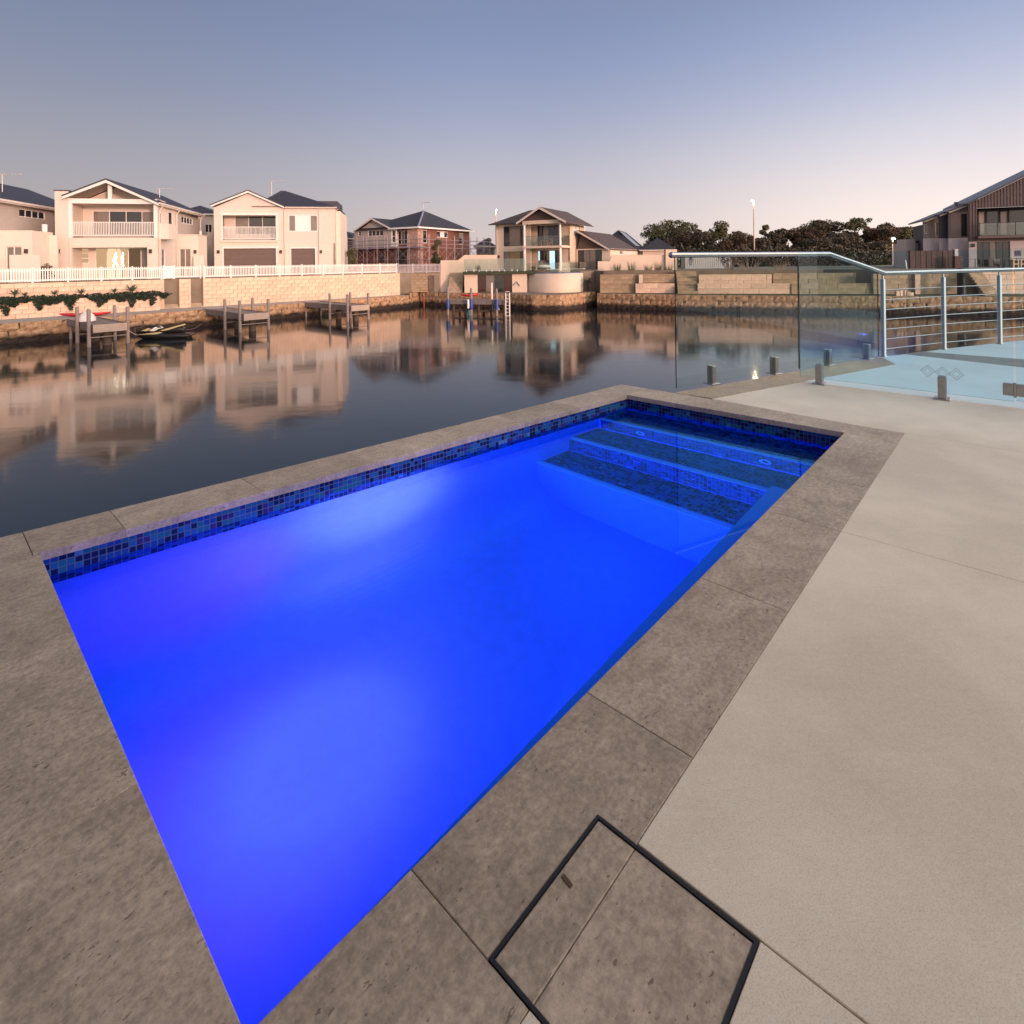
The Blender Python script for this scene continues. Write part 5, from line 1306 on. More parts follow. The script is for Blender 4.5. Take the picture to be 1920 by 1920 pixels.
def kayak(label, loc, rz, ln, tilt=.0):
    h = ln / 2; t_ = thing('kayak', label, 'kayak', loc, rz, 'red kayaks')
    boat_hull([(-h, .02, .26, .30), (-h * .85, .16, .12, .30), (-h * .5, .31, .03, .27), (0, .36, 0, .25), (h * .5, .31, .03, .27), (h * .85, .16, .12, .31), (h, .02, .28, .32)]).build('hull', M_RED, t_)
    MB().lathe([(.24, 0), (.26, .02), (.22, .05), (.2, .01)], (0, 0, .252), 14).build('cockpit_rim', M_JBLK, t_)
    return t_
pk_ = AT(161, 588, 42.4); kayak('red kayak lying on the path behind the leftmost jetty', (pk_.x - .4, pk_.y + .5, PZ), R(16), 3.5)
# white dome float on the leftmost jetty
pd = AT(163, 600, 38.6)
t_ = thing('dome_float', 'white dome shaped float sitting on the leftmost jetty', 'float', (pd.x, pd.y, -2.655))
MB().lathe([(.50, 0), (.52, .12), (.49, .32), (.38, .52), (.2, .66), (.03, .71)], n=20).build('dome', mat('white_float', (.72, .66, .62), .4), t_)
MB().lathe([(.53, .0), (.55, .03), (.53, .06)], n=20).build('band', M_JBLK, t_)
# personal watercraft
pj = G(306, 634, WATER); pj.z = WATER
ski = thing('jet_ski', 'black and yellow jet ski moored beside the leftmost jetty', 'jet ski', pj, R(8))
boat_hull([(-1.85, .05, .28, .42), (-1.6, .28, .10, .44), (-1.1, .48, -.08, .42), (-.2, .56, -.16, .38), (.9, .56, -.16, .34), (1.6, .52, -.14, .30), (1.8, .48, -.10, .28)]).build('hull', M_JBLK, ski)
boat_hull([(-1.78, .04, .42, .52), (-1.4, .26, .42, .66), (-.9, .40, .41, .82), (-.45, .34, .40, .92), (-.2, .22, .40, .80)]).build('bonnet', M_JBLK, ski)
boat_hull([(-.3, .30, .38, .56), (.1, .30, .36, .66), (.7, .27, .34, .74), (1.25, .22, .33, .80), (1.5, .16, .32, .66)]).build('seat', M_JBLK, ski)
m = MB(); m.vpoly([(-.05, .60), (1.35, .98), (1.42, .90), (.5, .62), (.1, .56)], -.31, .31); m.build('seat_flash', M_YEL, ski)
m = MB(); m.vpoly([(-.75, .60), (-.35, .86), (-.15, .72), (-.4, .56)], -.42, .42); m.build('side_panel', M_JWHT, ski)
m = MB(); m.vpoly([(-1.5, .36), (-.1, .50), (.1, .42), (-.2, .36)], -.565, .565); m.build('side_flash', M_YEL, ski)
m = MB(); m.vpoly([(-1.3, .60), (-.8, .80), (-.62, .74), (-.9, .58)], -.42, .42); m.build('bonnet_flash', M_YEL, ski)
m = MB(); m.tube([(-.42, -.36, 1.02), (-.5, -.18, 1.00), (-.5, .18, 1.00), (-.42, .36, 1.02)], .025, 6); m.tube([(-.5, 0, .85), (-.5, 0, 1.01)], .05, 6); m.build('handlebar', M_JBLK, ski)
MB().bbox(1.62, 2.05, -.42, .42, .16, .26, .03).build('boarding_platform', M_JBLK, ski)
def rope(label, pts, m=None):
    q = []
    for i in range(len(pts) - 1):
        for k in range(8):
            a, b_, s_ = pts[i], pts[i + 1], k / 8
            p = a.lerp(b_, s_); p.z -= 4 * .16 * (b_ - a).length * .3 * s_ * (1 - s_); q.append(p)
    q.append(pts[-1]); MB().tube(q, .032, 6).build('mooring_rope', m or mat('pale_rope', (.50, .40, .30), .9), label=label, category='rope', group='mooring ropes')
rope('pale rope hanging from the leftmost jetty to the jet ski', [AT(231, 609, 37.2), AT(261, 629, 40.0)])
rope('thin rope from the stern of the jet ski to the bank', [AT(335, 615, 40.7), AT(378, 607, 46.5)], mat('dark_rope', (.15, .11, .09), .9))

# ---- dock in front of the boat shed
pL = G(842, 563, -2.6); pR = G(948, 564, -2.6); ey = Vector((pR.x - pL.x, pR.y - pL.y, 0)); wdk = ey.length; an = math.atan2(ey.y, ey.x)
dock = thing('boat_dock', 'wide timber dock with blue sleeved poles below the boat shed', 'jetty', (pL.x, pL.y, -2.6), an)
pkk = MB()
for i in range(int(wdk / .145)): pkk.box(i * .145, i * .145 + .137, 0, 2.4, -.04, 0)
q = pkk.build('decking_boards', M_TIMBER, dock); q['kind'] = 'stuff'
MB().bbox(-.1, wdk + .1, -.06, 0, -.38, .04, .01).build('front_fascia', M_TIMBER, dock)
M_BLUE = mat('blue_sleeve', (.02, .05, .22), .5); M_TEAL = mat('teal_sleeve', (.02, .15, .18), .6)
def dk(px): return (px - 842) / 106 * wdk
for px, top, hb0, sm_ in ((841.5, 540, .0, M_BLUE), (886, 541, .0, M_BLUE), (933, 541, .0, M_BLUE)):
    x = dk(px); zt = AT(px, top, pL.y)[2] + 2.6
    pl = MB().lathe([(.12, -2.2), (.12, zt), (.05, zt + .1)], (x, -.22, 0), 10).build('pole', M_POST, dock)
    MB().lathe([(.17, -.85), (.19, -.7), (.19, .05), (.16, .15)], (x, -.22, 0), 10).build('sleeve', sm_, pl)
x = dk(883); MB().lathe([(.16, -1.7), (.18, -1.6), (.18, -1.05), (.16, -.95)], (x - .06, -.2, 0), 10).build('sleeve', M_TEAL, dock)
MB().lathe([(.10, -.75), (.12, -.6), (.12, .05), (.08, .12)], (dk(881.5), -.42, 0), 8).build('white_fender', mat('white_fender', (.75, .7, .66), .5), dock)
x = dk(909); MB().lathe([(.10, -2.2), (.10, AT(909, 531, pL.y)[2] + 2.6)], (x, 2.2, 0), 8).build('tall_pole', mat('white_pole', (.66, .6, .55), .6), dock)
m = MB(); m.lathe([(.02, -.3), (.2, -.22), (.3, 0), (.2, .22), (.02, .3)], n=14)
m.build('mooring_buoy', mat('white_buoy', (.78, .73, .68), .4), None, AT(931.5, 580.5, pL.y - .6), label='round white mooring buoy under the blue sleeved pole', category='buoy')
lad = MB(); lx0, lx1 = dk(950), dk(957); zt = AT(953, 547, pL.y)[2] + 2.6
for x in (lx0, lx1): lad.tube([(x, -.35, -1.6), (x, -.35, zt)], .06, 6)
ld = lad.build('stiles', mat('white_ladder', (.75, .68, .62), .5))
lt = thing('dock_ladder', 'white ladder at the right end of the boat dock', 'ladder', (pL.x, pL.y, -2.6), an); ld.parent = lt
for k in range(8): MB().tube([(lx0, -.35, -1.4 + k * .33), (lx1, -.35, -1.4 + k * .33)], .04, 6).build('rung', mat('white_ladder', (.75, .68, .62), .5), lt)
for x in (.3, 1.6, wdk * .5, wdk - 1.6, wdk - .3):
    MB().lathe([(.13, -1.7), (.13, -.38)], (x, .4, 0), 8).build('pile', M_PILE, dock); MB().lathe([(.13, -1.7), (.13, -.38)], (x, 2.0, 0), 8).build('pile', M_PILE, dock)
for x0, x1 in ((.3, 1.6), (1.6, wdk * .5), (wdk * .5, wdk - 1.6), (wdk - 1.6, wdk - .3)): MB().box(x0, x1, .35, .45, -1.15, -.95).build('brace_rail', M_PILE, dock)
pk2 = AT(881, 553, 60.5); kayak('red kayak resting on the boat dock in front of the shed', (pk2.x, pk2.y, -2.56), R(4), 2.0)
MB().lathe([(.5, -.12), (.66, -.09), (.70, 0), (.66, .09), (.5, .12), (.42, .09), (.40, 0), (.42, -.09), (.5, -.12)], n=20, axis='y').build('tyre_fender', mat('tyre_rubber', (.012, .011, .011), .85), None, G(982, 579, WATER) + Vector((0, -.25, .75)), label='black tyre hung on the sea wall right of the dock', category='tyre')
MB().lathe([(.05, -1), (.05, 1.35)], n=8).build('channel_marker', mat('red_marker', (.5, .09, .06), .6), None, G(795, 576, WATER), label='thin red marker pole in the water left of the dock', category='marker')
# ================================================================== centre: house with boat shed, walls, neighbours
Yc = 71.0; f = Frame((1052 - CX) / FOC * Yc, Yc, -28)
h4 = root('waterfront_house', 'cream two storey house with brown roof and glass balcony above a boat shed', 'house', f)
zg = -.03
zfl = f.uv(1052, 460)[1]; zbm = f.uv(1052, 418)[1]; zbt = f.uv(1052, 411)[1]; uB = f.uv(981, 440)[0]; ua, za = f.uv(1014.5, 388)
# balcony: slab, columns, beam, gable
MB().box(uB - .1, .15, -.1, 3.0, zfl - .28, zfl).build('balcony_slab', M_RENDER2, h4)
for u in (uB + .12, -.14):
    MB().lathe([(.17, zg), (.17, zfl - .285)], (u, .12, 0), 12).build('column', M_WHITE, h4); MB().lathe([(.15, zfl + .002), (.15, zbm)], (u, .12, 0), 12).build('column', M_WHITE, h4)
MB().box(uB - .1, .1, -.05, .3, zbm + .003, zbt).build('balcony_beam', M_RENDER2, h4); MB().box(-.2, .1, .303, 6, zbm + .003, zbt).build('balcony_beam', M_RENDER2, h4)
g0 = f.uv(972, 418)[0]; g1 = f.uv(1060, 411.5)[0]; zg0 = f.uv(972, 418)[1]; zg1 = zbt + .05; zgm = min(zg0, zg1)
m = MB(); m.vpoly([(uB - .1, zbt), (.1, zbt), (ua, za - .35)], .05, .25); m.build('gable_infill', mat('brown_gable', (.085, .055, .045), .8), h4)
m = MB(); plate(m, [(g0, -.6, zgm), (ua, -.6, za), (ua, 9, za), (g0, 9, zgm)][::-1], .16); plate(m, [(ua, -.6, za + .001), (g1 + .3, -.6, zgm - .1), (g1 + .3, 9, zgm - .1), (ua, 9, za + .001)][::-1], .16); m.build('gable_roof', M_BROWNROOF, h4)
for a in ((g0, zgm), (g1 + .3, zgm - .1)):
    m = MB(); m.vpoly([a, (ua, za), (ua, za - .3), (a[0], a[1] - .26)], -.68, -.6); m.build('barge_board', M_FASCIA, h4)
# back walls
bd = 3.0
h_ = rect(f, 1007, 424, 1051, 459, bd); hl = rect(f, 1008, 470, 1050, 505, bd); hl = (hl[0], hl[1], zg + .03, hl[3])
m = MB(); m.wall(uB - .2, 0, zg, zbt, [(h_[0], h_[1], zfl, h_[3]), hl], bd, bd + .2); m.build('back_wall', M_RENDER2, h4)
window(h4, (h_[0], h_[1], zfl, h_[3]), bd + .05, 4, fm=M_BRONZE, pm=[M_PANE, M_PANE2, M_PANE, M_PANE], name='sliding_door')
window(h4, hl, bd + .05, bars=[.10, .16, .40, .52, .78], fm=M_BRONZE, pm=[M_LITCOOL, M_PANE, M_PANE, M_LITD, M_LITCOOL, M_PANE], name='sliding_door')
# left wing
lw = 1.6; uL = f.uv(929, 440, lw)[0]; zel = f.uv(950, 420, lw)[1]
hu = rect(f, 944, 425, 981, 461, lw); hd_ = rect(f, 944, 472, 981, 506, lw); hd_ = (hd_[0], hd_[1], zg + .04, hd_[3])
m = MB(); m.wall(uL, uB + .3, zg, zel, [hu, hd_], lw, lw + .25); m.build('wing_wall', M_RENDER2, h4)
window(h4, hu, lw + .06, bars=[.28, .86], rows=1, fm=M_BRONZE, pm=[M_PANE, M_PANE2, M_PANE]); window(h4, hd_, lw + .06, bars=[.28, .86], fm=M_BRONZE, pm=[M_PANE2, M_LITD, M_PANE], name='sliding_door')
m = MB(); e0 = f.uv(917, 419.5, lw - .6)[0]; rz_ = f.uv(991, 393.5, 5)[1]; ru = f.uv(990, 394, 5)[0]
m.add([(e0, lw - .7, zel), (g0 + 3.5, lw - .7, zel), (g0 + 3.5, 11, zel), (e0, 11, zel), (ru, 5.6, rz_), (ru + 3.5, 5.6, rz_)], [(0, 1, 5, 4), (1, 2, 5), (2, 3, 4, 5), (3, 0, 4), (3, 2, 1, 0)]); m.build('hip_roof', M_BROWNROOF, h4)
MB().box(e0, g0 + .3, lw - .8, lw - .7, zel - .12, zel + .05).build('gutter', M_BRONZE, h4)
sconce(h4, *f.uv(936, 481, lw), lw); downpipe(h4, [(f.uv(932, 450, lw)[0], lw - .08, zel), (f.uv(932, 450, lw)[0], lw - .08, zg)])
# right face
fnr = lambda p: Vector((-p.y, p.x, p.z))
def hs4(x0, y0, x1, y1, u=0):
    a = f.side(x0, y0, u); b_ = f.side(x1, y1, u); return (min(a[0], b_[0]), max(a[0], b_[0]), min(a[1], b_[1]), max(a[1], b_[1]))
dE = f.side(1092, 430, 0)[0]
hq = hs4(1074, 421, 1087, 442)
m = MB(); m.wall(bd, dE + .6, zg, zbm, [hq], 0, .25); m.turn(fnr); m.build('right_wall', M_RENDER2, h4)
m = MB(); m.wall(hq[0], hq[1], hq[2], hq[3], [(hq[0] + .06, (hq[0] + hq[1]) / 2 - .03, hq[2] + .06, hq[3] - .06), ((hq[0] + hq[1]) / 2 + .03, hq[1] - .06, hq[2] + .06, hq[3] - .06)], .04, .1); m.turn(fnr); wn = m.build('window', M_BRONZE, h4)
m = MB(); m.box(hq[0], hq[1], .06, .07, hq[2], hq[3]); m.turn(fnr); m.build('pane', M_BLIND, wn)
m = MB(); plate(m, [(-.1, -.5, zgm - .05), (g1 + .5, -.5, zgm - .25), (g1 + .5, dE + 1.4, zgm - .25), (-.1, dE + 1.4, zgm - .05)], .12); m.build('side_eave', M_BROWNROOF, h4)
# balcony glass
gz1 = f.uv(1052, 441)[1]
for a, b_ in (((uB + .3, .0), ((uB) / 2, .0)), ((uB / 2 + .05, .0), (-.34, .0))): MB().box(a[0], b_[0], .1, .115, zfl + .05, gz1).build('balcony_glass', M_FARGLASS, h4)
MB().box(-.02, -.005, .3, 2.9, zfl + .05, gz1).build('balcony_glass', M_FARGLASS, h4)
m = MB(); m.tube([(uB + .2, .1, gz1 + .02), (-.15, .1, gz1 + .02), (-.01, .2, gz1 + .02), (-.01, 2.95, gz1 + .02)], .025, 6); m.build('hand_rail', M_BRONZE, h4)
# balcony furniture
def chair4(label, px, rz):
    u, z = f.uv(px, 455, 1.4); p = f.o + f.ex * u + f.ey * 1.4
    t_ = thing('balcony_chair', label, 'chair', (p.x, p.y, zfl), rz, 'balcony chairs'); M_T = mat('orange_teak', (.50, .22, .11), .7)
    MB().bbox(-.25, .25, -.25, .25, .42, .47, .01).build('seat', M_T, t_)
    m = MB(); m.wall(-.25, .25, .47, 1.05, [(-.2, -.04, .6, .98), (.04, .2, .6, .98)], .22, .26); m.build('backrest', M_T, t_)
    for x in (-.22, .22):
        for y in (-.22, .22): MB().box(x - .025, x + .025, y - .025, y + .025, 0, .42).build('leg', M_T, t_)
chair4('orange timber chair at the right of the balcony table', 1031, R(-60)); chair4('pale chair behind glass at the left of the balcony table', 1010, R(70))
u, z = f.uv(1021, 455, 1.6); p = f.o + f.ex * u + f.ey * 1.6
t_ = thing('balcony_table', 'small orange timber table on the glass balcony', 'table', (p.x, p.y, zfl)); MB().bbox(-.5, .5, -.4, .4, .70, .75, .02).build('table_top', mat('orange_teak', (.5, .22, .11), .7), t_)
for x in (-.42, .42):
    for y in (-.32, .32): MB().box(x - .03, x + .03, y - .03, y + .03, 0, .70).build('leg', mat('orange_teak', (.5, .22, .11), .7), t_)
# ground floor wing at the right with sloping roof
wd_ = 5.0; w0 = f.uv(1083, 470, wd_)[0]; w1 = f.uv(1144, 470, wd_)[0]; zew = f.uv(1130, 466, wd_)[1]
hw1 = rect(f, 1083, 469, 1129, 505, wd_); hw1 = (hw1[0], hw1[1], zg + .04, hw1[3]); hw0 = rect(f, 1068.5, 469.5, 1075, 502, 3.4)
m = MB(); m.wall(w0 - .2, w1, zg, zew, [hw1], wd_, wd_ + .25); m.build('garden_room_wall', M_RENDER2, h4); window(h4, hw1, wd_ + .06, 4, fm=M_BRONZE, pm=[M_PANE, M_PANE2, M_PANE2, M_PANE], name='sliding_door')
tu, tz = f.uv(1092, 433, wd_); m = MB(); m.vpoly([(w0 - .1, zew), (f.uv(1137, 464, wd_)[0], zew), (tu, tz)], wd_ + .02, wd_ + .2); m.build('skillion_gable', mat('brown_gable', (.085, .055, .045), .8), h4)
eu, ez = f.uv(1145, 467, wd_); m = MB(); plate(m, [(tu - .6, wd_ - .5, tz + .12), (eu, wd_ - .5, ez + .02), (eu, wd_ + 14, ez + .02), (tu - .6, wd_ + 14, tz + .12)][::-1], .15); m.build('skillion_roof', M_BROWNROOF, h4)
m = MB(); m.vpoly([(tu - .6, tz + .1), (eu, ez), (eu, ez - .22), (tu - .6, tz - .14)], wd_ - .58, wd_ - .5); m.build('barge_board', M_FASCIA, h4)
side_wall(h4, f, w1, wd_ + .1, wd_ + 13.5, zg, zew, [(1162, 470, 1168, 477)], M_RENDER2, False)
MB().box(uL + .3, -.4, bd + .3, 10, zg, zel - .2).build('core_wall', M_RENDER2, h4)
# terrace slab, boat shed below, curved pool wall
fs_ = Frame((900 - CX) / FOC * 65.6, 65.6, -4)
sh_ = root('boat_shed', 'boat shed under the terrace with glazed dark opening and green edged roof slab', 'building', fs_)
zs1 = fs_.uv(930, 509)[1]; zs0 = fs_.uv(930, 514)[1]; x0 = fs_.uv(869, 512)[0]; x1 = fs_.uv(988, 512)[0]; xe = fs_.uv(1013, 512)[0]
MB().box(x0, xe, -.35, 5.5, zs0, zs1).build('roof_slab', mat('mossy_slab_edge', (.05, .062, .03), .85, var=.4, scale=3), sh_)
ho = rect(fs_, 895, 515, 960.5, 550); ho = (ho[0], ho[1], PZC, ho[3])
m = MB(); m.wall(x0 + .1, x1, PZC, zs0 - .003, [ho], 0, .3); m.build('wall', M_RENDER2, sh_)
window(sh_, ho, .1, bars=[.24, .50, .74], fm=M_BRONZE, pm=[mat('dark_red_glass', (.06, .028, .02), .1), M_PANE2, M_PANE, mat('dark_red_glass', (.06, .028, .02), .1)], name='glazed_door', fw=.1)  # outer panes have a dark red base colour
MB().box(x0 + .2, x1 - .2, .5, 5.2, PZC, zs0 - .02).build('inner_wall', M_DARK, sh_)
m = MB(); m.tube([fs_.uv(963, 535)[0:1] + (-.1,) + fs_.uv(963, 535)[1:], fs_.uv(969, 528)[0:1] + (-.1,) + fs_.uv(969, 528)[1:], fs_.uv(975, 536)[0:1] + (-.1,) + fs_.uv(975, 536)[1:]], .06, 6); m.build('wall_ornament', M_GALV, sh_)
# curved rendered wall
cw = thing('curved_wall', 'smooth curved cream wall of a raised pool beside the boat shed', 'wall'); m = MB()
pts = []
Pa = fs_.o + fs_.ex * x1 + fs_.ey * -.05
cpx = [(988, 66.0), (1005, 64.6), (1025, 63.6), (1048, 63.2), (1070, 63.5), (1088, 64.6), (1100, 66.2), (1106, 68.0)]
outer = [Vector(((px - CX) / FOC * Y, Y, 0)) for px, Y in cpx]
sm_ = []
for i in range(len(outer) - 1):
    for k in range(4): sm_.append(outer[i].lerp(outer[i + 1], k / 4))
sm_.append(outer[-1])
for _ in range(3): sm_ = [sm_[0]] + [(sm_[i - 1] + sm_[i] * 2 + sm_[i + 1]) / 4 for i in range(1, len(sm_) - 1)] + [sm_[-1]]
ztop = AT(1048, 513, 63.2).z
n = len(sm_); v = [(p.x, p.y, PZC - .3) for p in sm_] + [(p.x, p.y, ztop) for p in sm_] + [(p.x * .999 + .0, p.y + .35, ztop) for p in sm_]
fsx = []
for i in range(n - 1): fsx += [(i, i + 1, n + i + 1, n + i), (n + i, n + i + 1, 2 * n + i + 1, 2 * n + i)]
m.add(v, fsx, 0, True); m.build('wall', M_RENDER2, cw)
MB().prism([xy(p + Vector((0, .3, 0))) for p in sm_], ztop - .4, ztop - .12).build('raised_pool_water', mat('raised_pool_water', (.02, .05, .10), .05), cw)
m = MB(); m.tube([(p.x, p.y + .15, ztop + .03) for p in sm_], .10, 6); m.build('blue_coping', mat('blue_coping', (.10, .12, .22), .4), cw)
# glass fence on the terrace
tg = thing('terrace_glass_fence', 'clear glass fence standing on the green edged terrace slab', 'fence', fs_.o, fs_.a)
zt1 = fs_.uv(930, 485)[1]; np_ = 5
for i in range(np_):
    a, b_ = x0 + .1 + (x1 - x0) * i / np_, x0 + .06 + (x1 - x0) * (i + 1) / np_
    MB().box(a, b_, -.2, -.188, zs1 + .05, zt1).build('glass_panel', M_FARGLASS, tg)
    for q in (a + .3, b_ - .3): MB().bbox(q - .04, q + .04, -.24, -.15, zs1, zs1 + .22, .01).build('spigot', M_WHITE, tg)
pfz = ztop + .03; tg2 = thing('raised_pool_fence', 'glass fence with white rail around the raised curved pool', 'fence')
for i in range(0, n - 5, 4):
    a, b_ = sm_[i], sm_[i + 4]; MB().add([(a.x, a.y + .3, pfz), (b_.x, b_.y + .3, pfz), (b_.x, b_.y + .3, pfz + 1.25), (a.x, a.y + .3, pfz + 1.25), (a.x, a.y + .312, pfz), (b_.x, b_.y + .312, pfz), (b_.x, b_.y + .312, pfz + 1.25), (a.x, a.y + .312, pfz + 1.25)], [(0, 1, 2, 3), (7, 6, 5, 4), (3, 2, 6, 7), (0, 3, 7, 4), (2, 1, 5, 6)]).build('glass_panel', M_FARGLASS, tg2)
m = MB(); m.tube([(sm_[8].x, sm_[8].y + .6, pfz + .45), (sm_[-6].x, sm_[-6].y + .2, pfz + .45)], .04, 6); m.build('white_rail', M_WHITE, tg2)
# round lounge on the terrace
pb_ = AT(1020, 506, 67.5); t_ = thing('round_lounge', 'round white cushioned lounge seat on the terrace in front of lit doors', 'lounge', (pb_.x, pb_.y, 0))
MB().lathe([(.75, 0), (.85, .1), (.8, .4), (.7, .42)], n=18).build('base', M_BRONZE, t_); MB().lathe([(.3, .425), (.74, .43), (.8, .55), (.7, .72), (.2, .78)], n=18).build('cushion', mat('white_cushion', (.68, .62, .56), .8), t_)
m = MB()
for k in range(9):
    a = k / 8 * math.pi * .8 + .3; m.add([(.8 * math.cos(a), .8 * math.sin(a), .4), (.8 * math.cos(a + .3), .8 * math.sin(a + .3), .4), (.7 * math.cos(a + .3), .7 * math.sin(a + .3), 1.3), (.7 * math.cos(a), .7 * math.sin(a), 1.3)], [(0, 1, 2, 3)])
m.build('canopy', M_BRONZE, t_)
for k, (px, py, Y, s_, lab) in enumerate([(896, 500, 66.5, .7, 'tall thin potted shrub on the terrace left of the house'), (1000, 503, 68, .55, 'low potted shrub on the terrace beside the left column'), (976, 505, 66.4, .6, 'rounded shrub at the foot of the left wing windows')]):
    p = AT(px, py, Y); bush(lab, p.x, p.y, 0, (.35 * s_ + .15, .4, .8 * s_), FOL_OLIVE, 30 + k, 260, .08, 'terrace plants')
# steps and walls left of the shed
fw = Frame((845 - CX) / FOC * 68.2, 68.2, -2)
block_wall('block_wall', 'grey brown block wall with a door, left of the white stair wall', fw, fw.uv(751, 520)[0], fw.uv(826, 520)[0], PZC, fw.uv(790, 512)[1], 0, m=M_LIME2)
dr = rect(fw, 803, 516, 824, 549, -.06); dw = thing('bank_door', 'dark timber door panels in the block wall left of the stairs', 'door', fw.o, fw.a)
for i, (a, b_) in enumerate(((dr[0], (dr[0] + dr[1]) / 2 - .03), ((dr[0] + dr[1]) / 2 + .03, dr[1]))): MB().bbox(a, b_, -.10, -.04, PZC, dr[3], .01).build('door_leaf', mat('door_timber', (.17, .115, .085), .8, var=.3, scale=3) if i == 0 else mat('door_timber_pale', (.24, .18, .14), .8), dw)
sw = thing('stair_wall', 'white rendered wall with raking top beside the terrace stairs', 'wall', fw.o, fw.a)
def wp(*px): return [fw.uv(*q) for q in px]
m = MB(); m.vpoly(wp((826, 488), (859, 488), (871, 478), (932, 478), (932, 508), (871, 508), (871, 516), (846, 519), (843, 549), (826, 549)), .0, .3); m.build('wall', M_RENDER2, sw)
uS0_, uS1_ = fw.uv(843, 530)[0], fw.uv(871, 530)[0]
stairs('narrow stone stairs climbing to the terrace beside the white wall', fw, uS0_ + .05, uS1_ - .05, PZC, -.05, -1.9, n=12, run=.17, name='terrace_stairs')
# grey picket fence over the block wall
uA, uB_ = WF.uv(747, 500)[0], WF.uv(825, 499)[0]
fpk = thing('picket_fence', 'grey picket fence above the block wall below the brick house', 'fence', fw.o, fw.a, 'fences on the bank wall')
a0_, b0_ = fw.uv(747, 500)[0], fw.uv(825, 500)[0]; zz0, zz1 = fw.uv(786, 512)[1], fw.uv(786, 495)[1]; M_GP = mat('grey_picket_paint', (.52, .46, .46), .6)
pk = MB().box(-.036, .036, -.012, .012, zz0 + .05, zz1).mesh('picket', M_GP); nn = 32
for j in range(nn): ob('picket', pk, fpk, (a0_ + (b0_ - a0_) * (j + .5) / nn, .1, 0))
for j in range(4): MB().bbox(-.06, .06, -.06, .06, zz0 - .05, zz1 + .06, .01).build('post', M_GP, fpk, (a0_ + (b0_ - a0_) * j / 3, .18, 0))
for z in (zz0 + .15, zz1 - .14): MB().box(a0_, b0_, .115, .16, z - .04, z + .04).build('rail', M_GP, fpk)
# conical tree and young tree in front of the brick house
tree('narrow conical green tree in front of the brick house scaffolding', 818, 447, 26, 73, FOL_OLIVE, 0, 51, stemfrac=.05, dense=1.3, group='trees in the gardens')
tree('young sparse tree at the left end of the scaffolding', 660, 464, 20, 71, FOL_OLIVE, 0, 52, stemfrac=.25, dense=.35, group='trees in the gardens')
# palm by the curved wall
pp = AT(1103, 542, 65.0); pt = thing('cycad_palm', 'small dark palm at the right end of the curved wall', 'palm', (pp.x, pp.y, PZC))
m = MB(); r_ = random.Random(8)
for i in range(26):
    a = i * 2.4; el = r_.uniform(-.1, 1.1); l_ = r_.uniform(.9, 1.35); d_ = Vector((math.cos(a) * math.cos(el), math.sin(a) * math.cos(el), math.sin(el))); b0 = Vector((0, 0, 1.15))
    for s_ in range(8):
        q = b0 + d_ * l_ * s_ / 8 + Vector((0, 0, -.6 * (s_ / 8) ** 2)); w_ = Vector((-math.sin(a), math.cos(a), 0)) * .22 * (1 - s_ / 9)
        m.add([q - w_ - Vector((0, 0, .08)), q + d_ * .06, q + w_ - Vector((0, 0, .08)), q + d_ * .12], [(0, 1, 3), (1, 2, 3)], i % 3)
m.build('fronds', FOL_GREEN, pt); MB().tube([(0, 0, -.1), (0, 0, 1.2)], .16, 8, r1=.12).build('trunk', M_BARK, pt)
# ---- boundary wall and neighbours to the right
fr_ = Frame((1195 - CX) / FOC * 68.5, 68.5, -3)
bw_ = root('boundary_wall', 'long peach rendered boundary wall stepping up to the right of the cream house', 'wall', fr_)
m = MB(); m.vpoly([fr_.uv(*q) for q in ((1121, 516), (1121, 490), (1143, 490), (1147, 478), (1246, 478), (1246, 516))], 0, .3); m.build('wall', M_RENDER2, bw_)
m = MB(); m.vpoly([fr_.uv(*q) for q in ((1247, 516), (1247, 468), (1268, 468), (1268, 516))], -.4, .6); m.build('end_pier', M_RENDER2, bw_)
fn_ = Frame((1160 - CX) / FOC * 90, 90, -20)
hn1 = hip_house('dark roofed neighbour house with solar panels right of the cream house', fn_, fn_.uv(1118, 466)[0], fn_.uv(1190, 466)[0], 15, 0, fn_.uv(1180, 468)[1], fn_.uv(1140, 433, 5)[1], M_SLATE2, M_RENDER2)
u0, z0 = fn_.uv(1140, 444, 2.5); 
fn2 = Frame((1232 - CX) / FOC * 84, 84, -15)
hip_house('small dark roofed house at the right end of the peach boundary wall', fn2, fn2.uv(1205, 468)[0], fn2.uv(1262, 468)[0], 9, 0, fn2.uv(1240, 468)[1], fn2.uv(1222, 447, 4)[1], M_SLATE2, M_RENDER2)
sp_ = thing('solar_panels', 'row of grey solar panels on the dark neighbour roof', 'solar panels', fn_.o, fn_.a)
uu0, uu1 = fn_.uv(1118, 466)[0], fn_.uv(1190, 466)[0]; zE, zA = fn_.uv(1180, 468)[1], fn_.uv(1140, 433, 5)[1]
w_ = uu1 - uu0; hlf = min(w_, 15) / 2
for i in range(5):
    a = i * 1.15 + 2.0; sl_ = (zA - zE) / (hlf + .5)
    def rp_(x, y): return (uu1 + .5 - x, y, zE + x * sl_ + .12)
    m = MB(); plate(m, [rp_(.6, a), rp_(.6, a + 1.05), rp_(3.2, a + 1.05), rp_(3.2, a)], .05); m.build('panel', mat('solar_glass', (.10, .11, .14), .15), sp_)
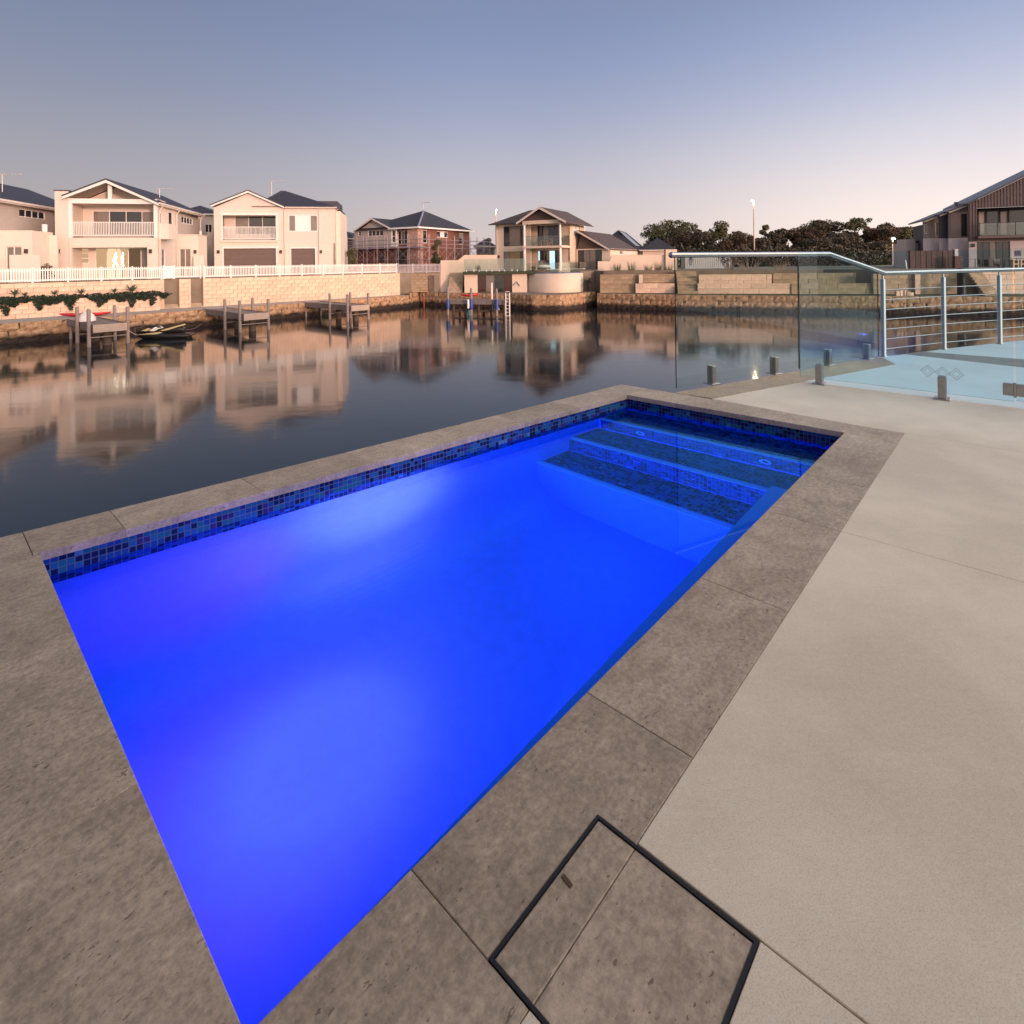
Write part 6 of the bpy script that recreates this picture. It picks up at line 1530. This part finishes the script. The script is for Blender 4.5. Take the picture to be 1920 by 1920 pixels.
# limestone terraces along the right bank
fT = Frame((1200 - CX) / FOC * 61.5, 61.5, -13)
zA1, zA0 = fT.uv(1200, 514)[1], PZC - .02
block_wall('terrace_wall', 'pale limestone terrace wall at the foot of the peach boundary wall', fT, fT.uv(1125, 530)[0], fT.uv(1191, 530)[0], zA0, zA1, 0, bw=1.5, bh=.5, m=M_LIME2)
block_wall('terrace_wall', 'limestone terrace wall with a bright upright block, left of the bank steps', fT, fT.uv(1191, 530)[0] + .02, fT.uv(1266, 530)[0], zA0, fT.uv(1230, 531)[1], -.5, bw=1.6, bh=.55, m=M_LIME)
block_wall('terrace_wall', 'upper limestone tier behind the bright upright block', fT, fT.uv(1200, 530)[0] + .3, fT.uv(1266, 530)[0], fT.uv(1230, 531)[1] - .4, zA1, .6, bw=1.6, bh=.5, m=M_LIME2)
MB().prism([xy(fT.o + fT.ex * a + fT.ey * b_) for a, b_ in ((fT.uv(1191, 530)[0], -.1), (fT.uv(1266, 530)[0], -.1), (fT.uv(1266, 530)[0], .64), (fT.uv(1191, 530)[0], .64))], zA0, fT.uv(1230, 531)[1] - .05).build('terrace_fill', M_SAND, kind='structure')
b3 = rect(fT, 1197.5, 515, 1205, 531, -.3); MB().bbox(b3[0], b3[1], -.5, -.1, b3[2], b3[3], .03).build('upright_block', M_RENDER2, label='single bright upright stone block on the limestone terrace', category='block')
bpy.data.objects['upright_block'].location = fT.o; bpy.data.objects['upright_block'].rotation_euler = (0, 0, fT.a)
fT2 = Frame((1400 - CX) / FOC * 58.0, 58.0, -13)
stairs('wide weathered limestone steps seen through the glass balustrade', fT2, fT2.uv(1270, 530)[0], fT2.uv(1309, 530)[0], PZC, -.1, -.6, n=9, run=.33, name='bank_steps', m=M_LIME2)
zl = fT2.uv(1390, 531)[1]; zu = fT2.uv(1390, 514.5)[1]
block_wall('terrace_wall', 'lower sunlit limestone tier seen through the glass balustrade', fT2, fT2.uv(1307, 540)[0], fT2.uv(1480, 540)[0], PZC - .02, zl, -.6, bw=1.5, bh=.5, m=M_LIME, wob=.03)
block_wall('terrace_wall', 'upper sunlit limestone tier seen through the glass balustrade', fT2, fT2.uv(1311, 520)[0], fT2.uv(1449, 520)[0], zl - .3, zu, .5, bw=1.5, bh=.5, m=M_LIME, wob=.03)
MB().prism([xy(fT2.o + fT2.ex * a + fT2.ey * b_) for a, b_ in ((fT2.uv(1307, 530)[0], -.3), (fT2.uv(1480, 530)[0], -.3), (fT2.uv(1480, 530)[0], 1.2), (fT2.uv(1307, 530)[0], 1.2))], PZC, zl - .06).build('terrace_fill', M_SAND, kind='structure')
fT3 = Frame((1600 - CX) / FOC * 55.5, 55.5, -12)
block_wall('terrace_wall', 'shaded limestone bank wall behind the sloping glass panel', fT3, fT3.uv(1482, 530)[0], fT3.uv(1640, 530)[0], PZC - .02, fT3.uv(1560, 531)[1], -.4, bw=1.7, bh=.5, m=M_LIME2, wob=.04)
block_wall('terrace_wall', 'upper brown bank wall behind the sloping glass panel', fT3, fT3.uv(1455, 520)[0], fT3.uv(1628, 520)[0], fT3.uv(1560, 531)[1] - .2, fT3.uv(1560, 512)[1], 1.2, bw=1.7, bh=.5, m=M_LIME2, wob=.04)
fT4 = Frame((1780 - CX) / FOC * 53.0, 53.0, -9)
zt4 = fT4.uv(1800, 506)[1]
block_wall('terrace_wall', 'bank wall with pale pier seen through the wires of the railing', fT4, fT4.uv(1642, 530)[0], fT4.uv(1808, 530)[0], PZC - .02, zt4 - .3, .5, bw=1.5, bh=.45, m=M_LIME2)
block_wall('wall_pier', 'tall pale limestone pier seen through the railing wires', fT4, fT4.uv(1717, 530)[0], fT4.uv(1727, 530)[0], PZC - .02, zt4, .1, bw=.6, bh=.45, m=M_LIME)
stairs('stone steps beside the dark bollard seen through the railing', fT4, fT4.uv(1811, 530)[0], fT4.uv(1838, 530)[0], PZC, -.1, -2.6, n=10, run=.27, name='bank_steps', m=M_LIME2)
block_wall('terrace_wall', 'pale limestone bank wall at the right edge behind the railing', fT4, fT4.uv(1840, 530)[0], fT4.uv(2150, 530)[0], PZC - .02, zt4, 0, bw=1.4, bh=.48, m=M_LIME)
pbk = AT(1803, 548, 51.5); MB().lathe([(.34, 0), (.34, 2.3), (.36, 2.32), (.36, 2.45), (.1, 2.5)], n=16).build('bollard', M_BLACK, None, (pbk.x, pbk.y, PZC), label='thick black mooring bollard on the right bank', category='bollard')
for k, px in enumerate((1682, 1688, 1695, 1703, 1708)):
    p = AT(px, 550, 51.6); MB().bbox(-.18, .18, -.15, .15, 0, [.45, .5, .5, .38, .3][k], .03).build('loose_block', M_LIME, None, (p.x, p.y, PZC), R(k * 23), label=['leftmost loose stone block on the right bank behind the railing wires', 'second loose stone block from the left on the right bank', 'middle loose stone block on the right bank behind the railing', 'fourth loose stone block from the left on the right bank', 'rightmost and lowest loose stone block on the right bank'][k], category='block', group='loose blocks on the right bank')
# ---- shipping container behind the terraces
fc = Frame((1330 - CX) / FOC * 76, 76, -4)
c0 = rect(fc, 1285, 479, 1373, 502.5); ct = root('shipping_container', 'pale corrugated shipping container with dark printed marks behind the terraces', 'container', fc)
m = MB(); x = c0[0]; k = 0; M_CONT = mat('container_steel', (.46, .45, .44), .55, var=.1, scale=2)
m.box(c0[0], c0[1], .07, 2.5, c0[2], c0[3]); m.build('body', M_CONT, ct)
rb_ = MB()
while x < c0[1] - .1: rb_.box(x, x + .14, .0, .069, c0[2] + .12, c0[3] - .12); x += .28
q = rb_.build('corrugations', M_CONT, ct); q['kind'] = 'stuff'
for z in (c0[2], c0[3] - .12): MB().box(c0[0] - .03, c0[1] + .03, -.03, .068, z, z + .118).build('side_rail', M_CONT, ct)
M_PRINT = mat('dark_blue_print', (.05, .06, .13), .6)
for px in (1295, 1356):
    m = MB(); u, z = fc.uv(px, 483); m.vpoly([(u - .3, z - .35), (u + .3, z - .35), (u + .05, z + .15)], -.036, -.032); m.lathe([(.001, -.036), (.17, -.036), (.17, -.032)], (u, 0, z + .02), 10, axis='y'); m.build('printed_mark', M_PRINT, ct)
    m = MB()
    for j in range(3): m.box(u - .28 + .05 * j, u + .28 - .08 * j, -.036, -.032, z - .55 - j * .24, z - .43 - j * .24)
    m.build('printed_mark', M_PRINT, ct)
# ---- trees along the skyline
T = [('broad dark olive tree at the left end of the skyline trees', 1262, 412, 108, 98, FOL_OLIVE, 1, 1.0), ('rust coloured tree in front of the broad olive tree', 1290, 436, 90, 92, FOL_RUST, 2, 1.0), ('small round olive tree between the two tall left skyline trees', 1305, 425, 34, 97, FOL_OLIVE, 3, .9),
     ('pale olive tree left of the tall lamp pole', 1347, 413, 66, 98, FOL_OLIVE, 4, .9), ('dark rust tree left of the tall lamp pole base', 1376, 433, 72, 92, FOL_RUST, 5, 1.1), ('sparse airy tree just right of the tall lamp pole', 1434, 417, 40, 96, FOL_OLIVE, 6, .55),
     ('dark low tree right of the lamp pole', 1462, 429, 66, 93, FOL_DARK, 7, 1.0), ('wide dark crowned tree in the middle of the right skyline', 1530, 411, 92, 100, FOL_DARK, 8, 1.0), ('rust coloured tree under the wide dark crown', 1505, 426, 76, 93, FOL_RUST, 9, 1.1),
     ('tall open crowned tree right of the wide dark crown', 1598, 405, 66, 98, FOL_OLIVE, 10, .7), ('dark understorey tree below the open crowned tree', 1588, 437, 90, 92, FOL_DARK, 11, 1.1), ('rounded rust tree beside the garden lamp', 1656, 418, 76, 95, FOL_RUST, 12, 1.1),
     ('small open tree left of the dark clad house', 1694, 421, 44, 96, FOL_OLIVE, 13, .7), ('dark tree touching the dark clad house', 1722, 424, 36, 97, FOL_DARK, 14, 1.0), ('dark low tree at the left foot of the skyline', 1325, 446, 60, 90, FOL_DARK, 15, 1.1), ('dark low tree below the garden lamp', 1668, 452, 80, 90, FOL_DARK, 16, 1.1), ('dark low tree below the wide crown', 1545, 446, 90, 90, FOL_DARK, 17, 1.1), ('dark low tree at the foot of the tall lamp pole', 1412, 447, 90, 91, FOL_DARK, 18, 1.2)]
for lab, px, y, w_, Y, fo, sd_, dn in T: tree(lab, px, y, w_, Y, fo, -.1, sd_ + 70, dense=dn, stemfrac=.22)
tree('far olive tree behind the black tarpaulin', 915, 443, 26, 105, FOL_OLIVE, 0, 99, group='trees in the gardens', dense=.7)
r_ = random.Random(12); und = MB()
for i in range(46):
    px = 1268 + (1735 - 1268) * i / 45; Y = r_.uniform(86, 89); p = AT(px, 470, Y); leaf_cloud(und, (p.x, p.y, 1.0), (2.2, 1.2, 2.3 + r_.uniform(-.6, .6)), 260, .26, r_)
und.build('undergrowth', FOL_DARK, label='mass of dark undergrowth below the skyline trees', category='undergrowth', kind='stuff')
# tangled bare shrubs and grasses on the terraces
def bare(label, px, py, Y, h, w_, seed, zb):
    p = AT(px, py, Y); t_ = thing('bare_shrub', label, 'shrub', (p.x, Y, zb), 0, 'shrubs along the far bank'); r_ = random.Random(seed); m = MB(); lf = MB()
    for i in range(26):
        a = r_.uniform(-1, 1) * w_; q = Vector((a, r_.uniform(-.5, .5), h * r_.uniform(.5, 1))); m.tube([(a * .3, 0, 0), (a * .6 + r_.uniform(-.2, .2), 0, q.z * .6), q], .035, 4, r1=.012)
        leaf_cloud(lf, q, (.35, .3, .3), 12, .10, r_)
    m.build('branches', mat('pale_twig', (.24, .185, .15), .9), t_); lf.build('leaves', FOL_RUST, t_)
bare('tangle of bare pale branches above the upper limestone tier', 1405, 505, 62, 2.1, 2.3, 1, -.1); bare('bare twiggy shrub in front of the container end', 1368, 505, 63, 1.9, 1.3, 2, -.1); bare('low twiggy shrub at the right end of the upper tier', 1462, 516, 61, 1.2, 1.2, 3, -.1)
for k, (px, py, Y, s_, lab) in enumerate([(1157, 511, 66.5, 1, 'tuft of dry grass at the left end of the boundary wall'), (1184, 511, 66.5, 1.2, 'taller tuft of dry grass before the boundary wall'), (1215, 512, 66, .8, 'small tuft of dry grass mid boundary wall'), (1234, 510, 66, 1.1, 'narrow tuft of dry grass near the wall pier'), (1253, 511, 66, .8, 'small tuft of dry grass beside the wall pier')]):
    p = AT(px, py, Y); t_ = thing('grass_tuft', lab, 'grass', (p.x, Y, -.05), 0, 'dry grass tufts'); m = MB(); r_ = random.Random(k)
    for i in range(60):
        a = Vector((r_.uniform(-.35, .35), r_.uniform(-.2, .2), 0)); b_ = a * 1.8 + Vector((0, 0, s_ * r_.uniform(.5, 1.2))); m.add([a, a + Vector((.04, 0, 0)), b_], [(0, 1, 2)], i % 3)
    m.build('blades', FOL_OLIVE, t_)
# ---- street lamps (lit)
def lamp(label, px, py, Y, zb, col_, en, arm=0.0, pole=True):
    p = AT(px, py, Y); t_ = thing('street_lamp', label, 'street lamp', (p.x - arm, Y, zb), 0, 'lit lamps on the skyline'); h = p.z - zb
    MB().tube([(0, 0, 0), (0, 0, h * .93), (arm * .3, 0, h * .985), (arm, 0, h)], .11, 8, r1=.05).build('pole', mat('warm_pole', (.55, .42, .34), .5, metal=.3), t_)
    MB().bbox(arm - .22, arm + .2, -.12, .12, h, h + .08, .02).build('head', M_GALV, t_); MB().lathe([(.02, -.14), (.19, -.11), (.21, -.002)], (arm, 0, h), 12).build('lens', emit('lamp_lens', (1, .80, .52), 130), t_)
    q = bpy.data.lights.new('lamp', 'POINT'); q.energy = en; q.color = (1, .72, .42); q.shadow_soft_size = .2; lo = bpy.data.objects.new('lamp', q); COL.objects.link(lo); lo.location = (p.x, Y - .3, p.z - .35)
lamp('tall lit lamp pole rising above the skyline trees', 1411, 376, 88, 0, (1, .8, .5), 160, -.18)
lamp('lit street lamp left of the cream two storey house', 931, 393, 108, 0, (1, .8, .5), 120, .18)
lamp('lit garden lamp glowing in front of the rust tree', 1675, 447, 84, 0, (1, .8, .4), 120, .15)
# ---- dark clad house on the right
Yr = 59; f = Frame((1817 - CX) / FOC * Yr, Yr, -25)
h5 = root('dark_clad_house', 'modern house with dark vertical cladding and long sloping roof at the right edge', 'house', f)
M_BATTEN = mat('brown_batten_cladding', (.125, .085, .08), .6, var=.12, scale=3); M_NAVY = mat('navy_cladding', (.03, .035, .045), .55); M_TAUPE = mat('taupe_cladding', (.12, .095, .085), .6); M_WR = mat('pale_lilac_render', (.50, .43, .42), .8, var=.05, scale=1)
uR = f.uv(2040, 420)[0]; zg = -.1; zf = f.uv(1830, 443)[1]
def slope(u, d=0.0):
    a, b_ = (f.uv(1817, 377.5, -.7), f.uv(1920, 328, -.7)) if d < .5 else (f.uv(1728, 413, d - .6), f.uv(1777, 394.5, d - .6))
    return a[1] + (b_[1] - a[1]) * (u - a[0]) / (b_[0] - a[0])
u17 = 0.0; uo = f.uv(1832, 420)[0]; zo1 = f.uv(1835, 390)[1]
ho = (uo, uR - .5, zf + .02, zo1); hg = rect(f, 1832, 453.5, 1895, 498); hg = (hg[0], hg[1], zg + .1, hg[3])
m = MB(); m.wall(u17, uR, zf - .55, zo1 + .001, [ho], 0, .3); m.vpoly([(u17, zo1 + .001), (uR, zo1 + .001), (uR, slope(uR) - .3), (u17, slope(u17) - .3)], 0, .3); m.build('front_wall', M_BATTEN, h5)
bt = MB(); u = u17 + .1
while u < uR:
    zb0 = zo1 + .02 if u > uo else zf - .5; bt.box(u, u + .07, -.05, -.001, zb0, slope(u) - .32); u += .26
q = bt.build('battens', M_BATTEN, h5); q['kind'] = 'stuff'
m = MB(); m.wall(u17 + .02, uR, zg, zf - .552, [hg], .1, .4); m.build('lower_wall', M_WR, h5); window(h5, hg, .2, 5, fm=M_BRONZE, pm=[M_PANE, M_PANE, M_PANE2, M_PANE], name='sliding_door')
MB().box(uo - .15, uR, -.9, .0, zf - .25, zf - .01).build('balcony_slab', M_BATTEN, h5)
m = MB(); hb = [rect(f, 1834, 396, 1848, 440, 2), rect(f, 1850, 396, 1873, 440, 2), rect(f, 1875, 396, 1890, 440, 2), rect(f, 1892, 394, 1925, 440, 2)]
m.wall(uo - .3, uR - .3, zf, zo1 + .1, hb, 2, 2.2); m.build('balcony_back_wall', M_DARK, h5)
for k, q in enumerate(hb): window(h5, q, 2.02, 1, fm=M_BRONZE, pm=[M_BLIND, M_PANE, M_PANE2, M_PANE][k] if k != 0 else mat('taupe_blind', (.36, .32, .29), .8))
zr = f.uv(1832, 420)[1]
for i in range(6):
    a = uo + i * 1.45; MB().box(a + .03, a + 1.42, -.8, -.788, zf + .03, zr).build('balcony_glass', M_FARGLASS, h5); MB().box(a - .03, a + .028, -.82, -.77, zf, zr + .03).build('baluster_post', M_BLACK, h5)
MB().box(uo - .1, uo + 8.7, -.82, -.77, zr + .031, zr + .07).build('hand_rail', M_BLACK, h5)
# stepped back bays under the long roof
def bay_(x0, x1, d, m_, ml, holes=()):
    u0 = f.uv(x0, 420, d)[0]; u1 = f.uv(x1, 420, d)[0]; zt = slope(u0, d) - .45; zl = f.uv(x0, 447, d)[1]
    hs = [rect(f, *q, d) for q in holes]
    mb = MB(); mb.wall(u0, u1, zl, zt, hs, d, d + .3); mb.vpoly([(u0, zt), (u1, zt), (u1, slope(u1, d) - .2), (u0, slope(u0, d) - .2)], d, d + .3); mb.build('bay_wall', m_, h5)
    MB().box(u0, u1, d + .02, d + .3, zg, zl - .003).build('bay_base', ml, h5)
    for q in hs: window(h5, q, d + .06, 1, fm=M_FASCIA if m_ is not M_TAUPE else M_BRONZE)
    sf = MB(); sf.vpoly([(u0 - .05, slope(u0, d) - .2), (u1, slope(u1, d) - .2), (u1, slope(u1, d) - .36), (u0 - .05, slope(u0, d) - .36)], d - .5, d - .4); sf.build('soffit_trim', M_FASCIA, h5)
    ra, rb = u0 - .25, u1 + .6
    rp = MB(); plate(rp, [(ra, d - .6, slope(ra, d)), (rb, d - .6, slope(rb, d)), (rb, 9, slope(rb, d)), (ra, 9, slope(ra, d))], .18); rp.build('bay_roof', mat('standing_seam_roof', (.07, .07, .085), .4, metal=.4), h5)
bay_(1778, 1817, 1.2, M_TAUPE, M_WR, [(1801, 393, 1814, 444)]); bay_(1761, 1778, 2.0, M_NAVY, M_WR); bay_(1731, 1761.5, 2.8, mat('stone_taupe', (.22, .175, .14), .8), M_WR, [(1732.5, 415, 1739, 438), (1754, 409, 1759.5, 443), (1747, 411, 1752.5, 417)])
m = MB(); ue = u17 - .15; plate(m, [(ue, -.7, slope(ue)), (uR, -.7, slope(uR)), (uR, 9, slope(uR)), (ue, 9, slope(ue))], .22); m.build('roof', mat('standing_seam_roof', (.07, .07, .085), .4, metal=.4), h5)
uv_ = f.uv(1793, 378, 3)[0]; MB().lathe([(.12, slope(uv_, 2) - .2), (.12, slope(uv_, 2) + .35), (.22, slope(uv_, 2) + .4), (.22, slope(uv_, 2) + .52)], (uv_, 3, 0), 10).build('roof_vent', M_GALV, h5)
MB().box(f.uv(1733, 430, 3.2)[0], uR, 3.2, 8.8, zg, slope(f.uv(1733, 430, 3.2)[0], 2.8) - .6).build('core_wall', M_TAUPE, h5); sconce(h5, *f.uv(1825, 460), .1)
# low outbuilding, pale pillar, timber fence
fo_ = Frame((1715 - CX) / FOC * 66, 66, -5); ob5 = root('outbuilding', 'low cream outbuilding with flat roof left of the dark clad house', 'building', fo_)
q = rect(fo_, 1712, 455, 1742, 505); MB().box(q[0], q[1], 0, 4, zg, q[3]).build('wall', M_RENDER, ob5); MB().box(q[0] - .15, q[1] + .1, -.2, 4.1, q[3], q[3] + .22).build('flat_roof', M_BRONZE, ob5)
q = rect(fo_, 1691, 449, 1711, 505); MB().box(q[0], q[1], -.6, 1.0, zg, q[3]).build('pillar', M_RENDER, ob5)
q = rect(fo_, 1720, 467, 1736, 505); MB().box(q[0], q[1], -.03, -.002, zg + .05, q[3]).build('roller_door', M_FASCIA, ob5)
tf = root('timber_fence', 'tall red brown timber plank fence in front of the outbuilding', 'fence', Frame((1750 - CX) / FOC * 57.5, 57.5, -5)); ff = Frame((1750 - CX) / FOC * 57.5, 57.5, -5)
a, b_ = ff.uv(1706, 480)[0], ff.uv(1788, 480)[0]; zt_ = ff.uv(1750, 470)[1]; nn = 8; M_RB = [mat('red_brown_plank', (.11, .052, .045), .8, var=.3, scale=3), mat('dark_brown_plank', (.075, .042, .038), .8, var=.3, scale=3)]
for i in range(nn): MB().bbox(a + (b_ - a) * i / nn + .02, a + (b_ - a) * (i + 1) / nn - .02, .012 * (i % 3), .05 + .012 * (i % 3), zg, zt_, .008).build('plank', M_RB[i % 2], tf)
for i in range(nn + 1): MB().box(a + (b_ - a) * i / nn - .05, a + (b_ - a) * i / nn + .05, .08, .18, zg, zt_ + .02).build('post', M_RB[1], tf)
q = rect(ff, 1789, 467, 1792, 500); MB().box(q[0], q[1] + .2, -.1, .3, zg, q[3]).build('end_pier', M_WR, tf)
q = rect(ff, 1788, 480, 1802, 503, -1); MB().box(q[0], q[1], -1.2, -.8, zg, q[3]).build('low_wall', M_RB[0], tf)
# slim stair rail post leaning in the garden, and glass garden fence of the house
p = AT(1700, 500, 56.5); MB().tube([(0, 0, 0), (-.12, 0, .95)], .06, 8).build('leaning_post', M_WHITE, None, (p.x, p.y, -.1), label='short white post leaning in front of the timber fence', category='post')
pf = root('patio_fence', 'slim dark metal fence before the patio of the dark clad house', 'fence', Frame((1830 - CX) / FOC * 55.4, 55.4, -12)); fp_ = Frame((1830 - CX) / FOC * 55.4, 55.4, -12)
a, b_ = fp_.uv(1803, 490)[0], fp_.uv(1960, 490)[0]; zt_ = fp_.uv(1850, 485)[1]
MB().box(a, b_, 0, .04, zt_ - .04, zt_).build('rail', M_BLACK, pf)
for i in range(7): MB().box(a + (b_ - a) * i / 6 - .03, a + (b_ - a) * i / 6 + .03, -.01, .05, zg, zt_ + .02).build('post', M_BLACK, pf)
# two pairs of firewood-like crates stacked on the patio at the right edge
for k, (px, py) in enumerate(((1902, 487), (1902, 496), (1916, 487), (1916, 496))):
    p = AT(px, py, 54.5); t_ = thing('round_hole_crate', ['upper left of four pale crates with round holes on the patio', 'lower left of four pale crates with round holes on the patio', 'upper right of four pale crates with round holes on the patio', 'lower right of four pale crates with round holes on the patio'][k], 'crate', (p.x, p.y, [.46, .02, .46, .02][k] - .1), 0, 'crates on the patio')
    MB().bbox(-.3, .3, -.2, .2, 0, .43, .02).build('box', mat('pale_crate', (.46, .33, .24), .8, var=.2, scale=3), t_); MB().lathe([(.001, -.006), (.16, -.006), (.17, -.003), (.17, .0)], (0, -.201, .21), 16, axis='y').build('round_hole', M_DARK, t_)
q = MB(); p = AT(1873, 495, 55.6); t_ = thing('patio_chair', 'low grey chair on the patio of the dark clad house', 'chair', (p.x, p.y, -.1)); MB().bbox(-.3, .3, -.3, .3, .38, .48, .02).build('seat', M_TAUPE, t_); MB().bbox(-.3, .3, .24, .32, .48, .95, .02).build('backrest', M_TAUPE, t_)
for x in (-.26, .26):
    for y in (-.26, .26): MB().box(x - .02, x + .02, y - .02, y + .02, 0, .38).build('leg', M_BLACK, t_)
# dark shade sail / tarpaulin and far sheds between brick house and cream house
fq = Frame((900 - CX) / FOC * 92, 92, 0); hip_house('far low dark roofed house seen right of the scaffolding', fq, fq.uv(893, 460)[0], fq.uv(926, 460)[0], 8, 0, fq.uv(905, 462)[1], fq.uv(900, 449, 4)[1], M_SLATE2, M_TAUPE)
fq2 = Frame((640 - CX) / FOC * 95, 95, 0); hip_house('far low house seen left of the scaffolding', fq2, fq2.uv(628, 450)[0], fq2.uv(664, 450)[0], 8, 0, fq2.uv(645, 447)[1], fq2.uv(645, 436, 4)[1], M_SLATE2, M_TAUPE)
